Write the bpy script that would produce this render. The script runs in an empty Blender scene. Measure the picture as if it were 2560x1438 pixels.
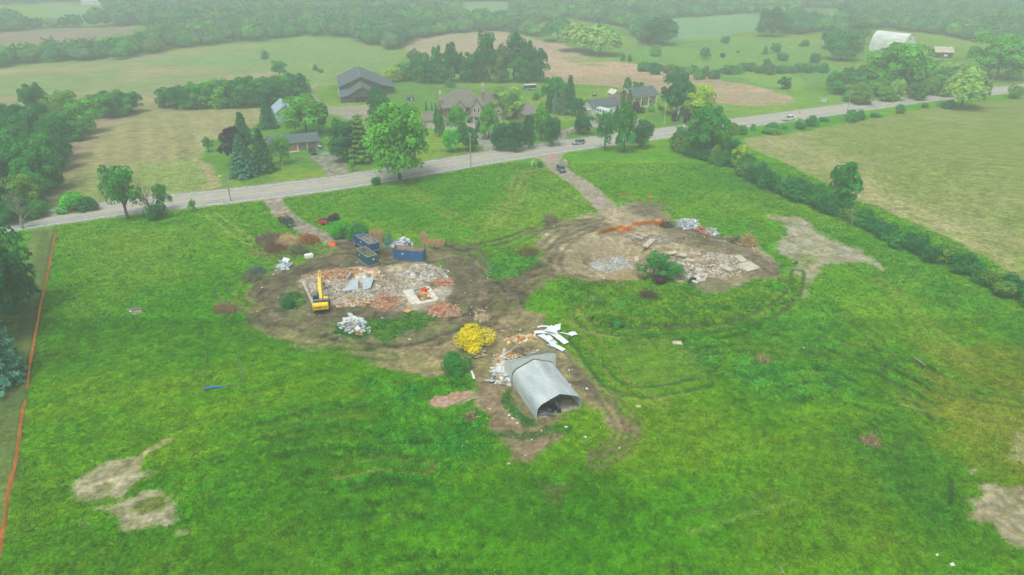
import bpy, bmesh, math, random
import numpy as np
from mathutils import Vector, Matrix, Euler
random.seed(7); RNG = np.random.default_rng(7)
R = math.radians
scene = bpy.context.scene
HAZE_D = 0.00092; HAZE_COL = (0.86, 0.925, 0.97)
# ------------------------------------------------------------------ camera
H = 62.0; FPX = 1707.0; PITCH = R(26.4)
cam_d = bpy.data.cameras.new("camera"); cam = bpy.data.objects.new("camera", cam_d)
scene.collection.objects.link(cam); scene.camera = cam
cam.location = (0, 0, H); cam.rotation_euler = (R(90) - PITCH, 0, 0)
cam_d.sensor_width = 36.0; cam_d.lens = FPX / 2560 * 36.0
cam_d.clip_start = 1.0; cam_d.clip_end = 4000
# ------------------------------------------------------------------ sky, sun, exposure
SUN_EL, SUN_ROT = R(64), R(205)
w = bpy.data.worlds.new("World"); scene.world = w; w.use_nodes = True
nt = w.node_tree; nt.nodes.clear()
sky = nt.nodes.new("ShaderNodeTexSky"); sky.sky_type = 'NISHITA'; sky.sun_disc = False
sky.sun_elevation = SUN_EL; sky.sun_rotation = SUN_ROT; sky.dust_density = 4.0; sky.air_density = 1.0
hs = nt.nodes.new("ShaderNodeHueSaturation"); hs.inputs['Saturation'].default_value = 0.35
tint = nt.nodes.new("ShaderNodeMix"); tint.data_type = 'RGBA'; tint.blend_type = 'MULTIPLY'
tint.inputs[0].default_value = 1.0; tint.inputs[7].default_value = (0.96, 1.0, 0.975, 1)
bg = nt.nodes.new("ShaderNodeBackground"); bg.inputs[1].default_value = 0.15
wo = nt.nodes.new("ShaderNodeOutputWorld")
nt.links.new(sky.outputs[0], hs.inputs['Color']); nt.links.new(hs.outputs[0], tint.inputs[6])
nt.links.new(tint.outputs[2], bg.inputs[0]); nt.links.new(bg.outputs[0], wo.inputs[0])
sd = bpy.data.lights.new("sun", 'SUN'); sun = bpy.data.objects.new("sun", sd)
scene.collection.objects.link(sun)
sd.energy = 1.6; sd.angle = R(20); sd.color = (1.0, 0.97, 0.92)
_d = Vector((math.cos(SUN_EL) * math.sin(SUN_ROT), math.cos(SUN_EL) * math.cos(SUN_ROT), math.sin(SUN_EL)))
sun.rotation_euler = _d.to_track_quat('Z', 'Y').to_euler()
scene.view_settings.view_transform = 'Standard'; scene.view_settings.look = 'None'
scene.view_settings.exposure = 0.12; scene.view_settings.gamma = 1.0
scene.cycles.volume_bounces = 2
scene.cycles.max_bounces = 6; scene.cycles.diffuse_bounces = 3; scene.cycles.transparent_max_bounces = 4
# ------------------------------------------------------------------ surveying helpers
_c, _s = math.cos(PITCH), math.sin(PITCH)
def P(px, py, z=0.0):
    u = (px - 1280) / FPX; v = (719 - py) / FPX
    t = (H - z) / (_s - v * _c)
    return Vector((t * u, t * (_c + v * _s), z))
def top_z(Y, py):            # height of a thing at distance Y whose top is seen at row py
    v = (719 - py) / FPX
    return H - Y * (_s - v * _c) / (_c + v * _s)
def ppm(py): return FPX / (H / (_s - (719 - py) / FPX * _c))
def W(pts, z=0.0): return np.array([P(a, b, z)[:2] for a, b in pts])
def S(r, g, b):              # display colour -> linear
    f = lambda c: c / 12.92 if c <= .04045 else ((c + .055) / 1.055) ** 2.4
    return np.array([f(r / 255), f(g / 255), f(b / 255)])
def hsh(ix, iy, seed):
    n = (ix.astype(np.int64) * 374761393 + iy.astype(np.int64) * 668265263 + seed * 1442695041) & 0xffffffff
    n = ((n ^ (n >> 13)) * 1274126177) & 0xffffffff
    n = (n ^ (n >> 16)) & 0xffffff
    return n / float(0xffffff)
def vnoise(x, y, seed=0):
    ix = np.floor(x); iy = np.floor(y); fx = x - ix; fy = y - iy
    fx = fx * fx * (3 - 2 * fx); fy = fy * fy * (3 - 2 * fy)
    a = hsh(ix, iy, seed); b = hsh(ix + 1, iy, seed); c = hsh(ix, iy + 1, seed); d = hsh(ix + 1, iy + 1, seed)
    return (a * (1 - fx) + b * fx) * (1 - fy) + (c * (1 - fx) + d * fx) * fy
def fbm(x, y, scale, octv=4, seed=0, gain=.5):
    s = 0; a = 1; t = 0
    for i in range(octv):
        s = s + a * vnoise(x / scale + 17.3 * i, y / scale - 9.1 * i, seed + i); t += a; a *= gain; scale *= .5
    return s / t                                           # 0..1, mean .5
def sstep(a, b, x):
    t = np.clip((x - a) / (b - a), 0, 1); return t * t * (3 - 2 * t)
def sdf_poly(x, y, pts):     # negative inside
    d = np.full(x.shape, 1e9); sgn = np.ones(x.shape); n = len(pts)
    for i in range(n):
        ax, ay = pts[i]; bx, by = pts[i - 1]
        ex, ey = bx - ax, by - ay; wx, wy = x - ax, y - ay
        t = np.clip((wx * ex + wy * ey) / (ex * ex + ey * ey + 1e-9), 0, 1)
        dx, dy = wx - ex * t, wy - ey * t
        d = np.minimum(d, dx * dx + dy * dy)
        c1 = y >= ay; c2 = y < by; c3 = ex * wy > ey * wx
        flip = (c1 & c2 & c3) | (~c1 & ~c2 & ~c3); sgn[flip] *= -1
    return sgn * np.sqrt(d)
def dist_line(x, y, pts):
    d = np.full(x.shape, 1e9)
    for i in range(len(pts) - 1):
        ax, ay = pts[i]; bx, by = pts[i + 1]
        ex, ey = bx - ax, by - ay; wx, wy = x - ax, y - ay
        t = np.clip((wx * ex + wy * ey) / (ex * ex + ey * ey + 1e-9), 0, 1)
        dx, dy = wx - ex * t, wy - ey * t
        d = np.minimum(d, dx * dx + dy * dy)
    return np.sqrt(d)
def smooth_line(pts, n=8):   # Catmull-Rom
    pts = np.asarray(pts, float); P_ = np.vstack([2 * pts[0] - pts[1], pts, 2 * pts[-1] - pts[-2]]); out = []
    for i in range(1, len(P_) - 2):
        for k in range(n):
            t = k / n
            out.append(.5 * (2 * P_[i] + (P_[i + 1] - P_[i - 1]) * t + (2 * P_[i - 1] - 5 * P_[i] + 4 * P_[i + 1] - P_[i + 2]) * t * t
                             + (3 * P_[i] - P_[i - 1] - 3 * P_[i + 1] + P_[i + 2]) * t ** 3))
    out.append(pts[-1]); return np.array(out)
# ------------------------------------------------------------------ materials
MATS = {}
def _nodes(name):
    m = bpy.data.materials.new(name); m.use_nodes = True; t = m.node_tree
    return m, t, t.nodes['Principled BSDF']
def mat(name, col, rough=.8, var=.12, scale=3.0, metal=0.0, bump=0.0, stretch=(1, 1, 1), col2=None, spec=.3):
    if name in MATS: return MATS[name]
    m, t, b = _nodes(name); N = t.nodes; L = t.links
    tc = N.new('ShaderNodeTexCoord'); mp = N.new('ShaderNodeMapping'); mp.inputs['Scale'].default_value = stretch
    L.new(tc.outputs['Object'], mp.inputs[0])
    no = N.new('ShaderNodeTexNoise'); no.inputs['Scale'].default_value = scale; no.inputs['Detail'].default_value = 5
    L.new(mp.outputs[0], no.inputs['Vector'])
    cr = N.new('ShaderNodeValToRGB'); c = np.array(col)
    c1 = np.array(col2) if col2 is not None else c * (1 - 2 * var)
    cr.color_ramp.elements[0].position = .35; cr.color_ramp.elements[1].position = .65
    cr.color_ramp.elements[0].color = (*np.clip(c1, 0, 1), 1)
    cr.color_ramp.elements[1].color = (*np.clip(c * (1 + (var if col2 is None else 0)), 0, 1), 1)
    L.new(no.outputs[0], cr.inputs[0]); L.new(cr.outputs[0], b.inputs['Base Color'])
    b.inputs['Roughness'].default_value = rough; b.inputs['Metallic'].default_value = metal
    b.inputs['Specular IOR Level'].default_value = spec
    if bump:
        bp = N.new('ShaderNodeBump'); bp.inputs['Strength'].default_value = bump; bp.inputs['Distance'].default_value = .05
        L.new(no.outputs[0], bp.inputs['Height']); L.new(bp.outputs[0], b.inputs['Normal'])
    MATS[name] = m; return m
def brick_mat(name, c1, c2, mortar, scale=4.0):
    if name in MATS: return MATS[name]
    m, t, b = _nodes(name); N = t.nodes; L = t.links
    tc = N.new('ShaderNodeTexCoord'); br = N.new('ShaderNodeTexBrick'); br.inputs['Scale'].default_value = scale
    br.inputs['Color1'].default_value = (*c1, 1); br.inputs['Color2'].default_value = (*c2, 1); br.inputs['Mortar'].default_value = (*mortar, 1)
    sw = N.new('ShaderNodeSeparateXYZ'); cb = N.new('ShaderNodeCombineXYZ'); ad = N.new('ShaderNodeMath')
    L.new(tc.outputs['Object'], sw.inputs[0]); L.new(sw.outputs[0], ad.inputs[0]); L.new(sw.outputs[1], ad.inputs[1])
    L.new(ad.outputs[0], cb.inputs[0]); L.new(sw.outputs[2], cb.inputs[1]); L.new(cb.outputs[0], br.inputs['Vector'])
    L.new(br.outputs[0], b.inputs['Base Color']); b.inputs['Roughness'].default_value = .9
    MATS[name] = m; return m
def attr_mat(name, rough=.95, fine=0.0, fscale=3.0, bump=0.0, transl=0.0, spec=.1, objcol=False):
    """colour from the mesh's 'col' attribute; optional fine noise, object colour multiply"""
    if name in MATS: return MATS[name]
    m, t, b = _nodes(name); N = t.nodes; L = t.links
    at = N.new('ShaderNodeAttribute'); at.attribute_name = 'col'; out = at.outputs['Color']
    if objcol:
        oi = N.new('ShaderNodeObjectInfo'); mx = N.new('ShaderNodeMix'); mx.data_type = 'RGBA'; mx.blend_type = 'MULTIPLY'; mx.inputs[0].default_value = 1
        L.new(out, mx.inputs[6]); L.new(oi.outputs['Color'], mx.inputs[7]); out = mx.outputs[2]
    if fine:
        geo = N.new('ShaderNodeNewGeometry'); no = N.new('ShaderNodeTexNoise'); no.inputs['Scale'].default_value = fscale; no.inputs['Detail'].default_value = 6
        no.inputs['Roughness'].default_value = .7
        L.new(geo.outputs['Position'], no.inputs['Vector'])
        mr = N.new('ShaderNodeMapRange'); mr.inputs[1].default_value = .3; mr.inputs[2].default_value = .7
        mr.inputs[3].default_value = 1 - fine; mr.inputs[4].default_value = 1 + fine
        L.new(no.outputs[0], mr.inputs[0])
        vm = N.new('ShaderNodeVectorMath'); vm.operation = 'SCALE'; L.new(out, vm.inputs[0]); L.new(mr.outputs[0], vm.inputs['Scale']); out = vm.outputs[0]
        if bump:
            bp = N.new('ShaderNodeBump'); bp.inputs['Strength'].default_value = bump; bp.inputs['Distance'].default_value = .15
            L.new(no.outputs[0], bp.inputs['Height']); L.new(bp.outputs[0], b.inputs['Normal'])
    L.new(out, b.inputs['Base Color']); b.inputs['Roughness'].default_value = rough; b.inputs['Specular IOR Level'].default_value = spec
    if transl:
        tr = N.new('ShaderNodeBsdfTranslucent'); L.new(out, tr.inputs[0]); ms = N.new('ShaderNodeMixShader'); ms.inputs[0].default_value = transl
        L.new(b.outputs[0], ms.inputs[1]); L.new(tr.outputs[0], ms.inputs[2]); L.new(ms.outputs[0], N['Material Output'].inputs['Surface'])
    MATS[name] = m; return m
# ------------------------------------------------------------------ object helpers
COL = scene.collection
def tag(o, label=None, cat=None, group=None, kind=None):
    if label: o['label'] = label
    if cat: o['category'] = cat
    if group: o['group'] = group
    if kind: o['kind'] = kind
    elif label: o['kind'] = 'thing'
    return o
def thing(name, label, cat, loc=(0, 0, 0), rz=0.0, group=None):
    o = bpy.data.objects.new(name, None); COL.objects.link(o); o.empty_display_size = .3
    o.location = (loc[0], loc[1], loc[2] if len(loc) > 2 else 0); o.rotation_euler = (0, 0, rz)
    return tag(o, label, cat, group)
def np_mesh(name, verts, faces_flat, nper, cols=None, smooth=False):
    me = bpy.data.meshes.new(name); verts = np.asarray(verts, np.float32); nf = len(faces_flat) // nper
    me.vertices.add(len(verts)); me.vertices.foreach_set('co', verts.ravel())
    me.loops.add(len(faces_flat)); me.loops.foreach_set('vertex_index', np.asarray(faces_flat, np.int32))
    me.polygons.add(nf); me.polygons.foreach_set('loop_start', np.arange(0, nf * nper, nper, dtype=np.int32))
    me.polygons.foreach_set('loop_total', np.full(nf, nper, np.int32))
    me.update(calc_edges=True)
    if cols is not None:
        a = me.color_attributes.new('col', 'FLOAT_COLOR', 'POINT')
        c = np.ones((len(verts), 4), np.float32); c[:, :3] = cols; a.data.foreach_set('color', c.ravel())
    me.polygons.foreach_set('use_smooth', np.full(nf, smooth))
    return me
def link(name, me, m=None, parent=None, loc=None):
    o = bpy.data.objects.new(name, me); COL.objects.link(o)
    if m is not None:
        me.materials.clear(); me.materials.append(m)
    if parent is not None: o.parent = parent
    if loc is not None: o.location = loc
    return o
class MB:
    """collects shapes, links them as ONE mesh object"""
    def __init__(s): s.v = []; s.f = []
    def add(s, vs, fs, M=None):
        n = len(s.v)
        for q in vs:
            q = Vector(q); s.v.append(tuple(M @ q) if M is not None else tuple(q))
        s.f += [tuple(n + i for i in f) for f in fs]; return s
    def box(s, c, d, rot=None, top=(1, 1)):
        x, y, z = d[0] / 2, d[1] / 2, d[2] / 2; tx, ty = top
        vs = [(-x, -y, -z), (x, -y, -z), (x, y, -z), (-x, y, -z), (-x * tx, -y * ty, z), (x * tx, -y * ty, z), (x * tx, y * ty, z), (-x * tx, y * ty, z)]
        M = Matrix.Translation(c) @ (Euler(rot).to_matrix().to_4x4() if rot else Matrix())
        return s.add(vs, [(0, 3, 2, 1), (4, 5, 6, 7), (0, 1, 5, 4), (1, 2, 6, 5), (2, 3, 7, 6), (3, 0, 4, 7)], M)
    def prism(s, prof, y0, y1, axis='Y', M=None):      # prof in (x,z) extruded along y
        n = len(prof); vs = [(a, y0, b) for a, b in prof] + [(a, y1, b) for a, b in prof]
        if axis == 'X': vs = [(q[1], q[0], q[2]) for q in vs]
        fs = [tuple(range(n - 1, -1, -1)), tuple(range(n, 2 * n))] + [(i, (i + 1) % n, n + (i + 1) % n, n + i) for i in range(n)]
        return s.add(vs, fs, M)
    def tube(s, p0, p1, r0, r1=None, n=8, cap=True):
        r1 = r0 if r1 is None else r1; p0 = Vector(p0); p1 = Vector(p1); d = p1 - p0
        if d.length < 1e-6: return s
        q = d.to_track_quat('Z', 'Y').to_matrix(); vs = []
        for p, r in ((p0, r0), (p1, r1)):
            for i in range(n):
                a = 2 * math.pi * i / n; vs.append(p + q @ Vector((math.cos(a) * r, math.sin(a) * r, 0)))
        fs = [(i, (i + 1) % n, n + (i + 1) % n, n + i) for i in range(n)]
        if cap: fs += [tuple(range(n - 1, -1, -1)), tuple(range(n, 2 * n))]
        return s.add(vs, fs)
    def quad(s, a, b, c, d): return s.add([a, b, c, d], [(0, 1, 2, 3)])
    def slab(s, pts, th):            # thick sheet, pts a planar loop, thickness along its normal
        pts = [Vector(p) for p in pts]; nrm = (pts[1] - pts[0]).cross(pts[2] - pts[0]).normalized() * th; n = len(pts)
        return s.add(pts + [p - nrm for p in pts], [tuple(range(n)), tuple(range(2 * n - 1, n - 1, -1))] + [(i, n + i, n + (i + 1) % n, (i + 1) % n) for i in range(n)])
    def build(s, name, m, parent=None, bevel=0.0, smooth=False):
        me = bpy.data.meshes.new(name); me.from_pydata(s.v, [], s.f); me.update()
        bm = bmesh.new(); bm.from_mesh(me)
        if bevel:
            bmesh.ops.bevel(bm, geom=[e for e in bm.edges if e.is_manifold and e.calc_face_angle(0) > .6], offset=bevel, segments=2, affect='EDGES', clamp_overlap=True)
        bmesh.ops.recalc_face_normals(bm, faces=bm.faces); bm.to_mesh(me); bm.free()
        if smooth:
            for p in me.polygons: p.use_smooth = True
        return link(name, me, m, parent)
def copy_tree(o, parent=None):
    c = o.copy(); COL.objects.link(c); c.parent = parent
    for ch in list(o.children): copy_tree(ch, c)
    return c
def frame2(a, b):                 # origin at a (pixel), x axis towards b (pixel)
    A, B = P(*a), P(*b); d = B - A
    return A, math.atan2(d.y, d.x), d.length
# ================================================================== GROUND
def graded(a0, a1, step, lim0, lim1, g):
    m = list(np.arange(a0, a1, step)); s = step; x = m[-1]; up = []
    while x < lim1: s *= g; x += s; up.append(x)
    s = step; x = a0; dn = []
    while x > lim0: s *= g * 1.01; x -= s; dn.append(x)
    return np.array(dn[::-1] + m + up)
gx = graded(-112, 112, .3, -1500, 1500, 1.035)
gy = graded(50, 165, .3, -300, 1700, 1.0065)
NX, NY = len(gx), len(gy)
X, Y = np.meshgrid(gx, gy); X = X.ravel(); Y = Y.ravel()
Z = np.zeros_like(X)
ROADPTS = smooth_line(W([(-700, 662), (-300, 612), (0, 562), (200, 533), (380, 510), (640, 482), (900, 448), (1177, 401), (1400, 367), (1600, 340), (1800, 314), (2060, 279), (2300, 246), (2560, 220), (3000, 175), (3500, 130)]), 6)
# wobbled coordinates give every traced outline an uneven, natural edge
wx = X + (fbm(X, Y, 6, 4, 11) - .5) * 5; wy = Y + (fbm(X, Y, 6, 4, 23) - .5) * 5
n1 = fbm(X, Y, 28, 5, 1); n2 = fbm(X, Y, 9, 4, 2); n3 = fbm(X, Y, 2.2, 3, 3); n4 = fbm(X, Y, .9, 2, 4)
# streaks roughly along the slope of the old lawn
a_ = R(25); u_ = X * math.cos(a_) + Y * math.sin(a_); v_ = -X * math.sin(a_) + Y * math.cos(a_)
n5 = fbm(u_ / 6, v_, 2.0, 4, 5)
def mix(a, b, t): return a + (b - a) * t[:, None]
G_D, G_M, G_Y = S(68, 136, 2), S(88, 147, 2), S(118, 154, 3)
G_O, G_B = S(108, 122, 48), S(30, 112, 54)
C = mix(np.tile(G_D, (len(X), 1)), np.tile(G_M, (len(X), 1)), sstep(.34, .58, n1 * .5 + n2 * .5))
C = mix(C, np.tile(G_Y, (len(X), 1)), sstep(.5, .72, n5 * .6 + n1 * .4) * .55)
VEG = np.full(X.shape, .22)                       # height of what grows there
def region(pts, col, amp=1.5, soft=1.5, op=1.0, veg=None, col2=None, sc=4.0, seed=50, wob=True, edge=2.5, thr=(.35, .65), z=None):
    """paint a world polygon (given by its traced outline) into the ground colour"""
    global C, VEG, Z
    pts = np.asarray(pts) if isinstance(pts, np.ndarray) else W(pts)
    lo = pts.min(0) - 12; hi = pts.max(0) + 12
    idx = np.where((X > lo[0]) & (X < hi[0]) & (Y > lo[1]) & (Y < hi[1]))[0]
    if len(idx) == 0: return
    x, y = (wx[idx], wy[idx]) if wob else (X[idx], Y[idx])
    d = sdf_poly(x, y, pts) + (fbm(X[idx], Y[idx], edge, 4, seed + 3) - .5) * 2 * amp
    m = (1 - sstep(-soft / 2, soft / 2, d)) * op
    cc = np.tile(col, (len(idx), 1))
    if col2 is not None: cc = mix(cc, np.tile(col2, (len(idx), 1)), sstep(thr[0], thr[1], fbm(X[idx], Y[idx], sc, 5, seed)))
    C[idx] = mix(C[idx], cc, m)
    if veg is not None: VEG[idx] = VEG[idx] * (1 - m) + veg * m
    if z is not None: Z[idx] += z * (1 - sstep(-abs(z) * 2.2, 0, d))
def stroke(pts, width, col, op=.8, soft=.5, veg=0.02, dbl=0.0, brk=.3, seed=70, z=0.0):
    """a wheel rut or path along a traced line; dbl = distance between a pair of ruts"""
    global C, VEG, Z
    brk = brk - .06 if seed >= 430 and brk > .1 else brk
    L_ = smooth_line(W(pts) if not isinstance(pts, np.ndarray) else pts, 6); op = min(1, op * 1.3) if seed >= 330 else op
    lo = L_.min(0) - 8; hi = L_.max(0) + 8
    idx = np.where((X > lo[0]) & (X < hi[0]) & (Y > lo[1]) & (Y < hi[1]))[0]
    x = X[idx] + (n3[idx] - .5) * .8; y = Y[idx] + (n3[idx] - .5) * .8
    d = dist_line(x, y, L_)
    if dbl: d = np.abs(d - dbl / 2)
    m = (1 - sstep(width / 2 - soft / 2, width / 2 + soft / 2, d)) * op * sstep(brk - .12, brk + .12, fbm(X[idx], Y[idx], 3, 3, seed))
    C[idx] = mix(C[idx], np.tile(col, (len(idx), 1)), m); VEG[idx] = VEG[idx] * (1 - m) + veg * m
    if z: Z[idx] += z * m
# --- meadow tints
region([(2290, 850), (2700, 880), (2900, 1300), (2480, 1210), (2380, 1100), (2250, 960)], S(130, 136, 30), 4, 8, .8, veg=.18, col2=S(104, 128, 22), seed=101)
region([(2000, 1100), (2300, 1000), (2600, 1400), (2000, 1500), (1700, 1450)], S(98, 122, 20), 4, 10, .45, col2=S(80, 124, 12), seed=102)
region([(-60, 1100), (300, 1300), (800, 1300), (800, 1500), (-60, 1500)], S(94, 124, 14), 4, 9, .5, col2=S(70, 120, 8), seed=103)
region([(1400, 1000), (1800, 1020), (1900, 1120), (1500, 1200), (1450, 1100)], S(112, 146, 22), 3, 6, .5, seed=104)
region([(930, 960), (1130, 950), (1180, 990), (1230, 1060), (1250, 1130), (1100, 1180), (1000, 1240), (900, 1180), (960, 1080)], S(44, 138, 40), 3, 4, .75, veg=.6, col2=S(76, 148, 20), seed=105)
region([(620, 1100), (960, 1020), (1000, 1200), (900, 1420), (780, 1380), (700, 1230)], S(60, 126, 10), 3, 7, .5, veg=.35, seed=106)
region([(1700, 850), (1800, 850), (1900, 900), (2100, 920), (2150, 980), (1950, 1010), (1850, 960), (1740, 930)], S(44, 150, 66), 2.5, 4, .85, veg=.6, col2=S(84, 156, 36), seed=107)
region([(1860, 820), (2060, 740), (2130, 820), (2060, 900), (1900, 880)], S(74, 150, 44), 2.5, 4, .6, veg=.5, seed=108)
region([(1240, 1170), (1500, 1140), (1600, 1300), (1440, 1400), (1240, 1340)], S(64, 126, 10), 3, 7, .5, veg=.35, seed=109)
region([(2080, 1060), (2240, 1000), (2330, 1180), (2400, 1330), (2310, 1300)], S(60, 138, 36), 2.5, 5, .5, veg=.4, seed=110)
region([(180, 600), (330, 570), (480, 620), (420, 700), (250, 680)], S(126, 140, 50), 3, 8, .35, seed=111)
region([(150, 640), (500, 640), (520, 760), (300, 820), (140, 900)], S(52, 118, 20), 3, 10, .4, seed=112)
region([(720, 470), (1300, 420), (1300, 620), (1000, 560), (740, 520)], S(64, 136, 20), 3, 8, .5, seed=113)
region([(1250, 420), (1380, 420), (1470, 520), (1350, 560), (1200, 570)], S(118, 150, 52), 2.5, 5, .45, seed=114)
region([(1540, 860), (1640, 840), (1740, 870), (1770, 940), (1690, 980), (1590, 970), (1530, 910)], S(86, 120, 52), 1.5, 3, .8, veg=.1, col2=S(96, 132, 40), seed=115, wob=False)
region([(1400, 700), (1500, 700), (1660, 720), (1900, 700), (2000, 700), (1990, 760), (1900, 805), (1700, 825), (1500, 815), (1420, 770)], S(104, 144, 26), 1.5, 2, .9, veg=.5, col2=S(74, 130, 24), sc=2.5, seed=116, z=.7)
region([(2060, 560), (2250, 640), (2560, 790), (2560, 860), (2200, 700), (2050, 600), (1700, 400), (1780, 400)], S(62, 146, 36), 2, 4, .5, veg=.4, seed=117)
st0 = lambda n: np.clip((n - .5) * 2.6 + .5, 0, 1)
region([(130, 590), (640, 500), (900, 460), (1350, 400), (1690, 350), (2000, 500), (2560, 800), (2300, 900), (1900, 720), (1350, 700), (1000, 640), (600, 660), (200, 800)], S(112, 154, 30), 4, 14, .5, col2=S(80, 140, 22), sc=14, seed=118)
region([(1180, 880), (1560, 760), (2000, 840), (2300, 1000), (2100, 1200), (1600, 1100), (1300, 1160)], S(106, 148, 14), 4, 14, .35, seed=119)
# --- across the road: lawns, meadow, worked fields
far = np.sign(1)
rd = dist_line(X, Y, ROADPTS); ry = np.interp(X, ROADPTS[:, 0], ROADPTS[:, 1])
beyond = sstep(-2, 2, Y - ry)
LAWN = mix(np.tile(S(122, 154, 48), (len(X), 1)), np.tile(S(92, 140, 44), (len(X), 1)), sstep(.4, .6, n1))
C = mix(C, LAWN, beyond); VEG = VEG * (1 - beyond) + .08 * beyond
rowA = .5 * st0(fbm((X * .89 + Y * .45), (Y * .89 - X * .45) / 22, 3.2, 3, 90)) * 1.5 + .25 * st0(n3); rowB = .5 * st0(fbm((Y * .98 - X * .2), (X * .98 + Y * .2) / 14, 2.8, 3, 91)) + .5 * st0(n3)
def field(pts, c1, c2, rows, rs=.25, thr=(.4, .62), sc=40, seed=200, amp=1.5, soft=2, veg=.03):
    global C
    before = C.copy(); region(pts, c1, amp, soft, 1, veg=veg, col2=c2, sc=sc, seed=seed, thr=thr, edge=6)
    ch = np.abs(C - before).sum(1) > 1e-4
    C[ch] *= (1 - rs * .5 + rs * rows[ch])[:, None]
TAN = S(172, 152, 122); FG = S(136, 152, 92)
field([(-400, 300), (-300, 190), (0, 172), (160, 155), (400, 132), (640, 108), (655, 140), (695, 190), (640, 225), (420, 268), (100, 268), (0, 300)], S(128, 150, 92), S(160, 150, 108), rowB, .14, (.42, .66), seed=201)
region([(440, 150), (660, 128), (690, 158), (560, 165), (450, 162)], S(118, 156, 96), 2, 5, .7, seed=222)
field([(95, 520), (140, 420), (170, 350), (235, 292), (300, 274), (420, 264), (560, 262), (670, 262), (670, 300), (600, 335), (520, 350), (495, 385), (522, 430), (552, 470), (430, 494), (330, 507), (240, 522), (140, 530)], S(128, 142, 78), S(152, 148, 100), rowA, .38, seed=202)
region([(235, 290), (300, 276), (330, 285), (250, 330), (215, 390), (165, 450), (130, 510), (95, 520), (140, 420), (170, 350)], TAN * .92, 1.5, 5, .85, seed=203)
region([(420, 290), (640, 265), (660, 300), (560, 320), (460, 345), (350, 410), (330, 395)], S(164, 152, 110), 3, 9, .6, col2=S(140, 150, 92), seed=204)
region([(495, 390), (520, 410), (552, 468), (530, 472), (505, 430)], TAN, 1, 2, .9, seed=205)
region([(330, 420), (480, 400), (520, 470), (430, 490), (330, 480)], S(128, 160, 78), 3, 9, .7, seed=206)
field([(-500, 100), (0, 80), (130, 71), (340, 68), (330, 84), (230, 98), (60, 114), (-500, 150)], S(148, 130, 112), S(134, 128, 106), rowB, .1, seed=207)
region([(655, 110), (780, 95), (900, 95), (1000, 125), (1010, 180), (970, 215), (880, 190), (750, 215), (690, 180), (645, 135)], S(114, 150, 84), 3, 4, .8, col2=S(134, 152, 92), seed=208)
field([(1000, 122), (1030, 98), (1130, 84), (1250, 77), (1340, 100), (1390, 105), (1500, 140), (1420, 158), (1365, 165), (1200, 150), (1060, 140)], S(182, 158, 132), S(166, 154, 122), rowB, .12, seed=209)
field([(1330, 168), (1420, 157), (1540, 154), (1640, 167), (1780, 196), (1900, 217), (1970, 240), (1988, 250), (1965, 262), (1900, 266), (1790, 260), (1650, 236), (1555, 219), (1440, 209), (1340, 190)], S(186, 160, 130), S(166, 148, 116), rowB, .16, seed=210)
region([(1400, 145), (1500, 135), (1560, 150), (1430, 158)], S(132, 156, 88), 2, 4, .7, seed=223)
region([(1445, 160), (1515, 159), (1505, 166), (1450, 166)], S(130, 152, 78), .8, 1, .8, seed=211)
field([(1640, 52), (1900, 33), (1905, 72), (1780, 95), (1640, 100)], S(112, 156, 106), S(122, 158, 112), rowB, .08, seed=212)
field([(1985, 25), (2100, 35), (2090, 45), (1990, 40)], S(116, 156, 104), S(122, 158, 112), rowB, .08, seed=213)
region([(1150, 5), (1290, 5), (1290, 40), (1150, 40)], S(112, 158, 96), 3, 3, .9, seed=214)
region([(120, 15), (260, 15), (250, 45), (120, 48)], S(120, 158, 108), 3, 3, .9, seed=215)
region([(1490, 130), (1640, 110), (1900, 100), (2100, 120), (2100, 200), (1950, 230), (1780, 190), (1640, 160)], S(94, 150, 66), 3, 5, .7, col2=S(112, 156, 76), seed=216)
region([(1800, 175), (1920, 165), (2010, 200), (2000, 230), (1900, 210)], S(122, 164, 64), 2, 4, .9, seed=217)
rowC = .45 * st0(fbm((Y * .93 + X * .37), (X * .93 - Y * .37) / 10, 2.0, 3, 92)) + .55 * st0(fbm(X, Y, 1.6, 3, 93))
field([(1855, 345), (1960, 337), (2130, 306), (2300, 274), (2560, 244), (2950, 205), (3300, 900), (2560, 700), (2430, 620), (2200, 520), (2100, 475), (1960, 405), (1870, 368)], S(120, 136, 66), S(140, 144, 90), rowC, .18, (.5, .75), sc=22, seed=218, amp=.8)
region([(1860, 350), (1960, 338), (2060, 322), (2000, 350), (2100, 470), (2250, 540), (2430, 620), (2560, 700), (2500, 620), (2300, 520), (2100, 400)], S(172, 158, 120), 3, 8, .55, col2=S(140, 148, 84), seed=219)
region([(1990, 235), (2060, 240), (2200, 255), (2060, 280), (1800, 300), (1800, 262), (1950, 265)], S(120, 160, 58), 2, 3, .6, seed=221)
# --- gravel drives and yards beyond the road
ASPH = S(158, 154, 146)
region([(772, 388), (830, 378), (860, 400), (880, 440), (826, 448), (805, 420)], S(150, 148, 136), .3, .6, .95, veg=0, col2=S(120, 128, 104), sc=1.5, seed=301, wob=False, edge=1)
region([(820, 268), (905, 262), (940, 262), (940, 285), (880, 300), (820, 285)], S(160, 152, 136), .8, 1.5, .9, veg=0, seed=302)
stroke([(840, 275), (800, 262), (775, 240), (770, 222), (790, 212), (830, 210)], 5, S(150, 148, 136), .9, 1.2, brk=0)
stroke([(880, 290), (990, 296), (1060, 300), (1110, 312)], 6, S(156, 150, 140), .9, 1.2, brk=0)
region([(1060, 296), (1160, 300), (1300, 338), (1240, 350), (1160, 330), (1080, 322)], S(166, 160, 156), .3, .6, .95, veg=0, seed=303, wob=False)
stroke([(1190, 335), (1215, 360), (1250, 392)], 5.5, ASPH, .9, .8, brk=0)
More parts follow.
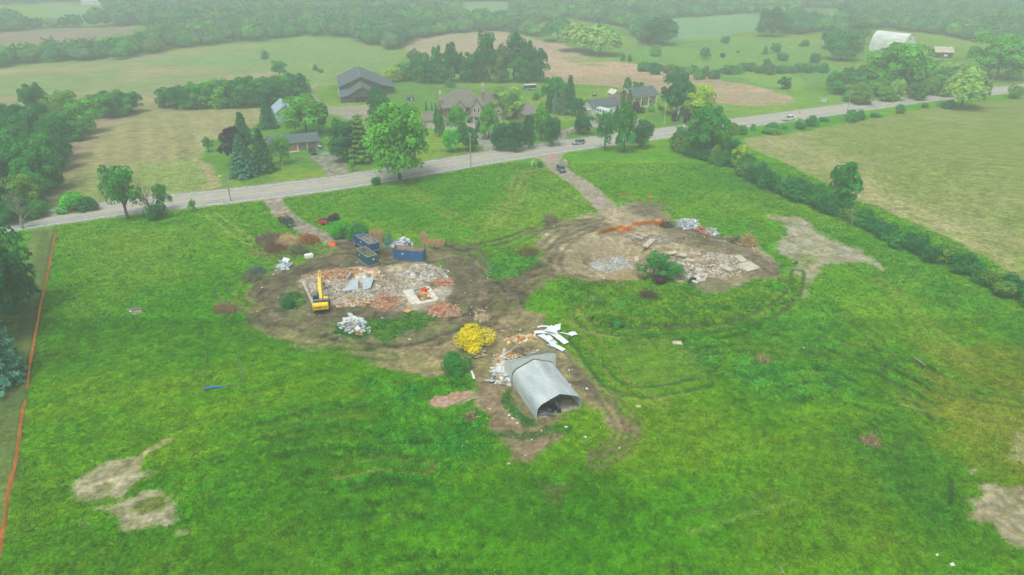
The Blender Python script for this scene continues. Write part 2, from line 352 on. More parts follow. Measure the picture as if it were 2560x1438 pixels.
stroke([(1470, 300), (1500, 310), (1440, 320), (1400, 340), (1425, 365)], 4.5, S(150, 146, 136), .9, .8, brk=0)
region([(1468, 290), (1560, 296), (1600, 300), (1580, 325), (1480, 318)], ASPH, .3, .6, .9, veg=0, seed=304, wob=False)
region([(1578, 300), (1596, 296), (1625, 318), (1672, 328), (1668, 345), (1625, 338), (1585, 320)], ASPH, .3, .8, .95, veg=0, seed=305, wob=False)
stroke([(2000, 282), (2045, 272), (2110, 274)], 3, S(170, 156, 138), .8, .8, brk=0)
# --- mown strip along the left boundary
region([(82, 572), (142, 572), (128, 640), (108, 720), (88, 840), (66, 1000), (40, 1200), (0, 1395), (-260, 1500), (-300, 900), (0, 800), (60, 640)], S(104, 122, 58), .2, .6, .95, veg=.06, col2=S(92, 116, 54), seed=310, wob=False)
stroke([(112, 580), (96, 660), (66, 780), (40, 900), (10, 1040), (-40, 1200)], 1.7, S(82, 98, 52), .8, 1.0, veg=.05, brk=.0)
stroke([(125, 600), (104, 720), (78, 850), (46, 1000), (10, 1170)], 1.0, S(80, 96, 52), .6, .8, veg=.05, brk=.2)
stroke([(138, 575), (124, 650), (104, 740), (84, 860), (62, 1010), (36, 1200)], .9, S(64, 84, 44), .7, .8, veg=.05, brk=.1)
# --- gravel access drives on the site
GRV = S(156, 144, 130); MUD = S(84, 80, 64); BRN = S(132, 118, 92); STRAW = S(152, 140, 104)
stroke([(664, 470), (680, 497), (703, 530), (742, 560), (800, 588), (850, 606), (900, 628)], 4.6, S(148, 138, 126), .95, 1.3, veg=0, brk=0)
region([(1462, 486), (1500, 486), (1545, 530), (1600, 560), (1650, 600), (1500, 610), (1490, 560), (1488, 520)], GRV, 1.2, 2.5, .95, veg=0, seed=313)
stroke([(1345, 370), (1372, 395), (1400, 425), (1450, 458), (1490, 492), (1520, 525), (1560, 560), (1600, 590)], 6.0, GRV, .95, 1.5, veg=0, brk=0)
region([(1330, 372), (1420, 360), (1400, 395), (1370, 410), (1345, 395)], GRV, .6, 1, .9, veg=0, seed=311)
region([(650, 475), (700, 470), (705, 500), (668, 503)], S(154, 146, 136), .5, 1, .9, veg=0, seed=312)
# --- disturbed soil, left site
region([(640, 700), (700, 680), (780, 650), (830, 605), (900, 600), (985, 608), (1080, 625), (1160, 635), (1200, 668), (1230, 700), (1300, 700), (1400, 640), (1400, 700), (1320, 745), (1290, 775), (1240, 800), (1190, 835), (1120, 865), (1060, 890), (960, 872), (830, 852), (740, 832), (660, 805), (628, 760)], BRN, 1.6, 1.6, .92, veg=.02, col2=S(98, 100, 66), sc=3, seed=320)
region([(860, 600), (990, 615), (1180, 650), (1190, 740), (1170, 800), (1000, 800), (780, 800), (740, 700), (800, 660)], S(112, 98, 80), 1.2, 2, .7, veg=0, col2=MUD, sc=4, seed=321)
for k, ln in enumerate([[(628, 770), (650, 720), (700, 690), (780, 662), (860, 636), (950, 640)], [(640, 800), (700, 828), (790, 848), (900, 868), (1000, 872), (1100, 850), (1180, 815), (1250, 760), (1310, 700), (1370, 650)],
        [(800, 800), (880, 792), (960, 778), (1010, 762)], [(660, 720), (700, 700), (760, 690)], [(640, 780), (680, 810), (760, 835), (840, 862)], [(1120, 610), (1200, 640), (1250, 700), (1300, 735)], [(1140, 800), (1200, 780), (1260, 730), (1340, 660)], [(1200, 860), (1260, 800), (1300, 740)], [(900, 880), (1000, 892), (1100, 885), (1160, 860)], [(1080, 610), (1150, 632), (1190, 670), (1210, 730), (1190, 780)], [(850, 600), (900, 640), (960, 655), (1010, 640)], [(660, 740), (690, 700), (760, 672)],
        [(1230, 710), (1290, 760), (1240, 830), (1200, 870)], [(1100, 620), (1180, 618), (1260, 600), (1330, 575)]]):
    stroke(ln, 1.1, S(62, 58, 46), .75, 1.2, dbl=2.3, brk=.40, seed=610 + k, z=-.12)
    stroke(ln, 4.0, S(104, 94, 74), .45, 2.5, brk=.45, seed=350 + k)
region([(700, 742), (725, 735), (752, 765), (735, 775), (705, 772)], S(72, 128, 44), 1, 1, .95, veg=.4, seed=340)
region([(835, 815), (880, 800), (960, 795), (1010, 785), (1090, 785), (1085, 815), (1040, 838), (960, 850), (880, 845), (845, 835)], S(52, 122, 36), 1.5, 1.2, .95, veg=.35, col2=S(82, 136, 44), seed=341)
region([(1020, 828), (1050, 822), (1080, 838), (1050, 850), (1020, 845)], S(104, 94, 84), 1, 1, .8, veg=0, seed=342)
region([(1240, 700), (1290, 690), (1340, 640), (1290, 620), (1240, 640), (1200, 645)], S(70, 138, 38), 1, 1.5, .9, veg=.3, seed=343)
region([(1085, 650), (1110, 645), (1135, 660), (1110, 670)], S(90, 138, 44), .8, 1, .9, veg=.2, seed=344)
region([(640, 590), (700, 580), (800, 600), (830, 640), (720, 660), (650, 640), (600, 640)], S(120, 108, 76), 1.6, 3, .6, col2=S(88, 120, 50), sc=3, seed=345)
for k_, pg in enumerate([[(690, 700), (780, 655), (870, 632), (960, 648), (890, 668), (800, 684), (740, 716), (700, 735)], [(1095, 622), (1200, 650), (1232, 720), (1190, 790), (1142, 735), (1134, 680), (1100, 655)], [(880, 792), (1000, 775), (1010, 785), (900, 806)], [(640, 770), (660, 730), (700, 715), (690, 770), (720, 800), (800, 790), (830, 800), (740, 825), (660, 800)], [(820, 600), (1000, 615), (990, 650), (900, 650), (850, 625)]]):
    region(pg, S(84, 78, 62), 1.6, 2.0, .72, veg=0, col2=S(108, 98, 78), sc=2.5, seed=500 + k_)
region([(640, 815), (740, 835), (900, 868), (1060, 885), (1060, 900), (900, 890), (700, 850)], S(150, 142, 96), 1.6, 3, .6, seed=506)
# rubble floor of the demolished house
region([(758, 706), (800, 684), (900, 668), (985, 664), (1058, 654), (1105, 668), (1132, 700), (1138, 730), (1112, 755), (1150, 775), (1125, 792), (1070, 788), (1010, 785), (950, 772), (900, 760), (830, 766), (796, 780), (770, 740)], S(172, 156, 132), .8, 1.2, .95, veg=0, col2=S(134, 122, 102), sc=2.0, seed=346)
region([(985, 700), (1060, 690), (1070, 720), (1020, 740), (960, 740)], S(188, 184, 174), .8, 1.5, .7, seed=347)
region([(1090, 718), (1140, 722), (1130, 748), (1095, 742)], S(158, 152, 140), .6, .6, .8, seed=348)
# --- soil, middle and around the arched shed
region([(1080, 862), (1180, 838), (1240, 800), (1300, 775), (1345, 792), (1390, 850), (1430, 900), (1490, 960), (1545, 1020), (1575, 1085), (1500, 1040), (1450, 1010), (1350, 1075), (1395, 1100), (1335, 1150), (1290, 1145), (1240, 1090), (1215, 1040), (1180, 990), (1165, 935), (1060, 945), (960, 905), (920, 880)], S(124, 110, 84), 1.1, 1.4, .92, veg=.02, col2=S(150, 134, 100), sc=3, seed=360)
region([(1190, 960), (1240, 960), (1300, 1060), (1400, 1070), (1390, 1110), (1335, 1145), (1290, 1130), (1230, 1060)], S(134, 114, 94), .8, 1.2, .8, seed=361)
region([(1400, 880), (1490, 960), (1540, 1020), (1500, 1010), (1420, 930)], S(96, 90, 72), .8, 1.5, .8, seed=362)
region([(920, 885), (1040, 880), (1100, 920), (1020, 930)], S(146, 138, 92), 1, 2, .7, col2=S(96, 108, 60), seed=363)
region([(1190, 1080), (1270, 1060), (1330, 1070), (1420, 1045), (1440, 1060), (1400, 1072), (1310, 1085)], S(50, 120, 36), .8, 1, .6, veg=.4, seed=364)
region([(1255, 960), (1285, 985), (1300, 1010), (1330, 1050), (1300, 1050), (1270, 1010)], S(56, 122, 40), .6, .8, .85, veg=.4, seed=366)
region([(1068, 998), (1180, 972), (1200, 992), (1110, 1022), (1075, 1020)], S(160, 138, 116), .35, .4, .9, veg=0, seed=365, wob=False)
for k, (ln, wd) in enumerate([([(1500, 975), (1530, 1020), (1560, 1060), (1545, 1110), (1490, 1140)], 2.0), ([(1530, 990), (1580, 1060), (1560, 1120), (1490, 1160)], 2.0)]):
    stroke(ln, .6, S(104, 92, 70), .8, .8, dbl=wd, brk=.3, seed=370 + k, z=-.05)
# --- right site
region([(1350, 570), (1420, 547), (1500, 530), (1560, 505), (1640, 505), (1690, 560), (1760, 592), (1850, 600), (1920, 640), (1958, 690), (1880, 702), (1862, 724), (1760, 728), (1700, 700), (1600, 690), (1540, 705), (1440, 706), (1390, 685), (1355, 640)], S(166, 150, 124), 2.0, 2.2, .95, veg=0, col2=S(142, 128, 102), sc=4, seed=380)
region([(1370, 555), (1440, 545), (1500, 545), (1480, 575), (1400, 580), (1350, 590)], S(98, 92, 72), 1.2, 2, .8, col2=S(120, 126, 70), sc=2.5, seed=381)
region([(1550, 508), (1670, 502), (1660, 540), (1600, 545)], S(98, 92, 76), 1.2, 2, .8, veg=0, seed=382)
region([(1660, 555), (1720, 570), (1850, 600), (1940, 660), (1950, 690), (1870, 690), (1840, 640), (1760, 625), (1700, 610), (1660, 590)], S(110, 100, 84), 1.4, 2.4, .8, seed=383)
region([(1640, 662), (1700, 640), (1780, 625), (1850, 645), (1890, 670), (1830, 690), (1740, 705), (1690, 690)], S(178, 164, 146), 1, 1.2, .85, col2=S(140, 112, 92), sc=2.2, seed=384)
region([(1560, 575), (1660, 572), (1690, 600), (1600, 612), (1560, 600)], S(158, 140, 114), .8, 1.5, .7, seed=385)
region([(1478, 640), (1500, 628), (1550, 620), (1585, 640), (1575, 660), (1550, 670), (1500, 655)], S(190, 190, 182), .8, 1, .95, col2=S(166, 164, 152), sc=1.2, seed=386)
region([(1430, 600), (1490, 590), (1610, 592), (1650, 630), (1600, 680), (1520, 690), (1440, 660)], S(158, 140, 110), 0, 1, .0, seed=387, z=-2.4, wob=False)
for k, ln in enumerate([[(1360, 620), (1420, 570), (1500, 545)], [(1380, 680), (1450, 700), (1540, 712)], [(1700, 600), (1800, 610), (1880, 640), (1930, 680)], [(1690, 560), (1760, 595), (1860, 605)], [(1370, 640), (1410, 600), (1480, 570)], [(1400, 690), (1390, 640), (1440, 590), (1510, 560)], [(1430, 690), (1500, 705), (1560, 700), (1610, 690)], [(1300, 720), (1360, 680), (1400, 640)], [(1340, 575), (1400, 560), (1470, 553)]]):
    stroke(ln, 1.1, S(92, 82, 62), .55, 1.3, dbl=2.3, brk=.36, seed=640 + k, z=-.06)
region([(1925, 538), (1975, 538), (2012, 550), (2040, 575), (2090, 600), (2150, 625), (2205, 665), (2190, 672), (2150, 650), (2100, 655), (2060, 665), (2032, 682), (2022, 704), (2030, 738), (2015, 742), (2000, 690), (1975, 650), (1935, 600), (1985, 588), (1962, 562)], S(160, 154, 136), 1.3, 1.8, .92, veg=.02, col2=S(146, 136, 112), sc=2.5, seed=400)
region([(1990, 640), (2030, 630), (2040, 660), (2010, 680), (1990, 665)], S(112, 134, 60), .8, 1, .6, seed=401)
# --- bare patches in the near meadow
region([(190, 1205), (205, 1190), (245, 1162), (330, 1142), (345, 1155), (340, 1180), (390, 1180), (385, 1192), (345, 1205), (335, 1215), (300, 1242), (215, 1256), (190, 1245)], S(168, 158, 132), 1.2, 1.3, .95, veg=.01, col2=S(140, 136, 100), sc=1.2, seed=410, wob=False, edge=1.6)
region([(305, 1252), (345, 1234), (380, 1228), (432, 1235), (450, 1258), (436, 1305), (350, 1325), (305, 1315), (285, 1290), (250, 1270), (285, 1268)], S(166, 156, 132), 1.2, 1.3, .95, veg=.01, col2=S(140, 136, 100), sc=1.2, seed=411, wob=False, edge=1.6)
region([(322, 1268), (350, 1248), (400, 1240), (425, 1252), (410, 1275), (355, 1290), (330, 1290)], S(106, 124, 50), .6, .8, .92, veg=.15, seed=412, wob=False)
stroke([(338, 1170), (350, 1145), (375, 1125), (420, 1100)], .9, S(158, 146, 108), .9, .5, brk=.3, seed=413)
region([(190, 1300), (225, 1305), (215, 1318)], S(140, 138, 100), .3, .5, .7, seed=414, wob=False)
region([(435, 1325), (480, 1322), (470, 1338), (440, 1338)], S(150, 146, 106), .3, .5, .7, seed=415, wob=False)
region([(2440, 1205), (2470, 1203), (2500, 1212), (2560, 1220), (2800, 1240), (2800, 1440), (2600, 1390), (2540, 1362), (2500, 1340), (2470, 1310), (2430, 1300), (2440, 1275), (2418, 1258), (2445, 1245)], S(156, 146, 122), 1.2, 1.3, .95, veg=.01, col2=S(138, 128, 98), sc=1.2, seed=416, wob=False, edge=1.6)
region([(2420, 1175), (2440, 1172), (2440, 1185), (2425, 1188)], S(172, 162, 130), .2, .4, .8, seed=417, wob=False)
region([(2540, 1080), (2700, 1110), (2700, 1200), (2545, 1150)], S(168, 160, 124), .8, 1, .5, seed=418)
region([(322, 774), (352, 772), (356, 784), (335, 786)], S(168, 158, 136), .2, .4, .9, veg=0, seed=419, wob=False)
region([(1375, 1200), (1420, 1205), (1425, 1250), (1375, 1260)], S(116, 116, 72), .8, 1, .5, seed=420)
# --- wheel marks and raised weed ridges in the grass
GT = S(48, 88, 34); GL = S(136, 152, 74)
for k, (ln, wd, cl, op, ww) in enumerate([
    ([(1430, 778), (1470, 812), (1530, 828), (1700, 828), (1850, 812), (1940, 775), (1985, 730), (1995, 680)], 2.4, S(74, 96, 44), .75, .9),
    ([(1405, 800), (1470, 832), (1600, 850), (1700, 848)], 0, S(142, 144, 80), .5, .8),
    ([(1440, 850), (1480, 900), (1520, 950), (1600, 978), (1680, 972), (1760, 955)], 2.6, S(52, 96, 38), .7, .8),
    ([(1430, 870), (1500, 970), (1600, 1000), (1720, 985)], 0, GL, .35, .7),
    ([(528, 535), (575, 570), (625, 606)], 2.4, GL, .75, .6), ([(655, 680), (600, 690), (560, 712), (548, 735), (575, 748)], 2.2, S(66, 104, 44), .7, .7),
    ([(2060, 870), (2150, 905), (2240, 960), (2330, 1052)], 0, S(60, 92, 34), .8, 1.0), ([(2090, 850), (2220, 900), (2380, 1000)], 0, S(70, 100, 36), .5, .8),
    ([(2375, 1200), (2378, 1225), (2374, 1262)], 0, S(48, 84, 34), .8, .7), ([(1690, 1290), (1830, 1255), (1960, 1225)], 0, S(74, 110, 34), .6, .8),
    ([(1720, 1330), (1860, 1290), (1990, 1250)], 0, GL, .3, .6), ([(1900, 1000), (2000, 962), (2100, 950), (2200, 975)], 0, S(50, 108, 40), .6, .7),
    ([(1280, 470), (1330, 430), (1400, 425)], 2.4, S(128, 120, 80), .6, .9), ([(1230, 560), (1290, 500), (1310, 455)], 2.4, GL, .5, .8),
    ([(900, 1140), (980, 1110), (1080, 1105)], 0, S(38, 88, 34), .6, .8), ([(880, 1230), (990, 1200), (1090, 1215)], 0, S(40, 92, 34), .6, .7), ([(820, 1300), (950, 1285), (1080, 1290)], 0, S(44, 96, 34), .6, .7),
    ([(1190, 650), (1215, 680), (1225, 690)], 0, GL, .4, .5), ([(1960, 700), (1880, 790), (1740, 850)], 0, S(66, 106, 40), .5, .7)]):
    stroke(ln, ww, cl, op, .6, veg=.08, dbl=wd, brk=.3, seed=430 + k, z=-.05)
for k, ln in enumerate([[(1000, 440), (1060, 500), (1180, 560), (1330, 570)], [(1300, 450), (1360, 470), (1420, 500), (1470, 520)], [(1180, 600), (1240, 560), (1280, 500), (1300, 440), (1360, 415)], [(1210, 640), (1320, 590), (1360, 560)], [(1540, 480), (1600, 500), (1680, 510)], [(1130, 520), (1240, 520), (1320, 540)],
        [(640, 770), (600, 740), (640, 690), (720, 660)], [(600, 840), (700, 860), (850, 880), (980, 890)], [(1440, 790), (1500, 880), (1560, 960), (1650, 1010)], [(2110, 780), (2200, 860), (2240, 960)], [(2200, 700), (2300, 800), (2420, 900)], [(1760, 880), (1900, 870), (2060, 900)], [(2260, 1000), (2400, 1040), (2560, 1060)], [(2300, 960), (2440, 990), (2560, 1010)], [(860, 1180), (960, 1160), (1060, 1170)], [(700, 1060), (800, 1030), (900, 1020)]]):
    stroke(ln, .8, S(70, 98, 30) if k % 2 else S(122, 132, 54), .62, .9, dbl=2.3, veg=.06, brk=.34, seed=470 + k, z=-.05)
for k, ln in enumerate([[(660, 1090), (760, 1066), (860, 1060), (960, 1080)], [(700, 1130), (820, 1112), (940, 1118), (1050, 1140)], [(760, 1175), (880, 1160), (1000, 1170)], [(840, 1215), (940, 1196), (1060, 1206), (1100, 1226)], [(900, 1256), (1000, 1240), (1100, 1256)], [(960, 1296), (1040, 1286), (1130, 1300)], [(620, 1060), (700, 1040), (800, 1020), (900, 1010)], [(980, 1390), (1080, 1380), (1180, 1388)], [(1000, 1430), (1120, 1424), (1250, 1430)],
        [(1860, 940), (1980, 915), (2080, 920), (2140, 945)], [(1900, 970), (2000, 948), (2100, 955), (2180, 985)], [(1960, 1000), (2060, 985), (2160, 1010)], [(2080, 870), (2200, 900), (2320, 960)], [(2120, 905), (2240, 945), (2340, 1010)], [(2180, 860), (2320, 910), (2460, 980)], [(1560, 840), (1700, 842), (1830, 830), (1920, 800)], [(1050, 960), (1130, 950), (1180, 956)]]):
    off = np.array([[a, b + 9] for a, b in ln]); L1 = ln  # each bright weed ridge gets a darker line along its near edge
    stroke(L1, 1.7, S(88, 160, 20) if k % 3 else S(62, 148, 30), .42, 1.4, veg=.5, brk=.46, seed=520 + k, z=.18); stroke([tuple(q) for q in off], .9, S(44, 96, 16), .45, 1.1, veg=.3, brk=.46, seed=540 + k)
# verge of the road
vg = (rd > 4.5) & (rd < 12); t_ = (1 - sstep(7.2, 8.6, rd + (n3 - .5) * 2)) * .7
C = mix(C, np.tile(S(158, 152, 134), (len(X), 1)), t_); VEG *= (1 - t_)
# roll to every patch + relief
st = lambda n, k=2.4: np.clip((n - .5) * k + .5, 0, 1)
n6 = fbm(X, Y, .7, 2, 61); n7 = fbm(X, Y, 1.6, 3, 62); bare_ = 1 - sstep(.02, .08, VEG); nearf = 1 - sstep(160, 320, Y)
C *= (.80 + .18 * st(n3) + .24 * st(n4, 3))[:, None]
C *= (1 + .16 * sstep(.28, .5, VEG))[:, None]; C *= (1 - .10 * beyond)[:, None]  # rank growth brightened in its colour to offset the blades' own shading
C *= (1 + bare_ * nearf * ((st(n6) - .5) * .42 + (st(n7) - .5) * .24))[:, None]
stk = bare_ * nearf * sstep(.62, .72, fbm(u_ / 3, v_, 1.2, 3, 63)) * .2; C = mix(C, np.tile(S(176, 158, 118), (len(X), 1)), stk)
gsp = bare_ * nearf * sstep(.60, .66, fbm(X, Y, 2.6, 4, 64)) * sstep(.0, 1., rd / 12) * .25; C = mix(C, np.tile(S(104, 122, 52), (len(X), 1)), gsp * (1 - sstep(.35, .5, C[:, 0])))
near = 1 - sstep(170, 330, Y)
rmask = sstep(7, 12, rd)
Z += near * rmask * ((n3 - .5) * .30 * np.clip(VEG * 3, .25, 1.6) + (n4 - .5) * .22 * np.clip(VEG * 3, .4, 1.5) + (n2 - .5) * .25)
def mound(px, py, r, h, sx=1.0, rz=0.0, seed=0, col=None):
    global Z, C
    c = P(px, py); dx = X - c.x; dy = Y - c.y; ca, sa = math.cos(rz), math.sin(rz)
    q = np.sqrt(((dx * ca + dy * sa) / sx) ** 2 + (-dx * sa + dy * ca) ** 2) / r + (n3 - .5) * .25
    k = 1 - sstep(0, 1, q); Z += h * k
    if col is not None:
        m = (1 - sstep(.7, 1, q)) * .85; C[:] = mix(C, np.tile(col, (len(X), 1)) * (.8 + .4 * n4[:, None]), m); VEG[:] = VEG * (1 - m)
mound(1598, 560, 4.2, 1.9, 1.2, 0, col=S(156, 140, 120))
mound(1655, 640, 4.5, 2.0, 1.1, .3, col=S(142, 126, 100))
mound(1560, 690, 4.0, 1.3, 1.4, .5, col=S(156, 136, 104))
mound(1780, 722, 4.2, 1.7, 1.1, 0, col=S(124, 112, 92))
mound(1500, 612, 5, 1.0, 1.4, 0, col=S(152, 138, 112))
mound(660, 790, 3, .5, 1.6, .5); mound(700, 700, 5, .5, 2, .3)
rr = sstep(5.4, 6.5, rd); Z *= rr; Z -= (1 - rr) * .05
faces = np.empty(((NX - 1) * (NY - 1), 4), np.int32)
i0 = (np.arange(NY - 1)[:, None] * NX + np.arange(NX - 1)[None, :]).ravel()
faces[:, 0] = i0; faces[:, 1] = i0 + 1; faces[:, 2] = i0 + 1 + NX; faces[:, 3] = i0 + NX
gm = attr_mat('ground_soil_and_grass', .97, fine=.42, fscale=1.6, bump=.5, spec=0.0)
ground = link('ground', np_mesh('ground', np.stack([X, Y, Z], 1), faces.ravel(), 4, C, True), gm)
tag(ground, kind='structure')
def gi(x, y):
    ix = np.clip(np.searchsorted(gx, x), 1, NX - 1); ix = np.where(np.abs(gx[ix - 1] - x) < np.abs(gx[ix] - x), ix - 1, ix)
    iy = np.clip(np.searchsorted(gy, y), 1, NY - 1); iy = np.where(np.abs(gy[iy - 1] - y) < np.abs(gy[iy] - y), iy - 1, iy)
    return iy * NX + ix
def gz(x, y): return float(Z[gi(np.array([x]), np.array([y]))[0]])
# ------------------------------------------------------------------ road
def ribbon(pts, o0, o1, z, name, m, rag=0.0, dash=None):
    pts = np.asarray(pts); d = np.gradient(pts, axis=0); d /= np.linalg.norm(d, axis=1)[:, None]; nn = np.stack([-d[:, 1], d[:, 0]], 1)
    r0 = (RNG.random(len(pts)) - .5) * rag; r1 = (RNG.random(len(pts)) - .5) * rag
    a = pts + nn * (o0 + r0)[:, None]; b = pts + nn * (o1 + r1)[:, None]; V = []; Fc = []
    for i in range(len(pts)):
        V += [(a[i, 0], a[i, 1], z), (b[i, 0], b[i, 1], z)]
        if i and (dash is None or (i // dash) % 2 == 0): Fc.append((2 * i - 2, 2 * i, 2 * i + 1, 2 * i - 1))
    me = bpy.data.meshes.new(name); me.from_pydata(V, [], Fc); me.update()
    bm = bmesh.new(); bm.from_mesh(me); bmesh.ops.recalc_face_normals(bm, faces=bm.faces); bm.to_mesh(me); bm.free()
    return tag(link(name, me, m), kind='structure')
seg = np.cumsum(np.r_[0, np.linalg.norm(np.diff(ROADPTS, axis=0), axis=1)]); tt = np.arange(0, seg[-1], 2.0)
RD = np.stack([np.interp(tt, seg, ROADPTS[:, 0]), np.interp(tt, seg, ROADPTS[:, 1])], 1)
for _ in range(12): RD[1:-1] = (RD[:-2] + RD[2:] + 2 * RD[1:-1]) / 4
ribbon(RD, -6.6, 6.6, .0, 'road_shoulder', mat('shoulder_gravel', S(182, 180, 166), .95, .14, .8, bump=.4), rag=.7)
am = mat('worn_asphalt', S(148, 156, 156), .93, .08, .25, bump=.2, col2=S(136, 144, 144))
ribbon(RD, -5.0, 5.0, .012, 'road', am)
bandm = mat('tyre_polished_lane', S(184, 174, 160), .9, .08, .3, col2=S(172, 166, 154))
ribbon(RD, -2.6, .3, .017, 'road_lane_wear', bandm, rag=.25); ribbon(RD, .9, 3.2, .0175, 'road_lane_wear', mat('tyre_worn_lane', S(176, 170, 158), .9, .08, .3), rag=.25)
ribbon(RD, -3.85, -3.55, .022, 'road_marking', mat('white_road_paint', S(214, 216, 208), .8, .15, 1.5)); ribbon(RD, 3.6, 3.9, .022, 'road_marking', MATS['white_road_paint'])
ribbon(RD, .42, .68, .022, 'road_marking', mat('yellow_road_paint', S(206, 176, 96), .8, .15, 1.5), dash=None)
# ================================================================== VEGETATION
def quads(cent, nrm, size, asp=1.0):
    """one small leaf-clump face per centre"""
    n = len(cent); up = RNG.normal(size=(n, 3)); t = np.cross(nrm, up); t /= np.linalg.norm(t, axis=1)[:, None] + 1e-9
    b = np.cross(nrm, t); b /= np.linalg.norm(b, axis=1)[:, None] + 1e-9
    s = np.asarray(size).reshape(-1, 1) * np.ones((n, 1)) / 2
    V = np.stack([cent - t * s - b * s * asp, cent + t * s - b * s * asp * .6, cent + t * s * .7 + b * s * asp, cent - t * s * .9 + b * s * asp * .8], 1)
    return V.reshape(-1, 3)
def leaf_mesh(name, cent, nrm, size, tone, asp=1.0, core=None):
    nrm = nrm / (np.linalg.norm(nrm, axis=1)[:, None] + 1e-9)
    V = quads(cent, nrm, size, asp); n = len(cent)
    c = np.repeat(tone, 4, 0)
    F = np.arange(4 * n)
    return np_mesh(name, V, F, 4, c)
def tones(n, lobe=None, base=(1, 1, 1), var=.28, warm=.12):
    t = 1 + (RNG.random(n) - .5) * var
    if lobe is not None: t = t * lobe
    w_ = (RNG.random(n) - .5) * warm
    return np.stack([t * (1 + w_), t, t * (1 - w_)], 1) * np.array(base)
def ball(n): v = RNG.normal(size=(n, 3)); return v / np.linalg.norm(v, axis=1)[:, None]
def crown_broad(n=3600, lobes=26, leaf=.045, flat=1.0, zc=.58, rz=.42, gap=.0, top=1.0, seed=0, droop=0):
    """unit crown: diameter 1, from z~.15 to 1"""
    C_ = []; N_ = []; T_ = []; S_ = []
    ls = []
    for i in range(lobes):
        d = ball(1)[0]; d[2] = -1 + 2 * (i + .5) / lobes
        r = .36 + .10 * RNG.random(); k = .10 + .075 * RNG.random()
        zz = zc + d[2] * (rz - k * .7); rad = math.sqrt(max(.05, 1 - ((zz - zc) / rz) ** 2))
        if top < 1 and zz > zc: rad *= (1 - (1 - top) * (zz - zc) / rz)
        a = math.atan2(d[1], d[0]); q = r * rad * (.55 + .45 * math.sqrt(RNG.random()))
        ls.append((math.cos(a) * q, math.sin(a) * q, zz, k, .66 + .66 * RNG.random()))
    ls.append((0, 0, zc, .30, .9)); ls.append((.04, .05, zc - .16, .26, .8)); ls.append((-.04, 0, zc + .18, .24, 1.05))
    tot = sum(l[3] ** 2 for l in ls)
    for lx, ly, lz, k, tn in ls:
        m = max(8, int(n * k * k / tot)); d = ball(m); d[:, 2] = np.where(d[:, 2] < -.35, -d[:, 2], d[:, 2])
        rr_ = k * (1 - .38 * RNG.random(m) ** 2); p = np.array([lx, ly, lz]) + d * rr_[:, None] * np.array([1, 1, .85])
        C_.append(p); N_.append(d + RNG.normal(size=(m, 3)) * .42 + np.array([0, 0, .35])); T_.append(tones(m, tn)); S_.append(leaf * (.7 + .6 * RNG.random(m)))
    return leaf_mesh('crown_mesh', np.concatenate(C_), np.concatenate(N_), np.concatenate(S_), np.concatenate(T_))
def crown_bush(n=1500, leaf=.07, lobes=12):
    C_ = []; N_ = []; T_ = []; S_ = []
    for i in range(lobes):
        a = RNG.random() * 6.28; q = .30 * math.sqrt(RNG.random()) if i else 0; k = .17 + .1 * RNG.random(); tn = .75 + .5 * RNG.random()
        z0 = (.25 + .45 * RNG.random()) * (1 - q * .9) if i else .5
        m = n // lobes; d = ball(m); p = np.array([math.cos(a) * q, math.sin(a) * q, z0]) + d * k * (1 - .4 * RNG.random((m, 1)) ** 2) * np.array([1, 1, 1.25])
        C_.append(p); N_.append(d + RNG.normal(size=(m, 3)) * .45 + np.array([0, 0, .4])); T_.append(tones(m, tn)); S_.append(leaf * (.7 + .6 * RNG.random(m)))
    C_ = np.concatenate(C_); C_[:, 2] = np.abs(C_[:, 2])
    return leaf_mesh('bush_mesh', C_, np.concatenate(N_), np.concatenate(S_), np.concatenate(T_))
def crown_spruce(n=3600, leaf=.05, wh=16, wide=.5, up=.0, ragged=.15):
    C_ = []; N_ = []; T_ = []
    per = n // (wh * 9)
    for k in range(wh):
        z0 = .06 + .9 * k / wh; R_ = wide * (1 - k / wh) ** .82 + .02
        for j in range(9):
            a = 6.283 * (j + RNG.random() * .8) / 9; Rb = R_ * (1 - ragged * RNG.random()); tn = .72 + .5 * RNG.random()
            m = max(3, int(per * (.4 + 1.2 * (1 - k / wh)))); s = RNG.random(m) ** .6; wdt = .07 * (1.2 - s)
            off = RNG.normal(size=m) * wdt
            x = math.cos(a) * Rb * s - math.sin(a) * off; y = math.sin(a) * Rb * s + math.cos(a) * off
            z = z0 - s * Rb * (.28 - up) + (s ** 3) * Rb * .1 + RNG.normal(size=m) * .008 + .03
            C_.append(np.stack([x, y, z], 1)); N_.append(np.stack([np.cos(a) * .5 + RNG.normal(size=m) * .3, np.sin(a) * .5 + RNG.normal(size=m) * .3, np.full(m, 1.0)], 1)); T_.append(tones(m, tn * (.8 + .4 * s)))
    return leaf_mesh('spruce_mesh', np.concatenate(C_), np.concatenate(N_), leaf * (.6 + .7 * RNG.random(sum(len(c) for c in C_))), np.concatenate(T_), asp=.8)
def crown_column(n=1500, leaf=.06, taper=.8):
    d = ball(n); z = .5 + .5 * d[:, 2]; rad = np.sqrt(np.clip(1 - (2 * z - 1) ** 2, 0, 1)) ** .6 * .5 * (1 - .35 * z * taper)
    a = RNG.random(n) * 6.283; rad *= (.85 + .15 * RNG.random(n)) * (.9 + .2 * np.sin(a * 3 + z * 9))
    p = np.stack([np.cos(a) * rad, np.sin(a) * rad, z], 1)
    return leaf_mesh('column_mesh', p, np.stack([np.cos(a), np.sin(a), np.full(n, .5)], 1) + RNG.normal(size=(n, 3)) * .35, leaf * (.7 + .6 * RNG.random(n)), tones(n, 1 + .2 * np.sin(a * 4 + z * 14)), asp=1.4)
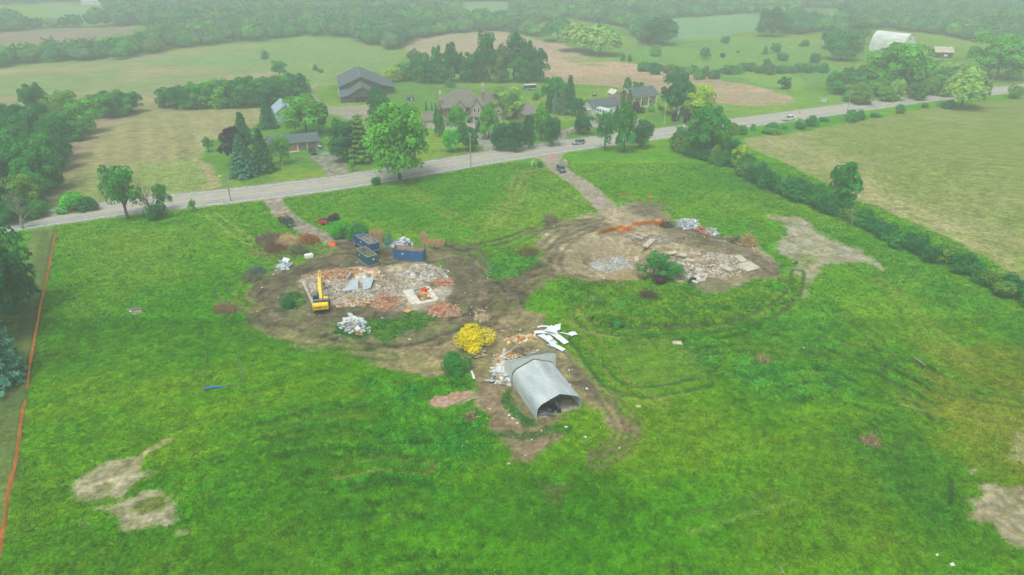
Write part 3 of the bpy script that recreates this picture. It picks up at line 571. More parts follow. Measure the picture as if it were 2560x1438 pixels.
def crown_willow(n=3600, leaf=.05):
    C_ = []; N_ = []; T_ = []
    for i in range(150):
        a = RNG.random() * 6.283; q = .5 * math.sqrt(RNG.random()); top = .98 - .55 * (q / .5) ** 2 * (.6 + .4 * RNG.random()) - .08 * RNG.random()
        ln = (.25 + .35 * RNG.random()) * top; m = n // 150; s = RNG.random(m); z = np.clip(top - s * ln, .03, 1); x = math.cos(a) * (q + .05 * s) + RNG.normal(size=m) * .02; y = math.sin(a) * (q + .05 * s) + RNG.normal(size=m) * .02
        C_.append(np.stack([x, y, z], 1)); N_.append(np.stack([math.cos(a) + RNG.normal(size=m) * .4, math.sin(a) + RNG.normal(size=m) * .4, .7 + .5 * (1 - s)], 1)); T_.append(tones(m, (.75 + .45 * RNG.random())))
    k = sum(len(c) for c in C_)
    return leaf_mesh('willow_mesh', np.concatenate(C_), np.concatenate(N_), leaf * (.7 + .6 * RNG.random(k)), np.concatenate(T_), asp=1.5)
def branch_mb(levels=3, n0=6, spread=.55, seed=1, gnarl=.2, top=1.0, r=.03):
    rnd = random.Random(seed); mb = MB()
    def grow(p, d, L_, rad, lv):
        segs = 3 if lv < levels else 2
        for i in range(segs):
            d2 = (d + Vector((rnd.gauss(0, gnarl), rnd.gauss(0, gnarl), rnd.gauss(0, gnarl * .5) + .05))).normalized(); q = p + d2 * L_ / segs
            mb.tube(p, q, rad, rad * .75, 5, cap=False); p, d, rad = q, d2, rad * .75
            if lv < levels:
                for k in range(2 if lv else 3):
                    a = rnd.random() * 6.28; sd_ = Vector((math.cos(a), math.sin(a), .3 + rnd.random() * .5)).normalized()
                    grow(p, (d * (1 - spread) + sd_ * spread).normalized(), L_ * (.45 + .2 * rnd.random()), rad * .6, lv + 1)
    grow(Vector((0, 0, 0)), Vector((0, 0, 1)), .62 * top, r, 0); return mb
leafM = attr_mat('leaf_clumps', .85, transl=.3, objcol=True, spec=.25)
barkM = mat('bark', S(112, 100, 84), .95, .2, 6, bump=.4); barkP = mat('pale_bark', S(196, 190, 176), .9, .2, 9, col2=S(96, 90, 84)); deadM = mat('weathered_wood', S(150, 144, 128), .9, .15, 8)
PROTO = {}
def proto(key, fn):
    if key not in PROTO: PROTO[key] = fn()
    return PROTO[key]
for i in range(4): PROTO['broad%d' % i] = crown_broad(6200, 26 + 5 * i, .034, zc=.54, rz=.46)
for i in range(2): PROTO['tall%d' % i] = crown_broad(4200, 26, .042, zc=.54, rz=.46, top=.45)
PROTO['airy0'] = crown_broad(2200, 17, .04, zc=.58, rz=.42); PROTO['airy1'] = crown_broad(1900, 14, .042, zc=.55, rz=.44, top=.7)
for i in range(4): PROTO['bush%d' % i] = crown_bush(1700, .062, 9 + 3 * i)
PROTO['busht'] = crown_bush(6500, .034, 13)
PROTO['spruce2'] = crown_spruce(15000, .026, 30, .5, ragged=.25)
PROTO['spruce0'] = crown_spruce(5200, .048, 19, .5); PROTO['spruce1'] = crown_spruce(4600, .05, 16, .5, ragged=.3)
PROTO['pine0'] = crown_spruce(3000, .06, 10, .5, up=.2, ragged=.4)
PROTO['column0'] = crown_column(); PROTO['willow0'] = crown_willow()
for m_ in PROTO.values(): m_.materials.append(leafM)
TR = {}
def trunk_mesh(kind, m):
    k = (kind, m.name)
    if k not in TR:
        mb = MB(); rnd = random.Random(len(TR) + 5)
        mb.tube((0, 0, -.02), (0, 0, .12), .030, .022, 8).tube((0, 0, .12), (.01, .0, .45), .022, .016, 8)
        if kind != 'conifer':
            for i in range(7):
                a = i * .9 + rnd.random(); z0 = .22 + .04 * i; e = Vector((math.cos(a) * .26, math.sin(a) * .26, z0 + .3)); mb.tube((.003, 0, z0), e * .6 + Vector((0, 0, z0 * .4)), .011, .007, 5); mb.tube(e * .6 + Vector((0, 0, z0 * .4)), e, .007, .003, 5)
        mb.tube((.01, 0, .45), (0, 0, .93), .016, .004, 6)
        o = mb.build('trunk', m); TR[k] = o.data; bpy.data.objects.remove(o)
    return TR[k]
# leaf colours (reflectance)
LC = dict(dark=S(34, 112, 52), mid=S(52, 134, 48), lite=S(88, 162, 46), yel=S(150, 182, 40), blue=S(92, 146, 122), spr=S(38, 106, 58), bsp=S(66, 124, 92), cop=S(56, 52, 62), gold=S(240, 226, 4),
          grey=S(88, 124, 72), oliv=S(98, 142, 46), wil=S(136, 174, 78), plum=S(84, 58, 62), brt=S(70, 176, 26), deep=S(34, 108, 58), ced=S(60, 118, 48))
for k_ in LC:
    if k_ not in ('gold', 'cop', 'plum'): LC[k_] = LC[k_] * 1.32
def jit(c, v=.12):
    k = 1 + random.uniform(-v, v); return (c[0] * k * (1 + random.uniform(-.08, .08)), c[1] * k, c[2] * k * (1 + random.uniform(-.08, .08)), 1)
NT = [0]
def tree(bx, by, ty, wpx, kind='broad', col='mid', label=None, group=None, name=None, cat='tree', m=None, trunk=True):
    p = P(bx, by); h = max(1.0, top_z(p.y, ty)); sc_ = ppm(by); wd = wpx / sc_
    NT[0] += 1; key = kind if kind in PROTO else kind + str(NT[0] % {'broad': 4, 'tall': 2, 'bush': 4, 'airy': 2, 'spruce': 2, 'pine': 1, 'column': 1, 'willow': 1}[kind])
    rz = random.random() * 6.28; cc = jit(LC[col], .06)
    if kind.startswith('bush'):
        o = link(name or 'bush', PROTO[key]); o.location = (p.x, p.y, -.1); o.rotation_euler = (0, 0, rz); o.scale = (wd * 1.12, wd * 1.12, h * 1.06); o.color = cc
        return tag(o, label, cat if cat != 'tree' else 'bush', group)
    nm = name or {'spruce': 'spruce_tree', 'pine': 'pine_tree', 'column': 'cedar_tree', 'willow': 'willow_tree'}.get(kind.rstrip('0123'), 'broadleaf_tree')
    r = thing(nm, label, cat, (p.x, p.y, 0), rz, group)
    c = link('crown', PROTO[key], parent=r); lo_ = (.12 if group else .05) if (kind.rstrip('0123') in ('broad', 'tall') and 'pole' not in str(label) and bx != 1000 and bx != 1762) else 0; c.scale = (wd * 1.06, wd * 1.06, h * (1 + lo_)); c.location = (0, 0, -h * lo_); c.color = cc
    if kind.rstrip('0123') in ('column',): c.location = (0, 0, 0)
    if trunk:
        t = link('trunk', trunk_mesh('conifer' if kind.rstrip('0123') in ('spruce', 'pine', 'column') else 'b', m or barkM), parent=r); k = min(h, wd * 1.6); t.scale = (k, k, h)
    return r
exec_trees = []
# ------------------------------------------------------------------ trees one can tell apart
T_ = tree
T_(20, 790, 566, 178, 'broad', 'dark', 'big dark maple crown leaning in at the left edge beside the mown strip')
T_(-30, 960, 640, 205, 'spruce2', 'blue', 'large blue-green spruce cut off by the left edge, below the dark maple')
T_(-60, 860, 610, 200, 'broad', 'deep', 'deep green broadleaf tree between the maple and the blue spruce at the left edge')
T_(97, 300, 207, 62, 'broad', 'dark', 'tall round tree standing above the left-hand wood against the pale field')
T_(1000, 450, 258, 158, 'broad3', 'lite', 'largest roadside tree, tall full maple on the near verge in front of the brick mansion')
T_(870, 402, 296, 92, 'broad', 'deep', 'dark round maple left of the yellow-green pine by the bungalow driveway')
T_(905, 405, 278, 82, 'pine', 'oliv', 'yellow-green pine tree squeezed between dark maple and the biggest roadside tree')
T_(944, 302, 214, 52, 'tall', 'dark', 'upright dark tree in front of the grey barn entrance')
T_(962, 320, 232, 40, 'broad', 'mid', 'lighter tree tucked behind the upright dark tree by the grey barn')
T_(592, 408, 318, 80, 'tall', 'cop', 'purple-black copper beech behind the blue-green spruce')
T_(610, 358, 276, 62, 'spruce', 'dark', 'spruce tree rising behind the copper beech at the field edge')
T_(612, 442, 330, 76, 'spruce0', 'bsp', 'full blue-green spruce on the lawn nearest the road, left of the birch')
T_(660, 430, 314, 72, 'spruce1', 'spr', 'pointed dark green spruce between the blue-green spruce and the birch')
T_(672, 320, 246, 56, 'spruce0', 'deep', 'dark spruce hiding the small pale blue barn')
T_(766, 336, 236, 108, 'broad', 'lite', 'wide light green tree behind the low brick bungalow')
T_(806, 332, 252, 40, 'broad', 'dark', 'small dark round tree right of the wide light tree behind the bungalow')
T_(714, 282, 246, 46, 'bush', 'yel', 'yellow-green shrub between pale barn and wide light tree')
T_(522, 380, 342, 26, 'airy', 'mid', 'small thin tree on the lawn at the edge of the striped field')
T_(883, 428, 398, 18, 'airy', 'lite', 'young sapling beside the bungalow driveway by the road')
T_(1098, 342, 272, 30, 'tall', 'mid', 'slender young tree before the mansion garage')
T_(1146, 332, 264, 54, 'tall', 'lite', 'light green oval tree before the left half of the mansion front')
T_(1222, 346, 258, 56, 'tall', 'lite', 'light green oval tree before the right half of the mansion front')
T_(1196, 330, 300, 26, 'spruce', 'deep', 'short dark evergreen between the two oval trees at the mansion')
T_(1132, 380, 322, 46, 'broad', 'brt', 'vivid green round tree by the road, left of the utility pole')
T_(1172, 378, 318, 52, 'broad', 'dark', 'dark round tree right beside the vivid green one near the utility pole')
T_(1252, 376, 306, 48, 'broad', 'deep', 'dark leafy tree, leftmost of the row in front of the small garage')
T_(1288, 378, 304, 54, 'broad', 'deep', 'dark leafy tree, second of the row in front of the small garage')
T_(1322, 372, 290, 34, 'tall', 'spr', 'narrow dark tree, third of the row in front of the small garage')
T_(1352, 352, 256, 42, 'tall', 'lite', 'tall light green tree overlapping the small garage roof')
T_(1380, 366, 288, 44, 'broad', 'deep', 'dark round tree beside the gated driveway, end of the roadside row')
T_(1268, 296, 216, 84, 'broad', 'wil', 'pale soft willow-like tree behind the small garage')
T_(1340, 250, 226, 22, 'bush', 'lite', 'small pale shrub on the lawn behind the pale willow-like tree')
T_(1386, 262, 192, 66, 'broad', 'mid', 'broad tree behind the group of blue spruces')
T_(1424, 266, 184, 46, 'spruce1', 'spr', 'tallest spruce of the group left of the white workshop')
T_(1372, 282, 222, 26, 'spruce0', 'spr', 'green spruce at the left front of the blue spruce group')
T_(1388, 284, 228, 24, 'spruce0', 'blue', 'narrow blue spruce in the middle of the group left of the workshop')
T_(1406, 286, 220, 36, 'spruce0', 'grey', 'silver-blue spruce at the front of the group left of the workshop')
T_(1442, 288, 246, 46, 'broad', 'dark', 'dark round bushy tree touching the left wall of the white workshop')
T_(1352, 242, 236, 16, 'bush', 'mid', 'small round shrub on the lawn near the parked cargo trailer')
T_(1457, 336, 284, 52, 'broad', 'dark', 'dark round tree on the lawn beside the iron gate and mailbox')
T_(1512, 376, 272, 54, 'airy', 'mid', 'thin see-through tree by the road in front of the motorhome')
T_(1560, 380, 256, 58, 'tall0', 'mid', 'tallest roadside tree in front of the white workshop')
T_(1542, 300, 262, 28, 'spruce', 'spr', 'dark evergreen beside the motorhome near the columnar cedars')
T_(1605, 370, 298, 52, 'broad', 'dark', 'round roadside tree at the mouth of the right-hand house driveway')
T_(1567, 236, 194, 22, 'column', 'ced', 'tall blunt cedar column behind the right-hand house')
T_(1556, 276, 228, 12, 'column', 'ced', 'slim cedar left of two in front of the brick shed')
T_(1572, 278, 226, 13, 'column', 'ced', 'slim cedar right of two in front of the brick shed')
T_(1592, 226, 204, 34, 'broad', 'mid', 'round tree crown poking up behind the right-hand house roof')
T_(1590, 284, 250, 28, 'bush', 'plum', 'dark plum-leaved shrub at the left corner of the right-hand house')
T_(1604, 282, 262, 20, 'bush', 'mid', 'round clipped shrub left of the porch steps')
T_(1628, 280, 258, 20, 'bush', 'lite', 'round clipped shrub right of the porch steps')
T_(1652, 276, 262, 20, 'bush', 'mid', 'low hedge bush at the right end of the porch')
T_(1690, 288, 183, 82, 'broad', 'dark', 'large dark maple right of the house with white columns')
T_(1745, 294, 212, 84, 'broad', 'yel', 'rounded yellow-green tree right of the large dark maple')
T_(1688, 304, 276, 22, 'bush', 'cop', 'small dark purple shrub tree beneath the utility pole with transformer')
T_(1716, 306, 268, 24, 'bush', 'plum', 'small plum-coloured tree under the yellow-green tree')
T_(1762, 396, 264, 104, 'broad', 'mid', 'tall spreading tree at the road end of the long hedgerow')
T_(2098, 528, 402, 80, 'tall1', 'mid', 'tall poplar standing up out of the long hedgerow on the right')
T_(1848, 422, 362, 46, 'broad', 'yel', 'bright yellow-green tree in the hedgerow')
T_(2402, 270, 160, 96, 'willow', 'wil', 'pale weeping tree overhanging the road on the right')
T_(2490, 196, 84, 146, 'broad', 'lite', 'big domed tree right of the weathered shed near the right edge')
T_(2102, 150, 72, 96, 'broad', 'mid', 'large rounded tree left of the white round-roofed barn')
T_(2236, 226, 106, 150, 'broad', 'lite', 'bright leafy tree covering the front of the round-roofed barn')
T_(2140, 110, 42, 80, 'airy', 'grey', 'pale blossoming tree behind and left of the round-roofed barn')
T_(1500, 138, 56, 92, 'willow', 'wil', 'rightmost big weeping willow at the far end of the tan field')
T_(1440, 128, 52, 84, 'willow', 'wil', 'middle weeping willow of the three by the tan field')
T_(1396, 104, 40, 78, 'willow', 'mid', 'leftmost, darker weeping willow of the three by the tan field')
T_(1640, 112, 42, 92, 'broad', 'deep', 'dark dense tree right of the weeping willows')
T_(1925, 92, 18, 74, 'broad', 'deep', 'dark tall tree at the end of the distant green field')
T_(701, 196, 150, 46, 'airy', 'mid', 'pale tree on its own above the hedgerow left of the grey barn')
T_(664, 148, 122, 22, 'bush', 'mid', 'lone bush at the corner of the far striped field')
T_(320, 548, 408, 98, 'airy0', 'mid', 'storm-torn leafy tree on the near verge at the left, with bare leader')
T_(412, 528, 456, 40, 'airy', 'mid', 'small sparse tree beside the broken trunk on the left verge')
T_(392, 546, 498, 52, 'bush', 'dark', 'leafy shrub swallowing the foot of the broken trunk')
T_(483, 530, 498, 20, 'airy1', 'lite', 'lone sapling on the verge between broken trunk and pole')
T_(186, 526, 474, 78, 'bush', 'brt', 'round dense bush at the bottom corner of the left striped field')
T_(222, 526, 490, 50, 'bush', 'dark', 'lower darker bush right beside the round one at the field corner')
T_(1015, 200, 158, 66, 'broad', 'mid', 'round shrubby tree nearest the right end of the grey barn')
# golden shrub and garden plants on the site
g_ = T_(1178, 866, 814, 104, 'busht', 'gold', 'golden yellow bush beside the dark green one, north-west of the arched shed', name='golden_bush')
T_(1135, 928, 882, 84, 'busht', 'mid', 'dark green round bush just below the golden bush', name='bush')
T_(972, 612, 580, 26, 'spruce0', 'blue', 'small blue spruce beside the straw-coloured grasses behind the dumpsters')
T_(850, 590, 546, 58, 'busht', 'brt', 'dense garden shrub beside the red dump cart, left part of the clump by the drive')
T_(898, 596, 552, 66, 'busht', 'mid', 'larger garden shrub behind the blue truck container')
T_(835, 560, 530, 40, 'bush', 'plum', 'reddish thin shrub just above the garden shrubs by the red cart')
T_(722, 766, 738, 36, 'bush', 'dark', 'small green bush left of the excavator inside the muddy loop')
T_(940, 462, 436, 26, 'bush', 'dark', 'low shrub on the verge at the foot of the biggest roadside tree')
T_(1350, 418, 402, 16, 'bush', 'dark', 'small dark bush beside the bare forked branches at the gravel entrance')
T_(1634, 694, 632, 84, 'airy1', 'mid', 'scrubby green tree growing between the pit and the broken concrete')
T_(1680, 694, 660, 66, 'airy0', 'mid', 'leafy weeds clump beside the broken concrete slabs')
T_(1650, 708, 684, 34, 'bush', 'plum', 'reddish dying shrub in front of the scrubby tree by the pit')
T_(1990, 660, 652, 10, 'bush', 'mid', 'tiny weed clump on the grey gravel patch')
for k, (x, y, t, ww, c, l) in enumerate([(1490, 760, 722, 66, 'oliv', 'largest weed bush on the left of the bramble bank'), (1550, 772, 742, 50, 'lite', 'pale green rounded bush on the bramble bank, right of the largest one'), (1440, 742, 722, 40, 'lite', 'light green bush at the left end of the bramble bank'),
        (1600, 790, 768, 46, 'lite', 'low bush at the lower edge of the bramble bank'), (1545, 815, 790, 44, 'mid', 'low bush beside the wheel ruts under the bramble bank'), (1940, 728, 704, 30, 'brt', 'vivid green bush at the right end of the bramble bank')]):
    T_(x, y, y - (y - t) * .75, ww, 'bush', c, l)
# --- rows, woods and hedges whose trees match one another
def rowof(lst, label, group, cat='tree'):
    for q in lst: tree(*q, label=label, group=group, cat=cat)
rowof([(170, 310, 226, 92, 'broad', 'oliv'), (215, 332, 246, 76, 'broad', 'lite'), (285, 292, 226, 84, 'broad', 'mid'), (250, 292, 234, 70, 'broad', 'lite'), (328, 282, 228, 62, 'broad', 'dark'), (40, 328, 260, 86, 'broad', 'dark'), (-10, 336, 264, 86, 'broad', 'deep'),
       (92, 388, 262, 116, 'broad', 'dark'), (150, 352, 278, 86, 'broad', 'mid'), (58, 402, 300, 96, 'broad', 'mid'), (142, 402, 298, 96, 'broad', 'dark'), (112, 432, 326, 96, 'broad', 'mid'), (48, 474, 348, 126, 'broad', 'dark'), (102, 482, 356, 116, 'broad', 'mid'),
       (152, 422, 338, 74, 'broad', 'dark'), (16, 486, 368, 116, 'broad', 'dark'), (-20, 540, 420, 110, 'broad', 'deep'), (62, 532, 438, 86, 'broad', 'oliv'), (88, 512, 420, 66, 'broad', 'mid'), (122, 472, 384, 78, 'broad', 'dark'), (6, 424, 338, 104, 'broad', 'mid'),
       (92, 542, 504, 64, 'broad', 'mid'), (28, 556, 498, 86, 'broad', 'dark'), (190, 340, 290, 60, 'broad', 'dark'), (205, 350, 300, 50, 'broad', 'mid'), (-70, 470, 340, 120, 'broad', 'dark'), (-70, 400, 300, 120, 'broad', 'mid'), (-80, 540, 420, 120, 'broad', 'dark'), (125, 345, 262, 70, 'broad', 'grey'), (-60, 320, 262, 90, 'broad', 'mid')],
      'broadleaf tree packed into the wood at the left edge beyond the road', 'trees of the wood at the left edge')
rowof([(424, 268, 218, 66, 'broad', 'mid'), (462, 270, 214, 76, 'broad', 'dark'), (505, 270, 204, 84, 'broad', 'mid'), (548, 268, 198, 86, 'broad', 'lite'), (592, 266, 194, 88, 'broad', 'dark'), (632, 264, 192, 86, 'broad', 'mid'), (672, 262, 194, 86, 'broad', 'dark'), (708, 250, 190, 76, 'broad', 'mid'), (738, 240, 180, 60, 'broad', 'dark'), (756, 232, 196, 46, 'broad', 'lite'), (470, 272, 250, 40, 'bush', 'lite')],
      'broadleaf tree in the thick hedgerow between the two left-hand fields', 'trees of the hedgerow between the left-hand fields')
rowof([(1055, 206, 128, 54, 'tall', 'mid'), (1040, 200, 120, 40, 'airy', 'grey'), (1096, 204, 112, 36, 'tall', 'mid'), (1128, 206, 106, 48, 'tall', 'dark'), (1150, 200, 130, 34, 'tall', 'spr'), (1180, 206, 128, 56, 'broad', 'dark'), (1218, 206, 74, 56, 'airy0', 'dark'), (1204, 204, 130, 54, 'tall', 'grey'), (1246, 206, 120, 60, 'broad', 'grey'),
       (1284, 204, 78, 66, 'airy0', 'dark'), (1318, 204, 100, 50, 'tall', 'dark'), (1300, 206, 130, 56, 'broad', 'mid'), (1340, 204, 118, 60, 'broad', 'dark'), (1166, 206, 160, 40, 'bush', 'mid'), (1072, 208, 150, 50, 'broad', 'dark'), (985, 204, 168, 50, 'broad', 'yel'), (1100, 208, 160, 46, 'broad', 'mid')],
      'slim tree in the grove behind the brick mansion', 'trees of the grove behind the mansion')
hp = smooth_line(np.array([[1695, 372], [1750, 392], [1800, 410], [1840, 424], [1880, 446], [1930, 472], [1985, 492], [2040, 515], [2080, 535], [2150, 562], [2200, 590], [2260, 618], [2300, 642], [2380, 668], [2430, 694], [2490, 722], [2540, 752], [2620, 800], [2700, 860]], float), 5)
hw = np.array([P(a, b)[:2] for a, b in hp]); sg = np.r_[0, np.cumsum(np.linalg.norm(np.diff(hw, axis=0), axis=1))]; q_ = 0.0; k = 0
while q_ < sg[-1]:
    bx, by = np.interp(q_, sg, hp[:, 0]), np.interp(q_, sg, hp[:, 1]); big = 1 if q_ > 70 else 1.35
    hgt = random.uniform(3.0, 5.6) * big; wd = random.uniform(3.6, 6.2) * big
    p = P(bx, by); dd = random.uniform(-1.3, 2.6); o = link('bush', PROTO['bush%d' % (k % 4)]); o.location = (p.x + dd * .45, p.y + dd, -.2); o.rotation_euler = (0, 0, random.random() * 6)
    o.scale = (wd * 1.1, wd * 1.1, hgt); o.color = jit(LC[random.choice(['dark', 'dark', 'mid', 'oliv', 'mid', 'mid'])], .08)
    tag(o, 'dense bush in the long hedgerow along the right-hand field', 'bush', 'bushes of the long right-hand hedgerow'); q_ += random.uniform(1.2, 2.2); k += 1
rowof([(1716, 372, 322, 60, 'broad', 'grey'), (1736, 384, 328, 64, 'broad', 'oliv'), (1796, 400, 332, 66, 'broad', 'oliv'), (1822, 412, 346, 52, 'broad', 'dark'), (1700, 362, 316, 44, 'broad', 'mid'), (1780, 396, 340, 50, 'broad', 'mid'), (1826, 356, 306, 40, 'airy', 'oliv')],
      'bushy tree at the roadside end of the long right-hand hedgerow', 'trees at the roadside end of the right-hand hedgerow')
rowof([(1853, 336, 308, 30, 'bush', 'mid'), (1882, 326, 306, 14, 'bush', 'lite'), (1932, 330, 304, 36, 'bush', 'mid'), (1930, 334, 316, 50, 'bush', 'lite'), (1998, 314, 292, 18, 'bush', 'lite'), (2000, 322, 304, 34, 'bush', 'dark'), (2030, 316, 286, 34, 'bush', 'mid'), (2060, 304, 290, 26, 'bush', 'mid'), (2128, 304, 268, 40, 'bush', 'mid'),
       (2148, 300, 270, 26, 'bush', 'dark'), (2248, 284, 258, 26, 'bush', 'mid'), (2312, 270, 254, 16, 'bush', 'mid'), (2370, 272, 246, 34, 'bush', 'dark'), (2536, 246, 206, 44, 'bush', 'oliv'), (1960, 322, 312, 20, 'bush', 'mid'), (2190, 292, 280, 30, 'bush', 'mid')],
      'bush on the verge between the road and the right-hand field', 'bushes along the right-hand verge', 'bush')
rowof([(1558, 152, 132, 14, 'bush', 'dark'), (1574, 154, 134, 14, 'bush', 'dark'), (1640, 140, 108, 36, 'bush', 'lite'), (1762, 148, 118, 28, 'broad', 'mid'), (1806, 144, 130, 14, 'bush', 'plum'), (1912, 136, 114, 20, 'spruce', 'mid'), (1938, 132, 108, 28, 'broad', 'mid'), (1955, 152, 132, 32, 'broad', 'mid'), (1914, 180, 146, 22, 'broad', 'mid'),
       (1763, 184, 166, 16, 'bush', 'mid'), (1960, 222, 192, 34, 'broad', 'dark'), (1812, 108, 86, 26, 'bush', 'dark'), (2036, 158, 128, 30, 'bush', 'dark'), (1844, 132, 124, 12, 'bush', 'mid'), (790, 176, 160, 14, 'bush', 'mid'), (802, 182, 170, 14, 'bush', 'mid'), (1125, 218, 198, 30, 'bush', 'mid'), (2012, 116, 96, 30, 'bush', 'mid'), (1066, 276, 250, 8, 'spruce', 'deep'), (1080, 282, 256, 8, 'spruce', 'deep'), (1090, 280, 256, 8, 'spruce', 'deep')],
      'small tree or bush standing alone in the meadows beyond the houses', 'lone bushes in the far meadows', 'bush')
rowof([(x, 178 - (x - 1600) * -.10 + random.uniform(-8, 8), 150 + (x - 1600) * .10 + random.uniform(-8, 6), random.uniform(18, 34), 'bush', random.choice(['mid', 'lite', 'mid', 'dark', 'grey'])) for x in range(1600, 1790, 11)],
      'bush in the low thicket along the back edge of the tan field', 'bushes behind the tan field', 'bush')
rowof([(x, 182 + random.uniform(-8, 6), 158 + random.uniform(-8, 6), random.uniform(20, 36), 'bush', random.choice(['mid', 'lite', 'grey'])) for x in range(1810, 2060, 13)],
      'bush in the thicket crossing the meadow towards the right-hand wood', 'bushes crossing the right-hand meadow', 'bush')
WR = W([(2060, 232), (2110, 215), (2180, 200), (2290, 180), (2360, 190), (2440, 205), (2430, 232), (2330, 248), (2230, 262), (2130, 262), (2080, 250)])
lo, hi = WR.min(0), WR.max(0); k = 0; used = []
while k < 62:
    x, y = random.uniform(lo[0], hi[0]), random.uniform(lo[1], hi[1])
    if sdf_poly(np.array([x]), np.array([y]), WR)[0] > -1 or any((x - a) ** 2 + (y - b) ** 2 < 26 for a, b in used): 
        k += .05; continue
    used.append((x, y)); r = thing('broadleaf_tree', 'bushy tree in the wood between the road and the round-roofed barn', 'tree', (x, y), random.random() * 6, 'trees of the wood before the round-roofed barn')
    h = random.uniform(5.5, 9.5); wd = random.uniform(7.5, 11); cc = jit(LC[random.choice(['mid', 'lite', 'dark', 'wil', 'oliv', 'grey', 'mid'])], .1)
    c = link('crown', PROTO['broad%d' % (int(k) % 4)], parent=r); c.scale = (wd, wd, h * 1.12); c.location = (0, 0, -h * .12); c.color = cc
    t = link('trunk', trunk_mesh('b', barkM), parent=r); t.scale = (h, h, h); k += 1
# --- far woods: masses one could not count
def hull(n=2):
    bm = bmesh.new(); bmesh.ops.create_icosphere(bm, subdivisions=n, radius=.5); v = np.array([q.co[:] for q in bm.verts]); f = np.array([[q.index for q in a.verts] for a in bm.faces]); bm.free(); return v, f
HV, HF = hull(2)
def wood(name, polys, spacing, hr, label, cols, seed, nq=110, holes=(), leaf=1.25):
    rg = np.random.default_rng(seed); pts = []
    for pl in polys:
        pw = W(pl); lo = pw.min(0); hi = pw.max(0); gx_ = np.arange(lo[0], hi[0], spacing); gy_ = np.arange(lo[1], hi[1], spacing); A, B = np.meshgrid(gx_, gy_)
        A = A.ravel() + (rg.random(A.size) - .5) * spacing * .9; B = B.ravel() + (rg.random(B.size) - .5) * spacing * .9
        ok = sdf_poly(A + (fbm(A, B, 30, 2, seed) - .5) * 14, B, pw) < 0
        ok &= np.abs(A) < B * .80 + 25
        for hl in holes: ok &= sdf_poly(A, B, W(hl)) > 0
        pts.append(np.stack([A[ok], B[ok]], 1))
    pts = np.concatenate(pts); n = len(pts)
    hgt = (hr[0] + (hr[1] - hr[0]) * rg.random(n) ** 1.6 * 1.25) * (.65 + .6 * fbm(pts[:, 0], pts[:, 1], 45, 2, seed + 5)); wd = spacing * (1.15 + .55 * rg.random(n))
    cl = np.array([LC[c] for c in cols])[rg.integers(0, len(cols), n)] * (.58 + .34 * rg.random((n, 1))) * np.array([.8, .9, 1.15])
    # lumpy inner mass
    hv = HV[None] * (1 + (rg.random((n, len(HV), 1)) - .5) * .35) * np.stack([wd, wd, hgt * .86], 1)[:, None] * .86
    hv[..., 2] += hgt[:, None] * .5; hv[..., 0] += pts[:, 0, None]; hv[..., 1] += pts[:, 1, None]
    hf = (HF[None] + (np.arange(n) * len(HV))[:, None, None]).reshape(-1, 3)
    hc = np.repeat(cl, len(HV), 0) * (.8 + .4 * rg.random((n * len(HV), 1)))
    d = rg.normal(size=(n, nq, 3)); d /= np.linalg.norm(d, axis=2)[..., None]; d[..., 2] = np.where(d[..., 2] < -.2, -d[..., 2], d[..., 2])
    bump_ = 1 + .22 * np.sin(d[..., 0:1] * 7 + rg.random((n, 1, 1)) * 6) * np.cos(d[..., 1:2] * 6 + rg.random((n, 1, 1)) * 6)
    p = d * bump_ * .5 * np.stack([wd, wd, hgt], 1)[:, None] * (.86 + .16 * rg.random((n, nq, 1)))
    p[..., 2] += hgt[:, None] * .5; p[..., 0] += pts[:, 0, None]; p[..., 1] += pts[:, 1, None]
    cent = p.reshape(-1, 3); nr = (d + rg.normal(size=d.shape) * .4 + np.array([0, 0, .3])).reshape(-1, 3); nr /= np.linalg.norm(nr, axis=1)[:, None]
    qv = quads(cent, nr, leaf * (.6 + .8 * rg.random(len(cent)))); qc = np.repeat(np.repeat(cl, nq, 0) * (.8 + .4 * rg.random((n * nq, 1))), 4, 0)
    qf = np.arange(len(qv)).reshape(-1, 4); tri = np.concatenate([qf[:, [0, 1, 2]], qf[:, [0, 2, 3]]])
    Vv = np.concatenate([hv.reshape(-1, 3), qv]); Ff = np.concatenate([hf, tri + n * len(HV)]); Cc = np.concatenate([hc, qc])
    o = link(name, np_mesh(name, Vv, Ff.ravel(), 3, Cc), attr_mat('far_foliage', .95))
    return tag(o, label, 'woodland', kind='stuff'), n
F1 = [(-500, 200), (0, 170), (150, 153), (280, 150), (400, 130), (480, 118), (620, 104), (700, 96), (780, 92), (890, 94), (925, 118), (960, 128), (1000, 120), (1040, 100), (1130, 84), (1260, 78), (1260, 8), (1150, 4), (1150, 36), (1060, 40), (700, 20), (500, 66), (400, 84), (360, 112), (300, 128), (180, 142), (60, 150), (-500, 186)]
F2 = [(-500, 96), (0, 82), (130, 70), (330, 66), (520, 72), (900, 60), (1150, 42), (1150, 5), (900, -8), (400, -12), (262, -8), (262, 46), (60, 50), (-500, 60)]
F3 = [(1250, 80), (1330, 92), (1350, 60), (1420, 46), (1560, 70), (1600, 108), (1660, 112), (1670, 92), (1640, 48), (1900, 32), (1960, 90), (2060, 80), (2110, 88), (2050, 50), (2100, 40), (2560, 60), (3200, 20), (3200, -20), (1290, -20), (1290, 44), (1260, 50)]
F4 = [(2060, 150), (2100, 80), (2200, 70), (2340, 90), (2470, 110), (2600, 130), (3300, 90), (3300, 10), (2560, 40), (2100, 44)]
F5 = [(-900, 60), (3600, 60), (3600, -60), (-900, -60)]
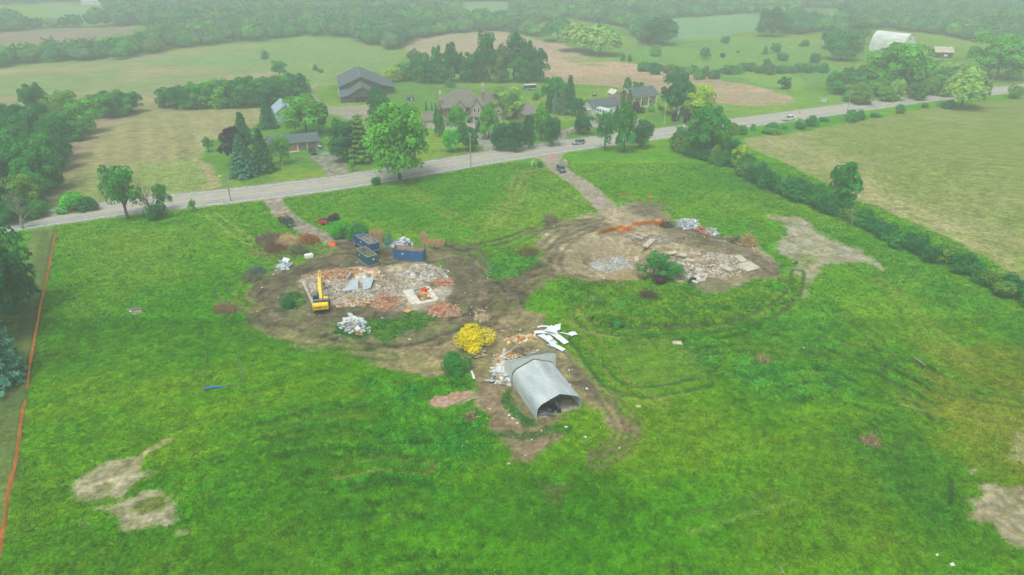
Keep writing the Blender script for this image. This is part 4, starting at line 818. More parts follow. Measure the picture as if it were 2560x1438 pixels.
clear = [[(1760, 96), (1900, 84), (1905, 60), (1760, 60)], [(2150, 155), (2320, 165), (2310, 100), (2170, 80)], [(2310, 165), (2420, 175), (2410, 120), (2320, 110)], [(30, 72), (200, 66), (290, 62), (262, 8), (90, 8)], [(1130, 60), (1252, 58), (1290, 6), (1150, 6)], [(2000, 56), (2110, 60), (2100, 24), (1990, 20)]]
n_t = 0
o, n = wood('woodland', [F1], 8.5, (8, 13), 'long belt of mixed broadleaf woodland behind the left-hand fields', ['mid', 'dark', 'mid', 'oliv', 'lite', 'grey'], 31, 110, clear); n_t += n
o, n = wood('woodland', [F3, F4], 8.5, (8, 13), 'woodland behind the willows, the tan field and the round-roofed barn', ['mid', 'dark', 'dark', 'lite', 'oliv', 'grey'], 33, 110, clear); n_t += n
o, n = wood('woodland', [F2], 10, (9, 14), 'hazy distant woodland at the upper left', ['dark', 'mid', 'deep', 'oliv'], 32, 60, clear, 2.0); n_t += n
ft = W([(-900, 30), (3600, 30)])
def farwood():
    rg = np.random.default_rng(9); A, B = np.meshgrid(np.arange(-950, 950, 13), np.arange(900, 1330, 13)); return A, B
clearF = clear
o, n = wood('woodland', [[(-900, 12), (3600, 12), (3600, -45), (-900, -45)]], 12, (10, 16), 'farthest woodland fading into haze along the top of the view', ['dark', 'mid', 'deep'], 34, 40, clearF, 2.4); n_t += n
print('forest trees', n_t, 'authored', NT[0])
# --- grass: blades and broad weeds leaning every way
def grass(name, n, y0, y1, hgt, wid, seed, label, vmin=.09, amp=.48):
    rg = np.random.default_rng(seed); yy = np.sqrt(y0 ** 2 + (y1 ** 2 - y0 ** 2) * rg.random(n)); xx = (rg.random(n) * 2 - 1) * (yy * .68 + 34)
    ii = gi(xx, yy); vg_ = VEG[ii]; ok = (vg_ > vmin) & (rg.random(n) < np.clip(vg_ * 3.2, .2, 1)) & (rd[ii] > 7.5); xx, yy, ii, vg_ = xx[ok], yy[ok], ii[ok], vg_[ok]; n = len(xx); B_ = 3
    a = rg.random((n, B_)) * 6.283; l = rg.random((n, B_)); h = hgt * (.6 + .8 * l) * (.35 + 2.0 * vg_[:, None]) ; wv = wid * (.6 + .8 * rg.random((n, B_)))
    jx = rg.normal(size=(n, B_)) * wid; jy = rg.normal(size=(n, B_)) * wid; bx = xx[:, None] + jx; by = yy[:, None] + jy; bz = np.repeat(Z[ii][:, None], B_, 1) - .02
    dx, dy = np.cos(a), np.sin(a); lean = h * (.7 + .6 * rg.random((n, B_)))
    V = np.empty((n, B_, 3, 3)); V[..., 0, :] = np.stack([bx - dy * wv, by + dx * wv, bz], -1); V[..., 1, :] = np.stack([bx + dy * wv, by - dx * wv, bz], -1); V[..., 2, :] = np.stack([bx + dx * lean, by + dy * lean, bz + h], -1)
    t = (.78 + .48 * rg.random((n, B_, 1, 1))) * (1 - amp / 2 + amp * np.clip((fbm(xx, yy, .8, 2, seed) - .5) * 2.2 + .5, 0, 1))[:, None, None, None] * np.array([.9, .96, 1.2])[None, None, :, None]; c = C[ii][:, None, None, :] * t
    o = link(name, np_mesh(name, V.reshape(-1, 3), np.arange(n * B_ * 3), 3, c.reshape(-1, 3)), attr_mat('grass_blades', .95, transl=.25, spec=0.0))
    return tag(o, label, 'grass', kind='stuff')
grass('grass', 270000, 44, 112, .18, .13, 41, 'rough green meadow grass covering the near part of the site')
grass('grass', 170000, 108, 215, .24, .2, 42, 'meadow grass around the soil and rubble up to the road', amp=.3)

# tall leafy weeds where the meadow is rank
def weeds(n, seed):
    rg = np.random.default_rng(seed); yy = np.sqrt(52 ** 2 + (175 ** 2 - 52 ** 2) * rg.random(n)); xx = (rg.random(n) * 2 - 1) * (yy * .72 + 10)
    ii = gi(xx, yy); ok = (VEG[ii] > .30) & (rg.random(n) < (VEG[ii] - .15) * 2.2) & (fbm(xx, yy, 5, 3, 99) > .44) & (rd[ii] > 9); xx, yy, ii = xx[ok], yy[ok], ii[ok]; n = len(xx); q = 26
    s_ = (.35 + .75 * rg.random(n) ** 1.5) * (.5 + VEG[ii] * 1.0); d = rg.normal(size=(n, q, 3)); d /= np.linalg.norm(d, axis=2)[..., None]; d[..., 2] = np.abs(d[..., 2])
    p = d * s_[:, None, None] * np.array([1, 1, .9]) * (.6 + .4 * rg.random((n, q, 1))) + np.stack([xx, yy, Z[ii] + .05], 1)[:, None]; nr = (d + rg.normal(size=d.shape) * .45 + np.array([0, 0, .3])).reshape(-1, 3); nr /= np.linalg.norm(nr, axis=1)[:, None]
    V = quads(p.reshape(-1, 3), nr, .20 * (.7 + .6 * rg.random(n * q))); cb = C[ii] * (np.array([.95, 1.08, 1.1]) * (.72 + .6 * rg.random((n, 1)))); cc = np.repeat(np.repeat(cb, q, 0) * (.75 + .5 * rg.random((n * q, 1))), 4, 0)
    o = link('weeds', np_mesh('weeds', V, np.arange(len(V)), 4, cc), attr_mat('grass_blades', .95)); tag(o, 'rank leafy weeds standing in clumps through the meadow', 'weeds', kind='stuff'); print('weeds', n)
weeds(26000, 51)
# ================================================================== THE SITE
def ground_at(px, py):
    p = P(px, py); return Vector((p.x, p.y, gz(p.x, p.y)))
def boxes_mesh(name, cen, siz, rot, cols):
    """many broken pieces as one mesh: cen,siz,rot (n,3), cols (n,3)"""
    n = len(cen); s = np.array([[-1, -1, -1], [1, -1, -1], [1, 1, -1], [-1, 1, -1], [-1, -1, 1], [1, -1, 1], [1, 1, 1], [-1, 1, 1]]) * .5
    V = s[None] * siz[:, None] * (1 + (RNG.random((n, 8, 3)) - .5) * .35)
    cx, sx = np.cos(rot[:, 0]), np.sin(rot[:, 0]); cy, sy = np.cos(rot[:, 1]), np.sin(rot[:, 1]); cz, sz = np.cos(rot[:, 2]), np.sin(rot[:, 2])
    M = np.empty((n, 3, 3)); M[:, 0, 0] = cy * cz; M[:, 0, 1] = sx * sy * cz - cx * sz; M[:, 0, 2] = cx * sy * cz + sx * sz
    M[:, 1, 0] = cy * sz; M[:, 1, 1] = sx * sy * sz + cx * cz; M[:, 1, 2] = cx * sy * sz - sx * cz; M[:, 2, 0] = -sy; M[:, 2, 1] = sx * cy; M[:, 2, 2] = cx * cy
    V = np.einsum('nij,nkj->nki', M, V) + cen[:, None]
    f = np.array([[0, 3, 2, 1], [4, 5, 6, 7], [0, 1, 5, 4], [1, 2, 6, 5], [2, 3, 7, 6], [3, 0, 4, 7]])
    Fx = (f[None] + (np.arange(n) * 8)[:, None, None]).ravel()
    return np_mesh(name, V.reshape(-1, 3), Fx, 4, np.repeat(cols, 8, 0))
rubM = attr_mat('broken_rubble', .93, fine=.12, fscale=6)
CONC = [S(206, 200, 188), S(178, 172, 158), S(220, 216, 208), S(150, 144, 132), S(190, 176, 156)]
BRK = [S(196, 138, 104), S(180, 122, 92), S(206, 160, 126), S(160, 106, 80), S(192, 166, 138), S(176, 156, 134)]
WOODC = [S(216, 180, 130), S(226, 206, 176), S(190, 150, 100), S(226, 224, 214), S(210, 150, 70)]
WHT = [S(222, 230, 230), S(200, 210, 214), S(170, 180, 182), S(232, 236, 234), S(140, 150, 150)]
def pile(name, poly, n, size, cols, h, label, cat='rubble', flat=.5, tilt=.5, long=1.0, stuff=True, base=0.0):
    pw = W(poly); lo, hi = pw.min(0), pw.max(0); pts = []
    while len(pts) < n:
        a = RNG.random((n * 3, 2)) * (hi - lo) + lo; d = sdf_poly(a[:, 0] + RNG.normal(size=len(a)) * .55, a[:, 1], pw); a = a[d < 0]; pts += list(a)
    p = np.array(pts[:n]); d = -sdf_poly(p[:, 0], p[:, 1], pw); dm = max(.5, np.percentile(d, 95)); zz = Z[gi(p[:, 0], p[:, 1])]
    hm_ = h * sstep(0, dm, d) * (.35 + .65 * fbm(p[:, 0], p[:, 1], 2.5, 3, 77)); z = zz + base + hm_ * RNG.random(n) ** .5
    s = size * (.35 + 1.3 * RNG.random((n, 1)) ** 2.2); siz = s * np.stack([np.full(n, long) * (.6 + .8 * RNG.random(n)), .5 + .5 * RNG.random(n), flat * (.4 + .8 * RNG.random(n))], 1)
    rot = np.stack([(RNG.random(n) - .5) * tilt * 2, (RNG.random(n) - .5) * tilt * 2, RNG.random(n) * 6.28], 1)
    pi_ = np.clip(((fbm(p[:, 0], p[:, 1], 2.2, 2, 131 + len(poly)) - .2) / .6 * len(cols)).astype(int), 0, len(cols) - 1); ci_ = np.where(RNG.random(n) < .55, pi_, RNG.integers(0, len(cols), n))
    cc = np.array(cols)[ci_] * (.66 + .34 * RNG.random((n, 1)))
    o = link(name, boxes_mesh(name, np.stack([p[:, 0], p[:, 1], z + siz[:, 2] * .3], 1), siz, rot, cc), rubM)
    return tag(o, label, cat, kind='stuff' if stuff else None)
MIX = CONC + CONC + [S(160, 150, 130), BRK[4], S(200, 176, 140), WOODC[1]]
pile('rubble', [(940, 690), (1000, 684), (1075, 692), (1010, 730), (1000, 760), (930, 766), (935, 735)], 1500, .28, MIX + [S(150, 134, 110)] * 4, .12, 'thin scatter of broken plaster and laths over the beige middle of the house footprint', flat=.25)
pile('rubble', [(775, 712), (800, 700), (870, 700), (940, 700), (946, 725), (935, 750), (860, 758), (800, 768), (785, 745)], 5200, .34, [c * .97 for c in MIX] + [S(204, 176, 156)], .5, 'pale concrete and timber rubble filling the footprint of the demolished house')
pile('rubble', [(985, 690), (1060, 660), (1100, 672), (1120, 695), (1090, 705), (1040, 700)], 3000, .34, CONC, .7, 'grey concrete rubble heap in front of the long blue container')
pile('rubble', [(765, 704), (800, 684), (850, 672), (920, 668), (945, 680), (900, 692), (840, 694), (790, 706)], 3600, .34, BRK + [WOODC[0], CONC[0]], .7, 'orange brick rubble along the back edge of the house footprint, beyond the excavator arm')
pile('rubble', [(900, 675), (940, 680), (945, 700), (905, 712), (890, 695)], 500, .7, WOODC + WHT[:2], .6, 'splintered boards and white scraps behind the pale floor slabs')
pile('rubble', [(1082, 700), (1115, 694), (1136, 712), (1110, 716), (1090, 712)], 900, .3, BRK, .6, 'small red brick heap right of the grey rubble, above the square foundation')
pile('rubble', [(928, 755), (950, 740), (990, 742), (996, 762), (960, 774), (935, 768)], 2200, .28, BRK, .8, 'loose red brick heap left of the square foundation')
pile('rubble', [(1080, 765), (1110, 756), (1155, 775), (1140, 790), (1095, 794), (1070, 785)], 2600, .28, BRK, .8, 'loose red brick heap at the lower right corner of the square foundation')
pile('rubble', [(820, 755), (870, 748), (920, 752), (910, 764), (850, 768)], 900, .3, BRK + WOODC + CONC, .35, 'scattered brick and plaster right of the excavator tracks')
pile('rubble', [(858, 812), (880, 790), (900, 800), (915, 812), (915, 830), (890, 832), (868, 826)], 260, .75, WHT + [BRK[0]], .9, 'tangle of white boards and pipes on the green island below the excavator', long=2.2, flat=.12)
pile('rubble', [(1478, 645), (1500, 628), (1555, 616), (1588, 640), (1570, 664), (1540, 668)], 1300, .26, [CONC[0], CONC[1], WHT[1], CONC[4]], .2, 'pale broken concrete in the floor of the pit')
pile('rubble', [(1640, 660), (1690, 640), (1740, 650), (1770, 690), (1700, 700), (1660, 690)], 1000, .45, CONC + [S(190, 180, 150)], .5, 'broken concrete among weeds right of the pit', flat=.3)
pile('rubble', [(1770, 630), (1830, 640), (1890, 672), (1850, 690), (1780, 700), (1740, 680)], 1900, .42, CONC + [S(206, 184, 158), BRK[4], S(150, 128, 104)], .4, 'sandy broken slab rubble at the right end of the second site', flat=.3)
pile('rubble', [(1560, 590), (1620, 586), (1690, 600), (1660, 612), (1600, 606)], 320, .7, [S(170, 160, 138), CONC[3]], .2, 'stony lumps below the orange snow fence', flat=.3)
pile('rubble', [(1724, 702), (1750, 698), (1760, 716), (1735, 718)], 70, 1.1, CONC, .8, 'cluster of big grey stones beside the old tyre')
pile('scrap_heap', [(1688, 556), (1705, 548), (1740, 550), (1752, 566), (1730, 574), (1700, 566)], 900, .5, WHT, 1.2, 'heap of crumpled white and grey metal scrap right of the orange snow fence', 'scrap heap', long=1.5, flat=.15)
pile('scrap_heap', [(1735, 574), (1748, 566), (1770, 580), (1772, 590), (1756, 588)], 70, .8, [S(176, 112, 84), S(190, 140, 116), S(150, 96, 76)], .9, 'rusty red beams at the lower end of the white scrap heap', 'scrap heap', long=2.2, flat=.1, tilt=.2)
pile('scrap_heap', [(1768, 572), (1788, 572), (1786, 590), (1772, 590)], 60, .8, WHT, .7, 'small knot of white scrap right of the rusty beams', 'scrap heap', flat=.2)
pile('scrap_heap', [(976, 618), (990, 604), (1020, 600), (1030, 614), (1005, 622)], 300, .7, WHT, 1.8, 'tall pile of white and grey scrap behind the long blue container', 'scrap heap', long=1.4, flat=.25)
pile('lumber', [(1168, 878), (1182, 874), (1205, 882), (1195, 892), (1172, 890)], 260, .8, [S(168, 150, 120), S(140, 124, 100), S(186, 174, 150)], .5, 'grey broken laths between golden bush and arched shed', 'lumber pile', long=2.4, flat=.08)
pile('lumber', [(1236, 900), (1262, 884), (1300, 882), (1345, 880), (1345, 890), (1290, 905), (1262, 925)], 1000, .55, WOODC + CONC[:2] + [S(150, 130, 104)], .7, 'orange and cream splintered boards behind the end wall of the arched shed', 'lumber pile', long=2.2, flat=.1)
pile('lumber', [(1236, 928), (1254, 905), (1268, 950), (1262, 965), (1242, 950)], 320, .6, WOODC[:4] + WHT[:2], .7, 'cream boards and pipes fallen along the left side of the arched shed', 'lumber pile', long=2.4, flat=.1)
pile('junk', [(1346, 1040), (1352, 1020), (1388, 1010), (1394, 1032)], 110, .8, [S(70, 78, 80), S(120, 130, 132), S(176, 186, 188), S(40, 44, 46)], 1.2, 'dark tangle of junk and grey panels inside the mouth of the arched shed', 'junk pile', long=1.6, flat=.15)
# litter: small white and pale scraps, far too many to count
lp = []
for poly, n in [([(640, 640), (1200, 620), (1300, 800), (1200, 900), (800, 860), (620, 780)], 170), ([(1150, 850), (1350, 780), (1450, 880), (1560, 1080), (1300, 1160), (1180, 1000)], 70), ([(1380, 560), (1700, 540), (1960, 650), (1850, 720), (1450, 700)], 160), ([(1050, 1100), (1600, 1100), (1500, 1180), (1200, 1180)], 8)]:
    pw = W(poly); lo, hi = pw.min(0), pw.max(0); a = RNG.random((n * 4, 2)) * (hi - lo) + lo; a = a[sdf_poly(a[:, 0], a[:, 1], pw) < 0][:n]; lp.append(a)
lp = np.concatenate(lp); n = len(lp); sz = .08 + .26 * RNG.random((n, 1)) ** 3
o = link('litter', boxes_mesh('litter', np.c_[lp, Z[gi(lp[:, 0], lp[:, 1])] + .05], sz * np.array([1.3, .8, .3]), (RNG.random((n, 3)) - .5) * np.array([.8, .8, 6.28]), np.array(CONC[:3] + WHT[:2] + [WOODC[1]])[RNG.integers(0, 6, n)]), rubM)
tag(o, 'small pale scraps of rubble and paper strewn over the muddy ground', 'litter', kind='stuff')
# ------------------------------------------------------------------ loose sheets, slabs, boards (each one could be lifted)
whiteM = mat('white_sheet_metal', S(226, 232, 234), .5, .04, 2); paleM = mat('pale_blue_slab', S(184, 196, 206), .8, .05, 1.2, col2=S(170, 180, 186)); concM = mat('old_concrete', S(196, 186, 166), .92, .12, 1.6, bump=.3)
woodM = mat('raw_board', S(222, 190, 140), .85, .12, 4); greyM = mat('grey_metal', S(120, 128, 130), .5, .1, 3, metal=.3)
def strip(name, a, b, wid, m, label, cat, z=.12, tilt=0.0, th=.05, group=None, bend=0.0):
    A, B = ground_at(*a), ground_at(*b); d = B - A; d.z = 0; L_ = d.length; mid = (A + B) / 2; rz = math.atan2(d.y, d.x)
    mb = MB(); n = 4
    for i in range(n):
        x0, x1 = -L_ / 2 + L_ * i / n, -L_ / 2 + L_ * (i + 1) / n; f = lambda x: bend * math.cos(x / L_ * 3.1) + random.uniform(-.015, .015)
        z0, z1 = f(x0), f(x1)
        mb.add([(x0, -wid / 2, z0), (x1 - .002, -wid / 2, z1), (x1 - .002, wid / 2, z1), (x0, wid / 2, z0), (x0, -wid / 2, z0 + th), (x1 - .002, -wid / 2, z1 + th), (x1 - .002, wid / 2, z1 + th), (x0, wid / 2, z0 + th)], [(0, 3, 2, 1), (4, 5, 6, 7), (0, 1, 5, 4), (1, 2, 6, 5), (2, 3, 7, 6), (3, 0, 4, 7)])
    o = mb.build(name, m); o.location = (mid.x, mid.y, max(mid.z, 0) + z); o.rotation_euler = (tilt, random.uniform(-.04, .04), rz); return tag(o, label, cat, group)
zq = lambda x, y: (960 + x / 3.595, 780 + y / 3.595)
for i, (a, b, wd, z, tl, l) in enumerate([((1500, 195), (1640, 298), 1.0, .35, .1, 'long white metal sheet lying lowest-right across the sheet pile by the shed'), ((1405, 215), (1535, 295), 1.3, .2, -.1, 'wide white metal sheet, curled, at the left middle of the sheet pile'), ((1485, 290), (1618, 352), .9, .12, 0, 'white metal sheet nearest the arched shed, bottom of the sheet pile'),
        ((1560, 132), (1556, 190), 1.1, .5, .3, 'square white sheet standing up at the top of the sheet pile'), ((1350, 198), (1490, 200), .8, .35, .1, 'white sheet pointing left out of the sheet pile'), ((1668, 212), (1730, 196), 1.0, .15, .1, 'separate white sheet farthest right in the grass by the sheet pile'),
        ((1575, 192), (1665, 210), .3, .12, 0, 'narrow white strip linking the pile to the farthest-right sheet'), ((1440, 190), (1560, 215), 1.0, .6, -.2, 'crumpled white sheet on top of the middle of the sheet pile'), ((1460, 240), (1500, 275), .9, .5, .3, 'short white sheet, folded, in the heart of the sheet pile'),
        ((1380, 140), (1485, 136), .5, .1, 0, 'thin white sheet at the back of the sheet pile'), ((1480, 165), (1545, 205), 1.2, .7, .2, 'uppermost white sheet of the pile, bent over the others')]):
    strip('metal_sheet', zq(*a), zq(*b), wd * 1.1, whiteM, l, 'metal sheet', z, tl, .03, 'white metal sheets by the shed', bend=.12)
strip('tarp', zq(1480, 305), zq(1520, 322), .6, mat('blue_tarp', S(40, 130, 200), .6), 'scrap of blue tarp under the white sheets', 'tarp', .1)
strip('board', zq(785, 530), zq(812, 606), .35, whiteM, 'white board lying on the soil between bushes and arched shed', 'board', .06)
strip('board', zq(940, 208), zq(1005, 214), .25, whiteM, 'white board sticking out of the right side of the golden bush', 'board', .1)
strip('board', (1199.6, 639), (1232, 681.5), .18, greyM, 'long grey pole lying in the grass right of the containers', 'pole', .15, th=.12)
strip('board', (904, 758), (925, 761), .25, woodM, 'pale plank lying left of the red brick heap', 'board', .3)
strip('board', (1012, 776), (1025, 781), 1.3, mat('orange_plywood', S(214, 158, 98), .85), 'orange plywood sheet at the lower left of the square foundation', 'board', .12)
strip('board', (1193, 775), (1215, 780), .2, woodM, 'grey-white plank in the mud above the golden bush', 'board', .1)
strip('board', (1252, 906), (1296, 873), .12, whiteM, 'long thin pole propped over the broken boards behind the shed', 'board', .9)
strip('board', (2286, 898), (2312, 917), .25, deadM, 'weathered pole lying in the right-hand meadow', 'pole', .2, th=.15)
strip('board', (1950, 1420), (1958, 1438), .12, deadM, 'thin stick in the grass at the bottom edge', 'stick', .2)
for i, (a, b, wd, z, l) in enumerate([((1858, 662), (1884, 680), 3.2, .25, 'largest flat sandy slab at the right end of the broken concrete'), ((1842, 645), (1860, 660), 1.6, .35, 'tilted slab above the largest sandy slab'), ((1800, 668), (1830, 682), 1.4, .3, 'grey slab tilted in the middle of the right-hand rubble'),
        ((1660, 650), (1690, 644), 1.2, .45, 'stacked concrete slab, left of the row of thick slabs'), ((1688, 645), (1715, 648), 1.3, .55, 'thick concrete slab, middle of the row of thick slabs'), ((1712, 655), (1735, 658), 1.0, .4, 'concrete slab, right of the row of thick slabs'), ((1642, 669), (1676, 670), 1.6, .6, 'whitish concrete block end left of the weeds'),
        ((1590, 646), (1592, 656), .9, .2, 'small lone slab on the slope right of the pit floor'), ((1572, 588), (1606, 600), .5, .15, 'long narrow slab below the orange fence, lower one'), ((1590, 584), (1618, 594), .45, .15, 'long narrow slab below the orange fence, upper one'), ((1612, 620), (1632, 600), 1.3, .1, 'grey-white slab edge beside the pit')]):
    strip('concrete_slab', a, b, wd, concM, l, 'concrete slab', z, random.uniform(-.15, .15), .28, 'broken concrete slabs of the second site')
sl = lambda pts, z: [Vector((*P(a, b)[:2], z + dz)) for a, b, dz in pts]
for pts, l in (([(857, 734, 0), (897, 730, .1), (896, 709, .45), (879, 711, .35)], 'left pale blue floor slab tilted in the house rubble'), ([(908.5, 731, .05), (926.5, 727, .1), (937, 703, .5), (906, 706, .45)], 'right pale blue floor slab tilted in the house rubble')):
    tag(MB().slab(sl(pts, .55), .2).build('floor_slab', paleM), l, 'floor slab', 'pale floor slabs')
tag(MB().slab(sl([(1078, 1015, 0), (1110, 1021, 0), (1175, 994, 0), (1150, 975, 0), (1085, 990, 0)], .10), .15).build('concrete_pad', mat('brick_strewn_pad', S(186, 160, 136), .95, .2, 1.2, col2=S(150, 112, 90), bump=.6)), 'brick-strewn concrete pad sunk in the grass left of the arched shed', 'concrete pad')
# square foundation and remnant walls of the house
F_ = thing('foundation', 'square open concrete foundation full of rubbish, right of the middle of the house rubble', 'foundation', P(1048, 745))
def wall_seg(mb, a, b, th, z0, z1, org):
    A = P(*a) - org; B = P(*b) - org; d = B - A; d.z = 0; mb.box(((A.x + B.x) / 2, (A.y + B.y) / 2, (z0 + z1) / 2), (d.length, th, z1 - z0), (0, 0, math.atan2(d.y, d.x)))
org = P(1048, 745); inn = [(1020, 732), (1068, 723), (1092, 755), (1040, 766)]
for i, wd in zip(range(4), (.5, .9, 1.0, 2.0)):
    mb = MB(); wall_seg(mb, inn[i], inn[(i + 1) % 4], wd, -.2, .62 + .004 * i, org)
    mb.build('wall', mat('foundation_concrete', S(214, 208, 194), .9, .1, 1.2, bump=.3) if i else mat('painted_teal_concrete', S(150, 178, 176), .85, .1, 1.4), F_)
pile('rubble', [(1026, 734), (1064, 727), (1084, 752), (1042, 760)], 420, .6, WOODC[:3] + [S(120, 110, 90), S(150, 140, 120)], .5, 'brown rubbish and broken timber inside the square foundation', long=1.6)
pile('rubble', [(1058, 729), (1066, 728), (1070, 733), (1060, 735)], 14, .6, [S(226, 90, 60)], .7, 'bright orange-red scrap in the upper corner of the square foundation', base=.3)
for a, b, th, h_, l in (((757, 706), (788, 772), .45, .35, 'long low left foundation wall of the house beside the excavator'), ((765, 706), (812, 700), .5, .9, 'grey wall stub behind the excavator arm'), ((868, 705), (880, 688), .3, .9, 'grey inner wall stub in the middle of the house rubble'), ((842, 742), (915, 738), .3, .3, 'low foundation kerb in front of the pale slabs')):
    o0 = P(*a); mb = MB(); wall_seg(mb, a, b, th, -.3, h_, o0); o = mb.build('foundation_wall', mat('foundation_concrete_worn', S(186, 180, 166), .92, .15, 1.5, bump=.4), bevel=.04); o.location = o0; tag(o, l, 'wall', 'remnant walls of the house')
# ------------------------------------------------------------------ arched steel shed
A0 = P(1342, 1050); ax = math.atan2(.36, .933)
Q = thing('arched_shed', 'grey ribbed arched steel shed, open at its near end', 'shed', A0, ax)
steelM = mat('galvanised_ribs', S(190, 200, 202), .6, .1, .9, metal=.1, stretch=(1, .25, 1), col2=S(166, 176, 178))
prof = [(0, 0), (0, .6), (0, 1.1), (.04, 1.55), (.16, 1.95), (.40, 2.32), (.80, 2.62), (1.6, 2.94), (2.6, 3.34), (3.42, 3.66), (3.6, 3.68)]
prof = prof + [(7.2 - a, b) for a, b in prof[::-1][1:]]
LEN = 9.9; NR = 18; V = []; Fc = []
for layer in (0, 1):
    for j in range(NR * 6 + 1):
        y = LEN * j / (NR * 6); o_ = .13 * abs(math.sin(math.pi * j / 6)) ** .6 - (.03 if layer else 0)
        for i, (a, b) in enumerate(prof):
            i0_, i1_ = max(0, i - 1), min(len(prof) - 1, i + 1); tx, tz = prof[i1_][0] - prof[i0_][0], prof[i1_][1] - prof[i0_][1]; l_ = math.hypot(tx, tz); V.append((a - tz / l_ * o_, y, b + tx / l_ * o_))
npf = len(prof); nl = (NR * 6 + 1) * npf
for layer in (0, 1):
    for j in range(NR * 6):
        for i in range(npf - 1):
            q = layer * nl + j * npf + i; f = (q, q + 1, q + npf + 1, q + npf); Fc.append(f if layer else f[::-1])
for i in range(npf - 1): Fc.append((i, i + 1, nl + i + 1, nl + i))
me = bpy.data.meshes.new('shell'); me.from_pydata(V, [], Fc); me.update(); link('shell', me, steelM, Q)
MB().slab([(.1, .1, .12), (7.1, .1, .12), (7.1, 9.8, .12), (.1, 9.8, .12)], .2).build('floor', mat('shed_floor', S(170, 164, 146), .95, .2, 1.1, bump=.3), Q)
flash = MB()
for i in range(npf - 1):
    a, b = prof[i], prof[i + 1]; flash.tube((a[0] * 1.02 - .08, LEN + .02, a[1] + .06), (b[0] * 1.02 - .08, LEN + .02, b[1] + .06), .07, n=6)
flash.build('seal', mat('black_rubber', S(34, 40, 42), .8), Q)
stM = mat('white_render', S(204, 210, 204), .9, .05, .8)
MB().prism([(-.12, 0), (7.5, 0), (7.5, 3.9), (6.2, 4.35), (5.0, 4.3), (3.6, 4.45), (2.2, 4.25), (-.12, 4.2)], LEN + .1, LEN + .45).build('end_wall', stM, Q)
MB().prism([(LEN + .46, 0), (LEN + 3.4, 0), (LEN + 3.4, 1.8), (LEN + 1.9, 3.4), (LEN + .46, 4.18)], -.12, .18, axis='X').build('side_wall', stM, Q)
MB().add([(-.1, LEN + .12, 4.22), (2.2, LEN + .12, 4.27), (3.6, LEN + .12, 4.47), (5, LEN + .12, 4.32), (6.2, LEN + .12, 4.37), (7.55, LEN + .12, 3.92), (7.6, LEN + .9, 3.92), (6.2, LEN + .9, 4.34), (5, LEN + .9, 4.30), (3.6, LEN + .9, 4.42), (2.2, LEN + .8, 4.2), (0.2, LEN + .9, 4.1)], [(0, 1, 10, 11), (1, 2, 9, 10), (2, 3, 8, 9), (3, 4, 7, 8), (4, 5, 6, 7)]).build('roof_edge', mat('grey_roof_felt', S(116, 118, 110), .95, .15, 3), Q)
pile('rubble', [(1262, 890), (1300, 880), (1340, 882), (1330, 892), (1280, 905)], 120, .5, [WOODC[4], WOODC[0], WOODC[1]], .3, 'orange insulation and splinters on the torn roof edge of the arched shed', base=3.2)
